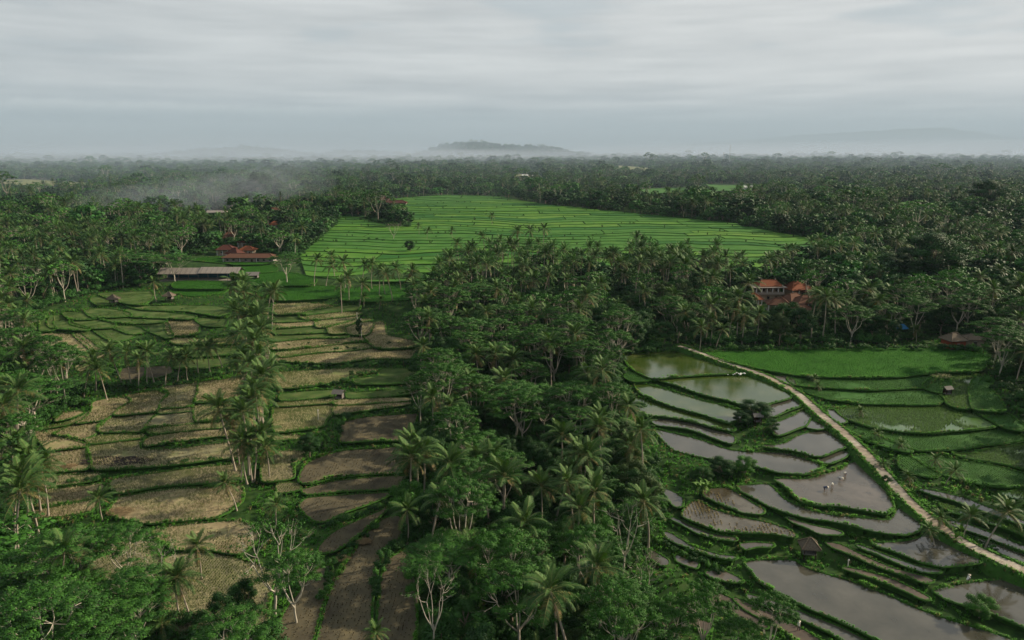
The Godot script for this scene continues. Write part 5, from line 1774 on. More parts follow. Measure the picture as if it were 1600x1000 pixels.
	paddy("dry2", 7.82, [-96.8,-296.2,-87.7,-299.5,-73.6,-293.7,-77.5,-290.6,-83.5,-281.6,-90.1,-279.3], "pale tan plot uppermost right of the palm grove")
	paddy("grass", 7.65, [-82,-280.6,-74.5,-288.9,-65,-296.4,-62.8,-288.3,-73.2,-283.5,-80,-278.9], "narrow olive paddy at the top right of the left terraces")
	paddy("dry2", 7.32, [-80.4,-276.5,-70.5,-282.7,-61.4,-283.9,-60.7,-280.4,-70.9,-274.2,-77.3,-272.6], "pale curved stubble paddy below a white post")
	paddy("grass", 7.14, [-91.4,-277.8,-84.8,-278.9,-78,-271.2,-88.4,-269.1], "small olive paddy beside the tall lone palm")
	paddy("dry", 6.76, [-87.9,-266.5,-76.3,-269.7,-73.6,-265.5,-85.3,-260.5], "pinkish stubble strip right of the tall lone palm")
	paddy("dry2", 6.92, [-72.4,-268.4,-70.2,-272.2,-60.7,-277.6,-62.9,-271.1,-66.3,-264.8,-70,-261.8], "curved tan terrace bending down to the left")
	paddy("grass", 6.43, [-84.3,-257.9,-72.9,-262.8,-67.2,-259.9,-66.3,-256,-82.4,-253.2], "olive green strip between two pinkish strips")
	paddy("dry2", 6.69, [-66.1,-261.2,-63.7,-266.8,-59,-273.2,-54.8,-274.2,-59.6,-268.9,-62.5,-261.7,-60.3,-254,-63.3,-253.1], "pale curved terrace left of the leafy pillar tree")
	paddy("dry", 6.51, [-61,-260,-57.2,-266.6,-53.4,-269.2,-52,-258.1,-52.1,-251.5,-58,-253.8], "pinkish oval terrace behind the leafy pillar tree")
	paddy("grass", 6.09, [-83.9,-249.9,-70.7,-254.5,-59.4,-252.7,-59.1,-249.5,-71.5,-249,-81.8,-244.6], "thin olive strip bordered by dark shrubs")
	paddy("dry", 5.76, [-81.8,-240.7,-70.9,-246.7,-52.7,-249.8,-51.9,-246.7,-60.8,-241.6,-68.4,-237.4,-79,-235.8], "reddish brown strip below the pale curved terraces")
	paddy("dry2", 5.45, [-76.1,-230.6,-67.8,-235.3,-60.5,-240.2,-48.8,-243.2,-45.9,-239.4,-54.9,-234.5,-63.8,-232.9,-73.2,-227.2], "tan strip with a row of dark shrubs, right of the grove")
	paddy("dry", 6.09, [-52.3,-256,-51,-272,-49.2,-269.9,-45.5,-252.2,-40,-247.7,-33.8,-242.5,-33.1,-237.4,-43.1,-235.8,-47.6,-242], "bare tan path like plot running to the forest edge")
	paddy("dry", 5.11, [-75.1,-225.8,-62.3,-230.3,-46.8,-236.2,-32.3,-236.2,-31.2,-226.9,-45,-226.5,-56,-221.1,-64.3,-222.1,-74.4,-223.6], "long reddish soil strip above a thick dark hedge bank")
	paddy("dry2", 4.28, [-70.9,-212.3,-62.2,-214.3,-49.2,-216.9,-41.5,-215.6,-44.7,-212.3,-49.4,-209.1,-49.1,-206,-52,-204.1,-61.5,-199.4,-65.8,-199.4,-68.6,-204.8], "olive stubble paddy below the thick dark hedge bank")
	paddy("grass", 4.28, [-39.3,-216.9,-27.4,-215.6,-26.2,-205.4,-36.6,-202.9,-44.5,-202.9,-45.3,-206.9,-39.2,-209.4], "shaded olive paddy touching the central forest edge")
	paddy("grass", 3.66, [-63.7,-194.8,-57.6,-197,-50.8,-198.1,-49.7,-194.2,-56,-191.3,-62.3,-190.2], "olive paddy left of the small plank field hut")
	paddy("grass", 3.7, [-45.5,-196.1,-42.6,-195.8,-30.9,-198.9,-28.9,-195.2,-41.9,-192.2,-44.7,-192.2], "shaded olive strip right of the small plank field hut")
	paddy("dry2", 3.42, [-62.4,-188.1,-49.1,-190.9,-48.7,-189.1,-61.2,-186.3], "thin pale stubble strip below the plank field hut")
	paddy("dry", 3.47, [-47,-190,-29.5,-192.1,-28.6,-190.5,-46,-187.1], "thin tan strip running from the hut to the forest")
	paddy("dry2", 2.95, [-62.9,-185.3,-56.4,-186.3,-48.5,-187.6,-47.2,-180.7,-47.7,-176.5,-47.5,-172.7,-52.3,-170.4,-57.4,-168.7,-59.9,-175.2], "green flecked stubble paddy with a slim white post")
	paddy("dry", 3.25, [-46.4,-185.7,-28.7,-188.8,-28.3,-188,-37.2,-184.2,-43.8,-181.3,-45.3,-180.4], "tan wedge paddy above the dark brown field")
	paddy("soil2", 2.67, [-42.4,-175.5,-37.9,-179.1,-26.7,-181.5,-25,-181,-24.6,-167.3,-25.5,-164.5,-33.5,-164.1,-40.2,-163.3,-41.4,-169], "dark brown bare field in front of the central forest")
	paddy("dry2", 2.45, [-56.9,-166.9,-51.8,-167.3,-51.4,-166,-56.3,-164.8], "thin stubble strip left of the small dark tree")
	paddy("dry3", 1.8, [-53.6,-158.9,-47.7,-158.9,-47.1,-156.7,-48.5,-151.5,-47,-145.5,-50.1,-144,-52.5,-144,-54.7,-150.1,-55,-154.2], "stubble plot around the leaning yellowish palm")
	paddy("soil2", 1.8, [-44.3,-155.3,-38.6,-159.6,-30,-161.1,-25,-161.9,-23.7,-157.1,-23.9,-148.5,-30.4,-147.5,-38.3,-145.6,-42.3,-142.8,-44.5,-143.4,-45.3,-146.2,-45.6,-151.5], "wide brown field streaked by soft shadows")
	paddy("dry3", 1.38, [-49,-143.1,-45.3,-143.4,-44.3,-140.7,-47.7,-139.5], "small stubble plot at the foot of the palm grove")
	paddy("soil2", 1.41, [-42.9,-140.5,-38,-144.2,-30.2,-146.1,-22.9,-146.7,-23.2,-142.4,-26.6,-141.2,-34.4,-140.3,-41.7,-138.9], "long brown strip with a dark furrow under the wide brown field")
	paddy("soil2", 1.05, [-41.3,-137.3,-34,-138.5,-25.6,-139.6,-26.2,-137.9,-29.4,-134.7,-32.6,-132,-35.3,-128.6,-37.3,-128.1,-40.3,-131.6,-41.9,-134.3], "dark bare field left of a dark diagonal hedge")
	paddy("soil2", 0.62, [-33.2,-123.6,-31.7,-126.2,-25.9,-132.5,-25.1,-133.5,-27,-128.1,-28.9,-123.4,-30.1,-120.6,-31.9,-118.2,-34,-117.8,-34.2,-120], "narrow brown plot below the dark diagonal hedge")
	paddy("soil2", 0.09, [-27.4,-123.6,-24.7,-130.4,-22.3,-131.4,-21,-124.8,-21.3,-122.2,-22.8,-121.1,-23.4,-116.6,-23.2,-111.8,-22.7,-104.5,-22.1,-100.5,-20.9,-92.3,-27.6,-92.3,-28.7,-100.5,-29.1,-105.5,-29.1,-110.2,-28.7,-113.3,-28.1,-116.6,-27.5,-119.8], "long brown plot running to the bottom frame edge")
	paddy("soil2", 0, [-21.7,-112.3,-21.2,-116.3,-18.8,-118.9,-16.9,-116.7,-16.2,-111.1,-14.5,-92.4,-19.1,-92.4,-21.2,-107.4], "shaded brown plot beside the forest at the bottom")
	paddy("soil2", 0, [-33.1,-113.1,-31.5,-113.9,-30.7,-110.4,-30.3,-104.6,-30.1,-100.6,-29.7,-92.8,-35,-92.4,-35,-100.6,-34.1,-107.4], "shaded brown plot left of the long brown one")
	paddy("grass", 7.3, [-176,-284,-169.1,-281.6,-159.7,-273.8,-166.7,-272.7], "dull green paddy uppermost of the curved left terraces")
	paddy("grass", 7.5, [-169.5,-287.8,-164.9,-289.6,-153.5,-283.1,-148.8,-277.3,-159.2,-275.1], "green paddy below the thatched field shelter")
	paddy("grass", 6.77, [-165.3,-270.7,-157.2,-271.8,-148,-264.5,-147.1,-261.4,-152.9,-260.4,-161.6,-265.5], "green curved paddy in the middle of the left terraces")
	paddy("grass", 7, [-156,-274,-145.1,-275.6,-132.7,-271.8,-132.2,-269.2,-138.4,-267.1,-146.6,-268.6], "long green paddy bordering a tall dark bund")
	paddy("grass", 6.83, [-178.2,-279.2,-174.5,-279.2,-165.2,-266.8,-153.9,-258.2,-156.9,-257.8,-166.8,-261.2,-172.9,-268.8], "rounded green paddy inside a hooked bund")
	paddy("grass", 6.74, [-175.5,-268.7,-178.2,-276.2,-171.6,-265.1,-166.2,-258.6,-168.3,-257.2], "slim outer green paddy at the left rim of the terraces")
	paddy("grass", 6.47, [-145.7,-263.7,-135.1,-261.7,-132,-255.8,-134.7,-253.5,-142,-259.7], "green paddy with a notched right end")
	paddy("grass", 6.21, [-150.7,-259.8,-145.4,-260.8,-139.2,-255,-133,-248.6,-135.5,-243.7,-142.4,-250.4], "green paddy above the third palm of the row")
	paddy("grass", 5.96, [-152.8,-256,-150.3,-256.9,-141.2,-246.9,-134.7,-240.8,-135.9,-237.1,-143.8,-246], "slanting green paddy above the second palm of the row")
	paddy("dry3", 5.83, [-154.7,-253.7,-153.1,-253.7,-137.9,-236.3,-137.8,-234.3], "slanting brown plot between two dark bunds")
	paddy("dry", 5.62, [-169.7,-253.6,-157.7,-254.5,-140,-234.7,-141.4,-231.9,-148.9,-229.6,-156,-233.9], "wide reddish tan plot at the left rim")
	paddy("grass", 6.52, [-142.3,-269.6,-131.3,-269.1,-123,-254.2,-119.2,-247.8,-131,-258.5,-134.1,-262.4], "green paddy with a zigzag edge left of a bare tan plot")
	paddy("dry", 6.52, [-129.6,-271.8,-120.6,-271.8,-113.2,-254.7,-114.8,-251.4,-119.3,-251.4,-124.7,-260], "bare tan plot framed by dark bunds")
	paddy("grass", 6.91, [-119.7,-274.4,-110.9,-274.4,-106.5,-262.8,-113.2,-264.9], "green plot left of the palm grove top")
	paddy("grass", 7.4, [-152.9,-288.3,-141.9,-284.7,-124.3,-276.7,-123.4,-273.4,-144.8,-276.7,-150.1,-281.8], "thin green strip under a long straight bund")
	paddy("grass", 7.75, [-155.2,-294.1,-145.7,-292.8,-133.3,-294.1,-119.2,-291.6,-113.1,-284.9,-111.5,-276.2,-128,-285.5,-145.5,-287.9], "wide green paddy with a shining puddle")
	paddy("grass", 8.6, [-178,-317.1,-162,-320.1,-154.6,-306.4,-151.7,-294.4,-160.8,-299,-175.2,-312], "smooth green paddy behind the thatched field shelter")
	paddy("grass", 8.35, [-178.2,-309.8,-173.1,-307,-165.4,-297.6,-167.3,-294.4,-174.5,-302.2], "small rounded paddy left of the thatched field shelter")
	paddy("dry", 5.11, [-140.5,-230.3,-135.3,-231.4,-132.2,-228,-134,-221.1], "brown plot left of the second palm trunk")
	paddy("dry", 4.64, [-134,-218.8,-128.6,-218.8,-127.5,-215.4,-130.7,-214.4], "small brown plot behind the first palm of the row")
	paddy("soil2", 4.43, [-119.1,-216.8,-114.3,-217.8,-109.5,-207.4,-113.6,-206.1], "dark muddy plot between the third and fourth palms")
	paddy("soil2", 4.51, [-111.6,-217.5,-106.9,-218.9,-103.2,-212.2,-106.6,-207.1], "dark muddy plot between the fifth and sixth palms")
	paddy("grass", 4.88, [-105.6,-223.7,-92,-226.2,-87.6,-227.7,-86,-223.3,-94.1,-216.3,-102.3,-216.3], "olive strip behind the last two palms of the row")
	paddy("grass", 5.38, [-111.5,-237.2,-103,-238.4,-90.6,-236,-88.6,-230.5,-107.2,-227.4], "olive strip under a dark hedge near the palm grove")
	paddy("dry2", 5.86, [-117.4,-247.7,-106.8,-246.8,-98,-248.1,-93.7,-242.5,-104.3,-241.6,-113.4,-241.6], "pale strip behind the palm row, right part")
	paddy("green", 10.24, [-153.8,-335.9,-139.6,-335.9,-130.2,-327.7,-128.6,-321.4,-148,-322.1], "bright green paddy in front of the long grey shed")
	paddy("green", 9.05, [-150.1,-324.6,-130.3,-323.9,-127.9,-315.6,-135.6,-309.8,-147,-317], "second bright green paddy in front of the long grey shed")
	paddy("green", 11.41, [-175.3,-400.3,-162.3,-406.5,-144.5,-414.1,-129.8,-387.5,-143.8,-383,-146,-385.2], "bright green paddy between the village wall and the long shed")
	paddy("green", 10.51, [-142.9,-382.2,-128.2,-384.4,-120.8,-365.6,-133.6,-361.6], "green paddy strip right of the long grey shed")
	paddy("green", 10.09, [-133.8,-360.3,-115.3,-364.2,-95.6,-345.5,-93.8,-330.1,-121.2,-331.8], "green paddy strip around the small pale shelter")
	paddy("green", 9.09, [-121.5,-332.4,-96.9,-332.4,-82.9,-329.2,-75.4,-315.4,-76.1,-306.8,-96.2,-301.3,-113.8,-318.3], "green paddy strip behind the short palm line")
	paddy("green", 8.98, [-73.3,-325,-47.3,-334.6,-32.2,-331.4,-30.2,-310.2,-53.1,-299.2,-69.6,-301.8], "shaded green paddy behind the two yellow crowned palms")
	make_near_ground()
	rough_grass()
	make_ground()
	make_mountain()
	mid_field()
	make_path()
	clearing([-867.1,-1267.2,-860.9,-1324.8,-648.6,-1165.7,-600.9,-1079.1,-684.1,-1079.1,-767.8,-1120.7], "pale")
	clearing([2.9,-1713.6,60.3,-1533.8,56.6,-1324.8,0,-1355.6], "pale")
	clearing([159.3,-1004.3,240.7,-1040.4,223.2,-928.6,144.4,-884.6], "green")
	clearing([287.9,-1120.7,355.9,-1079.1,318.7,-952.3,247.1,-928.6], "green")
	clearing([343.1,-2426.8,389.9,-2079.3,326.1,-1820.2,264.8,-1940.8], "pale")
	clearing([400,-774.2,426.6,-774.2,412.2,-735.8,383.1,-728.6], "green")
	rng.seed = 21
	make_palms()
	make_trees()
	rng.seed = 31
	two_storey(106.9, -304.4, "two storey pale house with orange hipped roof and flat canopy")
	house(122.1, -311.3, 0.3, 9, 7, 3, 3, "orange", "tan", "single storey house with weathered orange roof right of the two storey house")
	house(106.1, -287.4, -0.2, 7, 5, 2.6, 2.2, "brown", "tan", "brown roofed pavilion below the two storey house")
	house(114.3, -293.6, 0.5, 8, 5, 2.6, 2.4, "brown", "tan", "larger brown roofed house in the compound's middle")
	house(118.9, -289.5, 0.1, 10, 6, 2.6, 2.6, "brown", "grey", "low brown roofed house at the compound's right")
	house(129.1, -310.1, 0, 14, 4, 2.2, 1.2, "brown", "grey", "long low brown shed behind the compound")
	house(98.8, -295.7, 0.2, 4, 4, 2.6, 2.4, "orange", "tan", "tiny orange roofed shrine left of the two storey house")
	house(111, -276.8, 0.3, 7, 5, 2.6, 2.4, "brown", "tan", "brown roofed house half hidden by palms under the compound")
	house(146.5, -236.4, 0.2, 5.5, 4.5, 3, 2.2, "thatch", "red", "red walled hut with steep thatched roof beside the broad green paddy")
	house(154.6, -239.2, -0.1, 5.5, 4, 2.6, 1.4, "thatch", "tan", "open sided thatched shed right of the red walled hut")
	house(381.8, -570.6, 0, 9, 7, 3, 3, "orange", "tan", "orange roof glimpsed beside the big dark round tree")
	house(-163.7, -420.5, 0.1, 8, 6, 3, 2.4, "red", "tan", "house with red hipped roof in the left village")
	house(-152.4, -422.9, 0, 7, 6, 2.6, 2.2, "orange", "tan", "house with orange gable in the left village")
	house(-153, -404.4, -0.3, 6, 5, 3, 3, "red", "tan", "small steep red roof in front of the left village")
	house(-162.2, -445.7, 0.2, 6, 5, 3, 2.2, "red", "tan", "little red roof behind the left village")
	house(-180.9, -474.2, 0.1, 9, 6, 3, 2.6, "brown", "tan", "brown roof at the back of the left village")
	house(-183.4, -462.3, 0, 8, 6, 3, 2.6, "brown", "tan", "second brown roof at the back of the left village")
	house(-140.8, -393.7, 0, 26, 6, 2.6, 1.8, "brown", "grey", "long dark brown roofed building along the green paddy at left")
	house(-170.1, -529.4, 0.2, 6, 6, 4, 2.4, "orange", "tan", "small orange pagoda like roof among the village palms")
	house(-202.7, -603.5, 0, 8, 6, 3, 2.4, "red", "tan", "red roof farther back in the village")
	house(-211.2, -657.4, 0.1, 10, 6, 4, 2.4, "brown", "tan", "two tiered brown roof at the village back")
	house(-254.6, -640.2, 0.1, 14, 6, 3, 1.6, "grey", "grey", "pale grey metal roof veiled by smoke in the village")
	house(-240.8, -589, -0.1, 12, 6, 3, 1.6, "grey", "grey", "second pale grey metal roof veiled by smoke")
	house(-266, -688, 0, 12, 6, 3, 1.4, "grey", "grey", "third pale grey metal roof farthest in the smoke")
	house(-122.8, -758.4, 0, 30, 8, 3, 2.4, "red", "tan", "long red roofed building at the far left corner of the big field")
	house(-136.1, -790.7, 0, 10, 7, 4, 2.4, "red", "tan", "raised red roof behind the long red roofed building")
	house(5.8, -1713.6, 0, 26, 10, 4, 1.5, "white", "white", "distant white shed, left of a row beyond the forest")
	house(46.3, -1940.8, 0, 40, 12, 4, 1.5, "white", "white", "distant long white shed in the middle of the row beyond the forest")
	house(79.4, -1940.8, 0, 36, 12, 4, 1.5, "white", "white", "distant white shed, right of the row beyond the forest")
	house(31.4, -1533.8, 0, 22, 8, 4, 1.5, "white", "tan", "distant low white shed in front of the row")
	house(-985.6, -1494.5, 0, 60, 14, 4, 1.5, "white", "white", "distant long white shed at the far left by the hazy clearing")
	house(307.2, -952.3, 0, 24, 10, 4, 2, "white", "white", "distant white building at the edge of a far green clearing")
	shed(-147.4, -345.5, "long grey roofed open shed with a two part roof beside green paddies")
	hut(-163.9, -296.8, 3.3, 1.7, "thatch", "thatched field shelter with a grey pointed roof on the left terraces")
	hut(-143.4, -302.2, 3.4, 1.6, "thatch", "brown thatched hut under the palm clump at the field head")
	hut(-47.4, -192.1, 2.6, 0.9, "plank", "small plank field hut with a silvery board roof on the left terraces")
	hut(-122.7, -345.5, 5, 1.2, "plank", "small pale roofed shelter in the green paddies")
	hut(6.4, -301.1, 4, 2, "thatch", "hut with a pale pointed roof buried in the dark trees")
	hut(118.3, -190.5, 2, 0.7, "plank", "small dark roofed field shelter beside the streaky flooded paddy")
	hut(54, -120.9, 2.7, 1.5, "thatch", "ragged straw hut on the dyke above the very large pond")
	hut(60.9, -172.2, 2, 0.7, "plank", "hut roof showing between the round bushes on the bund")
	post(-49.4, -177.1, 3, "slim white post in the green flecked stubble paddy")
	post(-58.4, -270.3, 4, "thin white post at the top of the pale curved terraces")
	post(-52.5, -248.8, 7.5, "tall bare post beside the leafy pillar plant")
	post(59.2, -116.7, 2.2, "white stick with a rag on the dyke of the large pond")
	mast(750.6, -2600, 75, "taller telecom mast on the hazy plain")
	mast(730.3, -2600, 52, "shorter telecom mast left of the taller one")
	rocks(66.7, -208.7, "heap of white stones beside the path at the flooded paddies")
	straw(-97.7, -150.9, 1.6, "pile of yellow straw on a tan stubble paddy")
	straw(-76.3, -131.1, 2.6, "heap of brown palm debris behind the short yellow palm")
	straw(-29.5, -115.9, 1.2, "bundle of pinkish dry stalks on the diagonal bund")
	straw(-27, -121.5, 1.3, "small pale straw heap by the brown plots")
	burnt(-88.1, -153.4, 10, 2.6, "black burnt patch on the wide stubble paddy")
	tarp(138.3, -255.1, "bright blue tarpaulin roof between palms")
	person(64.3, 1.55, -139.7, 1.2, "bend", "blue", "person bending over the mud in dark blue, leftmost of the four planters")
	person(66.6, 1.55, -141.4, -0.4, "bend", "white", "person in a pale hat bending in the mud, second of the four planters")
	person(69.4, 1.55, -144.2, 0.6, "bend", "white", "person in white bending in the mud, third of the four planters")
	person(71.7, 1.55, -146.7, -0.8, "bend", "grey", "person in grey bending in the mud, rightmost of the four planters")
	person(44.8, -3.3, -101.3, 0.4, "stand", "white", "person in white standing on the bare wet earth strip at the bottom")
	person(77.2, NAN, -111.5, 2.0, "crouch", "white", "person in white crouching on the grassy bank by the path")
	rng.seed = 41
	# the row of palms across the left terraces
	palm(-123.1, -190.2, 11.9, "first coconut palm from the left in the row crossing the left terraces", "palms in a row across the left terraces", true)
	palm(-124.5, -195.4, 7.6, "second coconut palm from the left in the row crossing the left terraces", "palms in a row across the left terraces", true)
	palm(-110.8, -191.6, 9.3, "third coconut palm from the left in the row crossing the left terraces", "palms in a row across the left terraces", true)
	palm(-113.4, -204.1, 9.8, "fourth coconut palm from the left in the row crossing the left terraces", "palms in a row across the left terraces", true)
	palm(-105.9, -199.4, 9.6, "fifth coconut palm from the left in the row crossing the left terraces", "palms in a row across the left terraces", true)
	palm(-104.5, -204.7, 10, "sixth coconut palm from the left in the row crossing the left terraces", "palms in a row across the left terraces", true)
	palm(-97.9, -205.7, 7.4, "seventh coconut palm from the left in the row crossing the left terraces", "palms in a row across the left terraces", true)
	palm(-94, -211.2, 7.9, "eighth coconut palm from the left in the row crossing the left terraces", "palms in a row across the left terraces", true)
	palm(-89.1, -217, 8.1, "ninth coconut palm from the left in the row crossing the left terraces", "palms in a row across the left terraces", true)
	palm(-118.8, -194, 9.2, "coconut palm filling a gap in the row crossing the left terraces", "palms filling the left row", true)
	palm(-117.4, -197.9, 9, "coconut palm filling a gap in the row crossing the left terraces", "palms filling the left row", true)
	palm(-109.6, -201.5, 9.7, "coconut palm filling a gap in the row crossing the left terraces", "palms filling the left row", true)
	palm(-105.8, -203.1, 9.6, "coconut palm filling a gap in the row crossing the left terraces", "palms filling the left row", true)
	palm(-100.7, -204.1, 8.7, "coconut palm filling a gap in the row crossing the left terraces", "palms filling the left row", true)
	palm(-95.4, -207.4, 8, "coconut palm filling a gap in the row crossing the left terraces", "palms filling the left row", true)
	palm(-91.2, -213, 7.8, "coconut palm filling a gap in the row crossing the left terraces", "palms filling the left row", true)
	palm(-78.4, -129, 5.3, "short yellowish coconut palm alone on the stubble at lower left", "", true)
	palm(-51.5, -145.5, 8.5, "leaning coconut palm with hanging rusty fronds at the grove's right side", "", true)
	palm(-58, -145.5, 7, "palm with a yellow skirt of old fronds at the grove's left side", "", true)
	palm(-56.2, -144.4, 10.1, "slim pale trunked palm in the middle of the grove's lower end", "", true)
	palm(-55.3, -146.1, 10.2, "second slim pale trunked palm of the grove's lower end", "", true)
	palm(-86.3, -258.3, 15, "tallest lone palm standing above the top of the palm grove", "", true)
	palm(-83.4, -217, 12.7, "palm with a crooked trunk at the left flank of the grove", "", true)
	palm(-54.4, -133, 6.4, "low palm with drooping yellow fronds below the grove", "", true)
	palm(-44.7, -126.7, 4.7, "broad low palm with orange fruit at the field below the grove", "", true)
	palm(-51.6, -110.2, 7, "dark coconut palm among feathery trees at the lower left", "", true)
	palm(-50.7, -99.3, 7.9, "left one of two tall palms side by side at the bottom left", "", true)
	palm(-48.7, -98.7, 7.6, "right one of two tall palms side by side at the bottom left", "", true)
	palm(-49.6, -93.1, 4, "palm crown cut by the bottom frame edge at lower left", "", true)
	palm(-19.1, -121.7, 7.4, "palm with long outstretched fronds at the gully's left edge beside the brown plots", "", true)
	palm(85.5, -120.3, 8.4, "dark palm with ragged crown and hanging dead frond beside the path at right", "", true)
	palm(-19.7, -92.8, 3, "palm crown poking in at the bottom frame edge below the long brown plot", "", true)
	palm(3.9, -91.7, 5.8, "palm with radiating fronds low in the central gully near the bottom edge", "", true)
	palm(16, -96.7, 5.9, "young drooping palm among tall pale trunks at the gully's right side", "", true)
	palm(27.9, -146.4, 5.7, "slanting palm at the gully's edge beside the flooded terraces", "", true)
	palm(24.6, -147.3, 8, "palm beside the slanting one at the gully's edge", "", true)
	palm(-60.5, -293.6, 4.3, "left one of two yellow crowned palms at the field head", "", true)
	palm(-53.3, -289.5, 4.2, "right one of two yellow crowned palms at the field head", "", true)
	palm(-40.5, -306.7, 9.9, "palm with a clean straight trunk in the short palm line", "", true)
	palm(-97, -293.6, 8.5, "lone slender palm in front of the small pale shelter", "", true)
	palm(112.4, -366.2, 7.8, "lone pale palm left of the orange roofed house", "", true)
	palm(62, -235, 8.5, "palm at the head of the concrete path, left of its end", "", true)
	palm(67.1, -234.3, 7.4, "palm just right of the path's head", "", true)
	palm(80.6, -265.1, 9.2, "palm on the bank under the orange roofed house", "", true)
	palm(83.2, -243.5, 10.3, "leaning palm left in the bank above the broad green paddy", "", true)
	palm(94.8, -247.3, 8.6, "straight palm with a full crown above the broad green paddy", "", true)
	palm(90.4, -248.8, 6, "shorter palm between two taller ones above the broad green paddy", "", true)
	palm(129.2, -245.8, 7.7, "tilted palm with a bare trunk near the blue tarpaulin", "", true)
	palm(138.7, -244.3, 4.5, "yellow fronded palm left of the red walled huts", "", true)
	palm(116.6, -255.1, 3, "low palm in the shrubs above the broad green paddy", "", true)
	palm(180.2, -289.5, 7.9, "palm with shining fronds rising from the right forest", "", true)
	palm(191.1, -288.4, 6, "palm behind the huts at the right edge", "", true)
	palm(-64.8, -514.4, 7.1, "left palm of a pair in the big bright green field", "", true)
	palm(-56.4, -486.9, 6.8, "right palm of a pair in the big bright green field", "", true)
	palm(-40.4, -493.5, 6.4, "palm in the big bright green field, right of the pair", "", true)
	palm(-15.3, -570.6, 8.8, "bushy palm out in the middle of the big bright green field", "", true)
	palm(-148, -300, 8.6, "palm clump with pale skirts beside the little hut at the field head", "", true)
	palm(-61.7, -170.2, 15.1, "coconut palm crowded into the lower end of the narrow grove down the left terraces", "palms of the narrow grove", false)
	palm(-59.7, -167, 12, "coconut palm crowded into the lower end of the narrow grove down the left terraces", "palms of the narrow grove", true)
	palm(-55.6, -145.4, 9.7, "coconut palm crowded into the lower end of the narrow grove down the left terraces", "palms of the narrow grove", false)
	palm(-72.2, -190.4, 12.7, "coconut palm crowded into the middle of the narrow grove down the left terraces", "palms of the narrow grove", true)
	palm(-100.7, -270.5, 15, "coconut palm crowded into the upper end of the narrow grove down the left terraces", "palms of the narrow grove", false)
	palm(-62.5, -157.8, 9.9, "coconut palm crowded into the lower end of the narrow grove down the left terraces", "palms of the narrow grove", true)
	palm(-69.6, -179, 14.7, "coconut palm crowded into the middle of the narrow grove down the left terraces", "palms of the narrow grove", false)
	palm(-84.1, -223.7, 14.7, "coconut palm crowded into the middle of the narrow grove down the left terraces", "palms of the narrow grove", true)
	palm(-75.1, -217, 13.4, "coconut palm crowded into the middle of the narrow grove down the left terraces", "palms of the narrow grove", false)
	palm(-78.6, -229.4, 15.3, "coconut palm crowded into the upper end of the narrow grove down the left terraces", "palms of the narrow grove", true)
	palm(-60.3, -152.2, 10.1, "coconut palm crowded into the lower end of the narrow grove down the left terraces", "palms of the narrow grove", false)
	palm(-93.8, -248.3, 12.9, "coconut palm crowded into the upper end of the narrow grove down the left terraces", "palms of the narrow grove", true)
	palm(-95.3, -270.8, 11, "coconut palm crowded into the upper end of the narrow grove down the left terraces", "palms of the narrow grove", false)
	palm(-69.7, -194.8, 15.3, "coconut palm crowded into the middle of the narrow grove down the left terraces", "palms of the narrow grove", false)
	palm(-89.5, -256.3, 9.1, "coconut palm crowded into the upper end of the narrow grove down the left terraces", "palms of the narrow grove", true)
	palm(-103.8, -273.5, 15.2, "coconut palm crowded into the upper end of the narrow grove down the left terraces", "palms of the narrow grove", true)
	palm(-67.1, -188.5, 13.9, "coconut palm crowded into the middle of the narrow grove down the left terraces", "palms of the narrow grove", false)
	palm(-59, -161.9, 15.1, "coconut palm crowded into the lower end of the narrow grove down the left terraces", "palms of the narrow grove", true)
	palm(-69.4, -183.5, 10.2, "coconut palm crowded into the middle of the narrow grove down the left terraces", "palms of the narrow grove", false)
	palm(-60.5, -149.1, 15.4, "coconut palm crowded into the lower end of the narrow grove down the left terraces", "palms of the narrow grove", false)
	palm(-63, -176.5, 11.7, "coconut palm crowded into the middle of the narrow grove down the left terraces", "palms of the narrow grove", false)
	palm(-91.4, -268.8, 12.2, "coconut palm crowded into the upper end of the narrow grove down the left terraces", "palms of the narrow grove", true)
	palm(-93.1, -257.7, 14.5, "coconut palm crowded into the upper end of the narrow grove down the left terraces", "palms of the narrow grove", false)
	palm(-77.4, -209.3, 14.5, "coconut palm crowded into the middle of the narrow grove down the left terraces", "palms of the narrow grove", true)
	palm(-62.5, -165.4, 11.6, "coconut palm crowded into the lower end of the narrow grove down the left terraces", "palms of the narrow grove", true)
	palm(-85.9, -235.2, 15.2, "coconut palm crowded into the upper end of the narrow grove down the left terraces", "palms of the narrow grove", false)
	palm(-58.8, -158.2, 13.9, "coconut palm crowded into the lower end of the narrow grove down the left terraces", "palms of the narrow grove", false)
	palm(-80.3, -224.9, 14.3, "coconut palm crowded into the middle of the narrow grove down the left terraces", "palms of the narrow grove", true)
	palm(-71.3, -202.7, 13.5, "coconut palm crowded into the middle of the narrow grove down the left terraces", "palms of the narrow grove", false)
	palm(-86.5, -238.7, 10.4, "coconut palm crowded into the upper end of the narrow grove down the left terraces", "palms of the narrow grove", false)
	palm(-74.4, -196.2, 9.9, "coconut palm crowded into the middle of the narrow grove down the left terraces", "palms of the narrow grove", false)
	palm(-82.9, -217.7, 9.2, "coconut palm crowded into the middle of the narrow grove down the left terraces", "palms of the narrow grove", true)
	palm(-66.3, -172.3, 9, "coconut palm crowded into the middle of the narrow grove down the left terraces", "palms of the narrow grove", true)
	palm(-75.6, -200.9, 9.7, "coconut palm crowded into the middle of the narrow grove down the left terraces", "palms of the narrow grove", false)
	palm(-57, -148.3, 14.8, "coconut palm crowded into the lower end of the narrow grove down the left terraces", "palms of the narrow grove", true)
	palm(-100.5, -266, 13, "coconut palm crowded into the upper end of the narrow grove down the left terraces", "palms of the narrow grove", false)
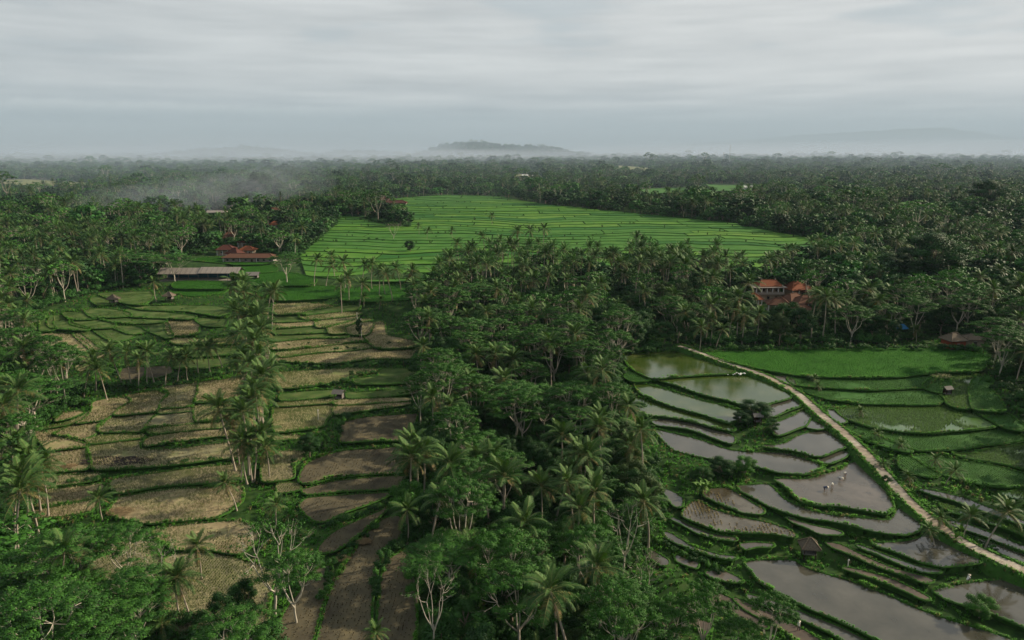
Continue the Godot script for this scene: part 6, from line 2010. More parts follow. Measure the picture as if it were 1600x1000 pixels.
	palm(-76.5, -222.7, 11.7, "coconut palm crowded into the middle of the narrow grove down the left terraces", "palms of the narrow grove", true)
	palm(-73.4, -212.9, 10.9, "coconut palm crowded into the middle of the narrow grove down the left terraces", "palms of the narrow grove", false)
	palm(-86.5, -231, 15.4, "coconut palm crowded into the upper end of the narrow grove down the left terraces", "palms of the narrow grove", true)
	palm(-78.7, -217.4, 13.2, "coconut palm crowded into the middle of the narrow grove down the left terraces", "palms of the narrow grove", false)
	palm(-64.6, -179.1, 13.9, "coconut palm crowded into the middle of the narrow grove down the left terraces", "palms of the narrow grove", true)
	palm(-18, -164.4, 11.9, "coconut palm pushing up between broad crowns in the central wooded gully", "palms in the central gully", true)
	palm(-9, -204.4, 12.6, "coconut palm pushing up between broad crowns in the central wooded gully", "palms in the central gully", true)
	palm(-32.2, -251.4, 12, "coconut palm pushing up between broad crowns in the central wooded gully", "palms in the central gully", false)
	palm(-29.5, -239.4, 11.9, "coconut palm pushing up between broad crowns in the central wooded gully", "palms in the central gully", false)
	palm(1.8, -204.4, 12.6, "coconut palm pushing up between broad crowns in the central wooded gully", "palms in the central gully", true)
	palm(-17.8, -136.1, 12.4, "coconut palm pushing up between broad crowns in the central wooded gully", "palms in the central gully", true)
	palm(-19.5, -139.6, 12.1, "coconut palm pushing up between broad crowns in the central wooded gully", "palms in the central gully", true)
	palm(-5.1, -137.2, 13.2, "coconut palm pushing up between broad crowns in the central wooded gully", "palms in the central gully", true)
	palm(-6.1, -140, 12.8, "coconut palm pushing up between broad crowns in the central wooded gully", "palms in the central gully", true)
	palm(-4.7, -134.9, 11.1, "coconut palm pushing up between broad crowns in the central wooded gully", "palms in the central gully", true)
	palm(5.6, -128.9, 11.8, "coconut palm pushing up between broad crowns in the central wooded gully", "palms in the central gully", true)
	palm(11.5, -127, 12.4, "coconut palm pushing up between broad crowns in the central wooded gully", "palms in the central gully", true)
	palm(14.6, -118.5, 13.7, "coconut palm pushing up between broad crowns in the central wooded gully", "palms in the central gully", true)
	palm(0.7, -115.4, 13.7, "coconut palm pushing up between broad crowns in the central wooded gully", "palms in the central gully", true)
	palm(-11.9, -162.6, 12.6, "coconut palm pushing up between broad crowns in the central wooded gully", "palms in the central gully", true)
	palm(8.9, -135.3, 11, "coconut palm pushing up between broad crowns in the central wooded gully", "palms in the central gully", true)
	palm(11.5, -115.4, 13.3, "coconut palm pushing up between broad crowns in the central wooded gully", "palms in the central gully", true)
	palm(-14.3, -117.2, 12.3, "coconut palm pushing up between broad crowns in the central wooded gully", "palms in the central gully", true)
	palm(-19.8, -131.9, 12.7, "coconut palm pushing up between broad crowns in the central wooded gully", "palms in the central gully", true)
	palm(-12.1, -129.3, 13.1, "coconut palm pushing up between broad crowns in the central wooded gully", "palms in the central gully", true)
	palm(10.9, -147.8, 12.9, "coconut palm pushing up between broad crowns in the central wooded gully", "palms in the central gully", true)
	palm(20.1, -155.6, 12.4, "coconut palm pushing up between broad crowns in the central wooded gully", "palms in the central gully", true)
	palm(14.4, -133.9, 13.7, "coconut palm pushing up between broad crowns in the central wooded gully", "palms in the central gully", true)
	palm(-8.9, -250.8, 12.2, "coconut palm pushing up between broad crowns in the central wooded gully", "palms in the central gully", false)
	palm(-23.1, -259.6, 12.2, "coconut palm pushing up between broad crowns in the central wooded gully", "palms in the central gully", false)
	palm(11.3, -254.3, 13.6, "coconut palm pushing up between broad crowns in the central wooded gully", "palms in the central gully", false)
	palm(24.5, -276.6, 11.6, "coconut palm pushing up between broad crowns in the central wooded gully", "palms in the central gully", false)
	palm(36.1, -291.6, 11.9, "coconut palm pushing up between broad crowns in the central wooded gully", "palms in the central gully", false)
	palm(7.8, -296.1, 13.5, "coconut palm pushing up between broad crowns in the central wooded gully", "palms in the central gully", false)
	palm(40, -273.1, 11.2, "coconut palm pushing up between broad crowns in the central wooded gully", "palms in the central gully", false)
	palm(51.8, -279, 13.5, "coconut palm pushing up between broad crowns in the central wooded gully", "palms in the central gully", false)
	palm(6.5, -95.9, 13.1, "coconut palm pushing up between broad crowns in the central wooded gully", "palms in the central gully", true)
	palm(13.5, -99.7, 12.3, "coconut palm pushing up between broad crowns in the central wooded gully", "palms in the central gully", true)
	palm(-85.5, -350.5, 10.9, "coconut palm in the thin palm line below the big bright green field, left half", "palm line below the big field", false)
	palm(-75.9, -329.7, 12.3, "coconut palm in the thin palm line below the big bright green field, left half", "palm line below the big field", false)
	palm(-90.7, -332.3, 12.7, "coconut palm in the thin palm line below the big bright green field, left half", "palm line below the big field", false)
	palm(-85.3, -332.1, 10.4, "coconut palm in the thin palm line below the big bright green field, left half", "palm line below the big field", false)
	palm(-68, -300.7, 11.4, "coconut palm in the thin palm line below the big bright green field, left half", "palm line below the big field", false)
	palm(-68, -325.8, 11.6, "coconut palm in the thin palm line below the big bright green field, left half", "palm line below the big field", false)
	palm(-63, -326.6, 11.5, "coconut palm in the thin palm line below the big bright green field, left half", "palm line below the big field", false)
	palm(-57.5, -313.4, 11, "coconut palm in the thin palm line below the big bright green field, left half", "palm line below the big field", false)
	palm(-54.8, -313.3, 10.5, "coconut palm in the thin palm line below the big bright green field, left half", "palm line below the big field", false)
	palm(-49.5, -299.2, 11.8, "coconut palm in the thin palm line below the big bright green field, left half", "palm line below the big field", false)
	palm(-67.3, -282.8, 12.4, "coconut palm in the thin palm line below the big bright green field, left half", "palm line below the big field", false)
	palm(-62, -292.9, 10.2, "coconut palm in the thin palm line below the big bright green field, left half", "palm line below the big field", false)
	palm(-49.7, -323.3, 10.7, "coconut palm in the thin palm line below the big bright green field, left half", "palm line below the big field", false)
	palm(-42.9, -304.9, 12.5, "coconut palm in the thin palm line below the big bright green field, left half", "palm line below the big field", false)
	palm(73.7, -328.8, 13.4, "coconut palm silhouetted against the big bright green field, right half", "palms against the big field", false)
	palm(76.5, -323.3, 13, "coconut palm silhouetted against the big bright green field, right half", "palms against the big field", false)
	palm(69.9, -341.3, 11.1, "coconut palm silhouetted against the big bright green field, right half", "palms against the big field", false)
	palm(87.2, -334.7, 13.2, "coconut palm silhouetted against the big bright green field, right half", "palms against the big field", false)
	palm(95.1, -340.3, 13.9, "coconut palm silhouetted against the big bright green field, right half", "palms against the big field", false)
	palm(62.1, -335, 14, "coconut palm silhouetted against the big bright green field, right half", "palms against the big field", false)
	palm(58.2, -339.9, 13.1, "coconut palm silhouetted against the big bright green field, right half", "palms against the big field", false)
	palm(48.3, -344.7, 11.1, "coconut palm silhouetted against the big bright green field, right half", "palms against the big field", false)
	palm(48.5, -316.1, 13.5, "coconut palm silhouetted against the big bright green field, right half", "palms against the big field", false)
	palm(65.7, -311.5, 11.7, "coconut palm silhouetted against the big bright green field, right half", "palms against the big field", false)
	palm(125.2, -331.2, 12.9, "coconut palm silhouetted against the big bright green field, right half", "palms against the big field", false)
	palm(115.5, -321.7, 13.9, "coconut palm silhouetted against the big bright green field, right half", "palms against the big field", false)
	palm(4.1, -433.3, 13.1, "coconut palm silhouetted against the big bright green field, right half", "palms against the big field", false)
	palm(10.6, -454.3, 11.4, "coconut palm silhouetted against the big bright green field, right half", "palms against the big field", false)
	palm(19.8, -457, 11.9, "coconut palm silhouetted against the big bright green field, right half", "palms against the big field", false)
	palm(-14.2, -407.6, 13.8, "coconut palm silhouetted against the big bright green field, right half", "palms against the big field", false)
	palm(-7.1, -406.3, 11.4, "coconut palm silhouetted against the big bright green field, right half", "palms against the big field", false)
	palm(0, -376, 12.8, "coconut palm silhouetted against the big bright green field, right half", "palms against the big field", false)
	palm(-28.5, -390, 12.2, "coconut palm silhouetted against the big bright green field, right half", "palms against the big field", false)
	palm(15.6, -398.2, 11.5, "coconut palm silhouetted against the big bright green field, right half", "palms against the big field", false)
	palm(-98.5, -133.7, 12.2, "coconut palm in the clump with yellow fronds at the left frame edge", "palm clump at the left edge", true)
	palm(-100.9, -139.8, 11.1, "coconut palm in the clump with yellow fronds at the left frame edge", "palm clump at the left edge", true)
	palm(-97, -136.5, 11.2, "coconut palm in the clump with yellow fronds at the left frame edge", "palm clump at the left edge", true)
	palm(-92, -131.9, 11.8, "coconut palm in the clump with yellow fronds at the left frame edge", "palm clump at the left edge", true)
	palm(-89.6, -130, 11.1, "coconut palm in the clump with yellow fronds at the left frame edge", "palm clump at the left edge", true)
	palm(-91.7, -127.1, 11.1, "coconut palm in the clump with yellow fronds at the left frame edge", "palm clump at the left edge", true)
	palm(-91.7, -123.8, 12.2, "coconut palm in the clump with yellow fronds at the left frame edge", "palm clump at the left edge", true)
	palm(-86.1, -121.9, 12.5, "coconut palm in the clump with yellow fronds at the left frame edge", "palm clump at the left edge", true)
	palm(-85.7, -115.6, 12.8, "coconut palm in the clump with yellow fronds at the left frame edge", "palm clump at the left edge", true)
	palm(90.4, -141.7, 4, "knee high to man high young palm on the grassy verge of the concrete path", "young palms along the path", true)
	palm(76.4, -120.6, 3, "knee high to man high young palm on the grassy verge of the concrete path", "young palms along the path", true)
	palm(80.9, -125.7, 3.5, "knee high to man high young palm on the grassy verge of the concrete path", "young palms along the path", true)
	palm(83, -123.1, 5, "knee high to man high young palm on the grassy verge of the concrete path", "young palms along the path", true)
	palm(81.6, -148.4, 2.2, "knee high to man high young palm on the grassy verge of the concrete path", "young palms along the path", true)
	palm(91.4, -149.3, 2.5, "knee high to man high young palm on the grassy verge of the concrete path", "young palms along the path", true)
	palm(89, -157.1, 2.2, "knee high to man high young palm on the grassy verge of the concrete path", "young palms along the path", true)
	palm(86.2, -163.8, 2, "knee high to man high young palm on the grassy verge of the concrete path", "young palms along the path", true)
	palm(85.1, -194.5, 2, "knee high to man high young palm on the grassy verge of the concrete path", "young palms along the path", true)
	palm(86.2, -200.9, 2, "knee high to man high young palm on the grassy verge of the concrete path", "young palms along the path", true)
	palm(88.6, -175.7, 2, "knee high to man high young palm on the grassy verge of the concrete path", "young palms along the path", true)
	palm(83.2, -142.2, 2, "knee high to man high young palm on the grassy verge of the concrete path", "young palms along the path", true)
	umbrella(-14.6, -276.1, 15, 23.3, 0, "flat topped umbrella tree at the back of the central gully")
	umbrella(-14.2, -227.4, 16, 21.2, 1, "wide umbrella tree with pale fan of limbs at the gully's upper left")
	umbrella(12.5, -211.4, 17, 20.7, 2, "umbrella tree with many stacked leaf plates in the gully's upper middle")
	umbrella(18.9, -220.7, 18, 15.7, 0, "tall umbrella tree behind the stacked one at the gully's upper right")
	umbrella(1, -175.3, 16, 23.3, 1, "broadest umbrella tree with bundled pale trunks in the heart of the gully")
	umbrella(16.2, -172.7, 14, 16.9, 2, "umbrella tree leaning toward the flooded terraces from the gully")
	umbrella(-22.9, -174.5, 14, 10.9, 0, "umbrella tree with one slim pale trunk at the gully's left edge")
	umbrella(-15, -190.7, 13, 14.4, 1, "low umbrella tree left of the broadest one")
	umbrella(26.5, -200.5, 11, 10.8, 2, "young umbrella tree beside the olive flooded paddy")
	umbrella(15.8, -164.1, 11, 13.2, 0, "umbrella tree over dark trunks on the gully's right slope")
	umbrella(-8.5, -115.5, 17, 13.4, 1, "domed umbrella tree above the gully's lower left")
	umbrella(-1.4, -105, 17, 14.9, 2, "great spreading umbrella tree low in the gully")
	umbrella(1.1, -96.9, 16, 15.5, 0, "nearest umbrella tree with a fan of pale limbs, bottom centre")
	umbrella(19.3, -114.6, 15, 11.3, 1, "thin crowned umbrella tree over the lower flooded terraces")
	umbrella(20.6, -102.6, 14, 7.4, 2, "sparse umbrella tree with slanting trunks by the lower terraces")
	umbrella(-11.2, -92.8, 14, 9.1, 0, "umbrella tree with a bent bare limb, bottom centre left")
	umbrella(-62.6, -106.8, 12, 12.1, 1, "feathery tree over the stubble at the lower left")
	umbrella(-70, -102, 13, 16.5, 2, "bright feathery tree at the left edge bottom")
	umbrella(-62.2, -86, 14, 17.9, 0, "dark feathery tree filling the bottom left corner")
	umbrella(-56.6, -105.3, 10, 11.7, 1, "thin feathery tree with white forked stem at the lower left")
	umbrella(-53.3, -91.6, 10, 12.2, 2, "low feathery tree at the bottom left")
	umbrella(-36.4, -100.5, 17, 14.2, 0, "tall sparse tree with long white trunks at the bottom left of centre")
	umbrella(-32.8, -98.5, 12, 11, 1, "feathery understorey tree beside the long white trunks")
	umbrella(-138.1, -196.4, 13, 21.3, 2, "dense flat tree at the left edge behind the palm row")
	umbrella(-119.3, -173.8, 13, 22.4, 0, "flat tree with white twigs at the left edge")
	umbrella(-129, -204, 11, 12.8, 1, "small flat tree above the first palm of the row")
	umbrella(-118.7, -168.7, 11, 18.3, 2, "bright green flat tree with bare limbs at the left edge")
	umbrella(26.9, -90.8, 14, 9.2, 0, "tree with three pale forked trunks over the bottom ponds")
	umbrella(36.9, -92.2, 12, 7.9, 1, "tree with bright leaf plates in front of the large pond")
	umbrella(22, -90.2, 11, 9.1, 2, "low leafy tree at the bottom beside the mud plots")
	umbrella(31.8, -89.9, 8, 8.5, 0, "small leafy tree at the bottom under the forked trunks")
	umbrella(-24.9, -344, 16, 15.3, 1, "umbrella tree with crooked pale trunk before the big field, left of three")
	umbrella(-14.3, -333.3, 16, 13.6, 2, "umbrella tree with a white curved trunk before the big field, middle of three")
	umbrella(9.8, -350.3, 16, 18.7, 0, "umbrella tree with white trunk before the big field, right of three")
	umbrella(-78.6, -488.3, 13, 14.9, 1, "pale thin umbrella tree at the left rim of the big field")
	umbrella(-292.1, -437.7, 16, 28, 2, "pale bare limbed tree in the left forest")
	umbrella(-207.3, -311.1, 15, 19.9, 0, "bleached bare tree rising from the left palms")
	umbrella(-175.1, -342.4, 14, 27.3, 1, "flat tree before the village at left")
	umbrella(-156.3, -337.1, 14, 19.8, 2, "second flat tree before the village at left")
	umbrella(-104.5, -336.9, 15, 18.8, 0, "grey spreading tree right of the village roofs")
	broad(-453.1, -897.6, 15, 22.7, 0, "dark round tree left of the big dark clump")
	broad(61.5, -175.2, 5.5, 10, 0, "round dark bush tree on the bund between the flooded terraces")
	broad(57.3, -172.7, 4, 6, 0, "lower dark bush beside the round one between the flooded terraces")
	broad(62.7, -167.7, 4, 4.7, 1, "leafy bush at the right foot of the round one between the terraces")
	broad(-11.9, -145.6, 10, 7.6, 2, "bright light green broadleaf tree in the central gully")
	broad(123.8, -280.2, 10, 16, 2, "light green tree in front of the brown roofed compound")
	broad(-46.2, -157, 6, 6.3, 0, "small dark tree on a bund of the left terraces")
	broad(-43.8, -160.8, 5, 3.2, 2, "small bright tree beside the dark one on the left terraces")
	broad(6.2, -118.8, 11, 7.2, 0, "dark bushy tree deep in the central gully")
	broad(9.5, -118.1, 12, 7.2, 2, "yellow green round tree on the right of the central gully")
	broad(-14.9, -103, 9, 5.4, 2, "bright low tree beside the brown plots at the bottom")
	broad(78.5, -142.6, 2.5, 2.8, 0, "small bush on the path verge")
	broad(74, -102.8, 5, 5.7, 2, "leafy bush standing in the pond at the right edge")
	broad(45.7, -148.2, 4.5, 7, 0, "dark bush in the banana thicket beside the water terrace")
	broad(50.6, -148.4, 5, 6, 2, "yellow flecked bush at the right of the banana thicket")
	broad(41.1, -146.2, 4, 5.3, 1, "bush at the left of the banana thicket")
	broad(-40, -96.9, 9, 5.5, 0, "dark tree at the foot of the long white trunks")
	broad(-41.5, -93.6, 9, 5.3, 0, "dark dense tree between two tall palms and the white trunks")
	broad(-60.2, -432.3, 8, 7.6, 0, "dark round bush tree in the big bright green field")
	broad(-53.2, -248.8, 8, 3.1, 0, "leafy pillar of a climbing plant round a tall post")
	broad(-15, -146.5, 11, 7.7, 0, "dark broadleaf tree left of the bright one in the gully")
	broad(85.8, -202.9, 2, 3.1, 0, "shrub at the bend of the path")
	broad(90.4, -272.2, 9.4, 6.5, 0, "dark tree below the left corner of the two storey house")
	broad(97.8, -266.8, 7.3, 6.4, 0, "dark tree below the right corner of the two storey house")
	broad(103.1, -265.1, 6.8, 6.9, 0, "dark tree in front of the brown roofed compound")
	broad(108.2, -261.7, 7.2, 7.4, 0, "dark tree right of the brown roofed compound")
	broad(409.5, -640.2, 31, 39.7, 0, "big dark round crowned tree standing out in the right forest")
	broad(185.8, -323.4, 25.7, 34.1, 0, "massive dark banyan like tree in the right forest")
	broad(178, -339.2, 14.4, 20, 0, "dark spreading tree left of the massive one in the right forest")
	broad(-265.8, -743.2, 25.2, 27.5, 0, "left crown of the big dark tree clump above the village")
	broad(-246.2, -728.6, 34.5, 29.4, 0, "highest crown of the big dark tree clump above the village")
	broad(-235.7, -743.2, 23.9, 25.8, 0, "right crown of the big dark tree clump above the village")
	broad(-85.6, -906.1, 19.9, 28.5, 0, "dark tall crown at the back edge of the big green field")
	banana(39.6, -140.8, 4, "banana plant with torn leaves in the thicket by the water terrace")
	banana(40.7, -140, 4.5, "banana plant with torn leaves in the thicket by the water terrace")
	banana(38.8, -141.8, 3.5, "banana plant with torn leaves in the thicket by the water terrace")
	banana(47.7, -240.9, 4.5, "banana plant with torn leaves at the forest foot left of the path")
	banana(50.7, -239.5, 4, "banana plant with torn leaves at the forest foot left of the path")
	banana(54.5, -242.4, 4, "banana plant with torn leaves at the forest foot left of the path")
	banana(49.9, -243.1, 5, "banana plant with torn leaves at the forest foot left of the path")
	banana(92, -237.4, 3, "banana plant with torn leaves below the bank above the broad green paddy")
	banana(99.4, -238.8, 3, "banana plant with torn leaves below the bank above the broad green paddy")
	banana(108.8, -241.7, 3, "banana plant with torn leaves below the bank above the broad green paddy")
	banana(86.9, -238.1, 3, "banana plant with torn leaves below the bank above the broad green paddy")
	banana(125.1, -239.5, 3, "banana plant with torn leaves below the bank above the broad green paddy")
	banana(119.9, -239.5, 3, "banana plant with torn leaves below the bank above the broad green paddy")
	banana(-176.5, -267.7, 5, "banana plant with torn leaves at the forest foot left of the path")
	banana(-171.8, -265.1, 4.5, "banana plant with torn leaves at the forest foot left of the path")
	banana(-172.8, -259.2, 4, "banana plant with torn leaves at the forest foot left of the path")
	banana(-173.7, -272.2, 5, "banana plant with torn leaves at the forest foot left of the path")
	banana(83.2, -124, 3, "banana plant with torn leaves on the path verge")
	banana(80.6, -121.3, 3, "banana plant with torn leaves on the path verge")
	banana(151.5, -228.1, 3.5, "banana plant with torn leaves below the bank above the broad green paddy")
	banana(150.8, -232.7, 3, "banana plant with torn leaves below the bank above the broad green paddy")
	banana(21.1, -102.1, 4, "banana plant with torn leaves at the bottom under tall pale trunks")
	banana(19.1, -96.7, 4, "banana plant with torn leaves at the bottom under tall pale trunks")
	banana(22.2, -97.4, 3.5, "banana plant with torn leaves at the bottom under tall pale trunks")
	banana(24.1, -99.7, 3, "banana plant with torn leaves at the bottom under tall pale trunks")
	bushes([Vector3(-71.2,2.04,-219.2),Vector3(-66.9,1.28,-218.7),Vector3(-64.3,1.91,-217.9),Vector3(-60.5,1.57,-217.6),Vector3(-58.8,1.92,-217.3),Vector3(-57.2,2.23,-218.1),Vector3(-53.7,1.32,-217.9),Vector3(-50.8,2.03,-219.3),Vector3(-48,1.65,-218.8),Vector3(-45,1.28,-219.1),Vector3(-42.6,1.51,-219.4),Vector3(-39.9,2.35,-220),Vector3(-37.7,1.53,-221.2),Vector3(-35.3,1.74,-221.7),Vector3(-33.9,2.33,-221.4),Vector3(-32.3,2.03,-222),Vector3(-31,1.34,-222.6),Vector3(-48.1,1.71,-210.4),Vector3(-45.8,1.38,-211.2),Vector3(-44.2,1.37,-211.2),Vector3(-44.3,1.3,-211.9),Vector3(-42,1.2,-212.6),Vector3(-41.6,1.19,-212.9),Vector3(-51,1.57,-202.7),Vector3(-48.8,1.67,-204.2),Vector3(-48.3,1.49,-205),Vector3(-46.9,1.4,-206.4),Vector3(-61.9,1.12,-200.1),Vector3(-59.6,1.17,-200.3),Vector3(-58.5,0.93,-199.8),Vector3(-57.3,1.32,-199.8),Vector3(-56,0.85,-201.6),Vector3(-55.1,1.24,-202),Vector3(-53.4,0.88,-201.9),Vector3(-52.6,1.55,-201.7),Vector3(-34.5,1.32,-126.9),Vector3(-33.9,1.24,-127.3),Vector3(-33.4,1.14,-127.6),Vector3(-32.5,1.07,-128.5),Vector3(-32.2,1.74,-128.9),Vector3(-30.7,1.01,-130.1),Vector3(-29.9,1.3,-130.8),Vector3(-28.7,1.25,-131.6),Vector3(-27.9,1.09,-132.7),Vector3(-27.5,1.66,-133.2),Vector3(-26.9,1.2,-134.5),Vector3(-26.2,1.2,-135),Vector3(-25.4,1.16,-136.1),Vector3(-30.7,1.14,-104.5),Vector3(-30.5,1.52,-106.1),Vector3(-30.6,1.15,-108.5),Vector3(-30.7,1.38,-110.3),Vector3(-30.9,1.11,-111.5),Vector3(-31.2,1.01,-112.6),Vector3(-31,1.41,-114.6),Vector3(-30.9,0.9,-115.7),Vector3(-29.8,1.29,-116.2),Vector3(-29.7,1.06,-117.5),Vector3(-29.1,1.38,-118.2),Vector3(-28.9,1.37,-119.8),Vector3(-28.2,0.89,-120.8),Vector3(-28,1.15,-122),Vector3(-27.1,1.23,-123.5),Vector3(-25.9,1.45,-126.8),Vector3(-25.6,0.83,-127.3),Vector3(-22.1,1.67,-105.9),Vector3(-22.5,1.87,-108.5),Vector3(-22.5,1.62,-111.9),Vector3(-22.3,2.22,-113.7),Vector3(-22.4,2.2,-116.7),Vector3(-22.4,1.32,-118.5),Vector3(-21,2.16,-119.5),Vector3(-20.6,1.95,-119.8),Vector3(-38,1.16,-181.1),Vector3(-35.5,1.02,-181.8),Vector3(-33.7,1.13,-182.6),Vector3(-29.6,1.37,-183.5),Vector3(-27.8,1.18,-184.6),Vector3(-26.9,1.28,-185.3),Vector3(-42,1.29,-166),Vector3(-42.2,1.91,-168.5),Vector3(-42.7,1.92,-172.7),Vector3(-43.4,2.16,-175.3),Vector3(-42.5,1.94,-177.4),Vector3(-42.7,2.1,-178.8),Vector3(-48.3,1.04,-151.3),Vector3(-48.8,1.19,-153.5),Vector3(-47.2,1.03,-156.5),Vector3(-46.9,1.23,-157.1),Vector3(-118.2,1.43,-201.4),Vector3(-115.6,1.23,-200.1),Vector3(-112.7,1.09,-200.9),Vector3(-109.8,2.02,-199.7),Vector3(-108.3,2.27,-200.1),Vector3(-106.2,2.35,-199.8),Vector3(-105,1.79,-201.3),Vector3(-102.2,1.83,-202.5),Vector3(-99.2,1.09,-202.7),Vector3(-97.1,1.45,-203.2),Vector3(-94.8,1.32,-204.5),Vector3(-93.3,1.14,-206.7),Vector3(-93.3,1.21,-208.3),Vector3(-90.4,2.03,-209.4),Vector3(-87.5,2.29,-211.4),Vector3(-85.5,1.14,-212.9),Vector3(-121.2,1.6,-184.3),Vector3(-118.9,1.13,-184.7),Vector3(-118.5,1.19,-186.1),Vector3(-117.3,1.79,-186.7),Vector3(-116.1,2.22,-188.4),Vector3(-116.1,1.77,-188.7),Vector3(-114.4,1.61,-187.9),Vector3(-114,2.26,-188.6),Vector3(-117.7,1.85,-209.1),Vector3(-118.9,1.24,-212),Vector3(-120.2,1.1,-215.9),Vector3(-96.5,1.13,-142.9),Vector3(-93.3,1.39,-144),Vector3(-92,0.91,-144.2),Vector3(-90.3,1.21,-145),Vector3(-88.8,1.17,-145.1),Vector3(-88.1,1.47,-146.1),Vector3(-76.2,1.04,-152.9),Vector3(-73.2,1.34,-153.3),Vector3(-70.8,0.81,-154.5),Vector3(-67.6,1.3,-154.6),Vector3(-82.2,1.15,-162),Vector3(-79.8,0.95,-162.9),Vector3(-76.4,0.95,-164.2),Vector3(-75.8,1.1,-164.4),Vector3(-74.2,0.74,-164.8),Vector3(-70.9,0.82,-165),Vector3(-80.2,1.06,-235.4),Vector3(-79.8,1.26,-236.8),Vector3(-79.2,0.86,-238.9),Vector3(-75.3,0.79,-239.9),Vector3(-71.2,0.75,-240.8),Vector3(-69.1,0.92,-242.2),Vector3(-63.5,0.84,-242),Vector3(-59.6,1.14,-243.4),Vector3(-56.4,0.7,-243.4),Vector3(-58.3,1.39,-235.9),Vector3(-56.7,0.93,-236.2),Vector3(-55.1,1.14,-237.5),Vector3(-52.2,1.2,-236),Vector3(-44,1.56,-239.1),Vector3(-41.9,1.55,-241.3),Vector3(-41,1.22,-240.1),Vector3(-37.9,1.24,-241.5),Vector3(67,2.19,-233.3),Vector3(69.8,1.32,-232.9),Vector3(72.2,3.14,-233.4),Vector3(75.6,2.68,-231.8),Vector3(79.8,1.98,-231.9),Vector3(83.8,2.95,-232.3),Vector3(88.1,1.47,-232.7),Vector3(90.3,1.22,-232.1),Vector3(94.4,2.94,-232.5),Vector3(98.4,2.64,-233.5),Vector3(104.2,3.1,-233.7),Vector3(105.4,1.39,-232.8),Vector3(109.7,2.98,-232.9),Vector3(115.1,2.89,-232.9),Vector3(118.4,1.8,-233.7),Vector3(121.7,3,-233.2),Vector3(126.4,1.73,-233.8),Vector3(130.8,1.91,-233.9),Vector3(131.5,2.5,-232.7),Vector3(134.5,2.57,-232.9),Vector3(138.3,1.49,-231.8),Vector3(141.2,3,-232.5),Vector3(144.3,2.77,-232.5),Vector3(146.4,1.72,-232.8),Vector3(148,2.46,-232.3),Vector3(150.5,2.74,-232.3),Vector3(150.1,2.89,-231.1),Vector3(38.5,2.08,-230.4),Vector3(40.9,2.11,-232.2),Vector3(41.3,2.58,-232.8),Vector3(43.7,1.95,-233.2),Vector3(44.8,2.84,-232),Vector3(47.3,1.84,-233.2),Vector3(49.6,1.66,-233.6),Vector3(53.5,2.2,-232.8),Vector3(83.7,0.82,-173.2),Vector3(84.2,0.76,-169.7),Vector3(84.2,0.76,-165.9),Vector3(84.7,0.73,-163.2),Vector3(86,0.99,-160.2),Vector3(85.6,1.06,-157.5),Vector3(85.4,0.84,-153.1),Vector3(85.3,0.65,-149.7),Vector3(85.6,0.58,-146.5),Vector3(85.5,0.56,-143.8),Vector3(85.1,0.55,-138.2),Vector3(85,0.6,-135.4),Vector3(84.6,0.65,-130.9),Vector3(84.4,0.57,-128.1),Vector3(84.4,0.88,-123.5),Vector3(84.8,0.67,-121.7),Vector3(85.5,0.75,-121.5),Vector3(86,0.89,-120.6),Vector3(86.4,1.07,-119.6),Vector3(86.5,0.75,-118.7),Vector3(78.7,0.94,-197.6),Vector3(78.6,0.98,-194.9),Vector3(78.8,0.97,-193.6),Vector3(79.2,0.82,-189),Vector3(78.5,1.08,-186.6),Vector3(78.4,0.89,-182.1),Vector3(79.1,0.66,-181.1),Vector3(79,0.95,-178.8),Vector3(79,0.94,-175.5),Vector3(79.1,0.77,-171.8),Vector3(79.1,1,-167.6),Vector3(79.3,0.96,-165.8),Vector3(79.7,0.98,-161.9),Vector3(136.6,2.31,-201.8),Vector3(133.5,2.06,-194.4),Vector3(132.2,1.23,-190.1),Vector3(131.6,1.29,-186.6),Vector3(130.3,1.32,-184.7),Vector3(129.7,1.62,-182),Vector3(128.9,2.53,-177.6),Vector3(127.4,1.76,-172.9),Vector3(126.3,1.84,-170.7),Vector3(31.4,2.43,-157.1),Vector3(31.4,2.63,-152.3),Vector3(31.1,2.79,-149.2),Vector3(30.8,1.79,-144.2),Vector3(30.9,1.55,-141.4),Vector3(31,1.37,-138.4),Vector3(30.7,1.72,-135.8),Vector3(30.4,1.39,-134.3),Vector3(33.7,2.75,-183.2),Vector3(33.7,1.73,-177.7),Vector3(32.4,2.64,-173.3),Vector3(32.5,2.88,-166.9),Vector3(27.1,1.43,-124.7),Vector3(28.5,1.29,-123.7),Vector3(29.7,1.22,-122.2),Vector3(31.5,1.73,-121.3),Vector3(32.5,1.78,-119.8),Vector3(34.3,1.52,-119),Vector3(35.4,1.64,-117.5),Vector3(36.4,1.44,-116.2),Vector3(37.4,1.07,-114.5),Vector3(-151.3,0.65,-292.4),Vector3(-142.6,0.66,-290.1),Vector3(-131.8,0.81,-287.4),Vector3(-124.6,0.66,-284),Vector3(-114.3,0.87,-279.8),Vector3(-75.9,1.4,-728.8),Vector3(-52.2,1.49,-708.7),Vector3(-17.3,1.63,-671.5),Vector3(-4.8,1.6,-635.4),Vector3(23.4,1.43,-648.8),Vector3(36.3,1.25,-631.6),Vector3(47.6,1.15,-621.4),Vector3(64,1.11,-602.9),Vector3(75.3,1.05,-584.4),Vector3(88.8,1.97,-579.6),Vector3(-94.8,2.43,-488.7),Vector3(-89.6,1.98,-488.2),Vector3(-84.3,2.06,-481.5),Vector3(-75.7,2.09,-477.5),Vector3(165.8,2.62,-453.6),Vector3(165.7,1.76,-448.1),Vector3(167.7,1.88,-443.6),Vector3(167.9,2.18,-436.7)])
	forest()
	scatter("bund_grass", "bright green grass tufts along all the bunds and verges", "grass", tuft_mesh, grass_at, grass_tint)
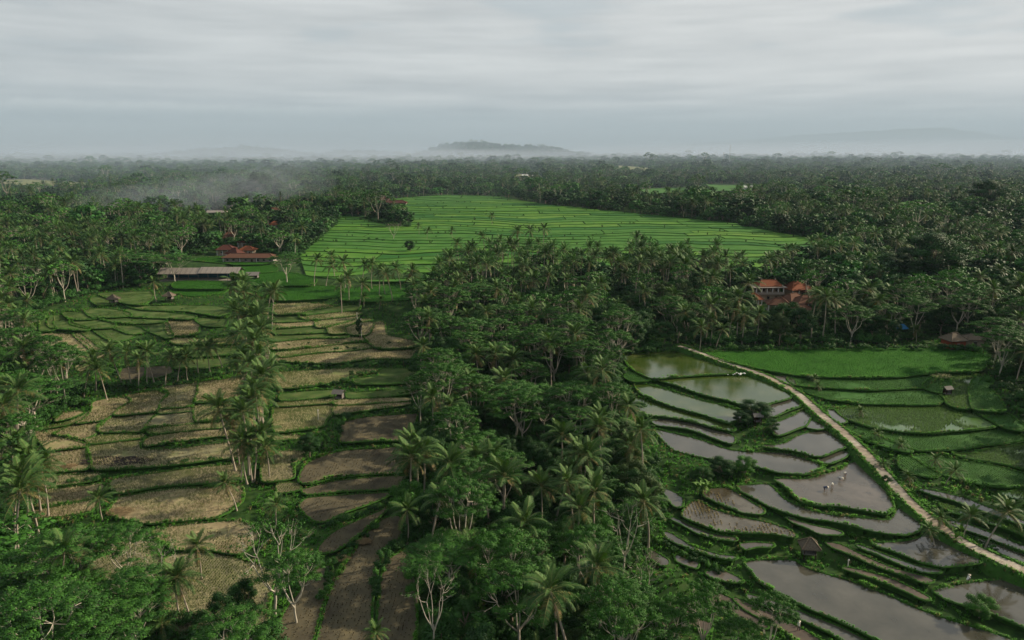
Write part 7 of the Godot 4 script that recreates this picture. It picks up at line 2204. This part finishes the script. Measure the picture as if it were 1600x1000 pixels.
	scatter("rice_seedlings", "rows of green rice seedlings standing in the paddies", "rice", tuft_mesh, rice_at, rice_tint)
	scatter("rice_stubble", "rows of straw coloured rice stubble on the dry paddies", "stubble", tuft_mesh, stubble_at, stubble_tint)
	scatter("pond_weed", "yellowish weed scattered over the two weedy water plots", "weed", tuft_mesh, weed_at, weed_tint)
	rng.seed = 51
	mist("haze", Vector3(0, 110, -8100), Vector3(30000, 300, 14800), 0.00015, "bluish air fading the far forest and plain", true)
	mist("haze", Vector3(2000, 200, -11700), Vector3(26000, 700, 7000), 0.00016, "pale air before the distant mountain", true)
	mist("haze", Vector3(-2500, 60, -2950), Vector3(4400, 130, 4700), 0.00016, "thicker smoky air over the far left forest", true)
	for k in 7:
		mist("mist_bank", Vector3(-1500 + 900 * k, 8, -3900 - 260 * (k % 3)), Vector3(3400, rng.randf_range(90, 320), 1500), 0.00014, "pale ground mist on the plain before the wooded hill")
	for k in 5:
		mist("mist_bank", Vector3(1300 + 800 * k, 0, -5200 - 300 * (k % 2)), Vector3(2600, rng.randf_range(110, 330), 1500), 0.0003, "white mist along the foot of the mountain at right")
	for k in 6:
		mist("smoke_haze", Vector3(-2300 + 420 * k, 16, -2500 - 240 * (k % 3)), Vector3(1500, rng.randf_range(110, 200), 900), 0.00022, "grey smoky haze over the far left forest")
	for k in 5:
		mist("smoke", Vector3(-310 + 26 * k, 26 + 4 * k, -600 - 22 * k), Vector3(90, 34, 80), 0.0012, "thin blue smoke drifting over the left village")
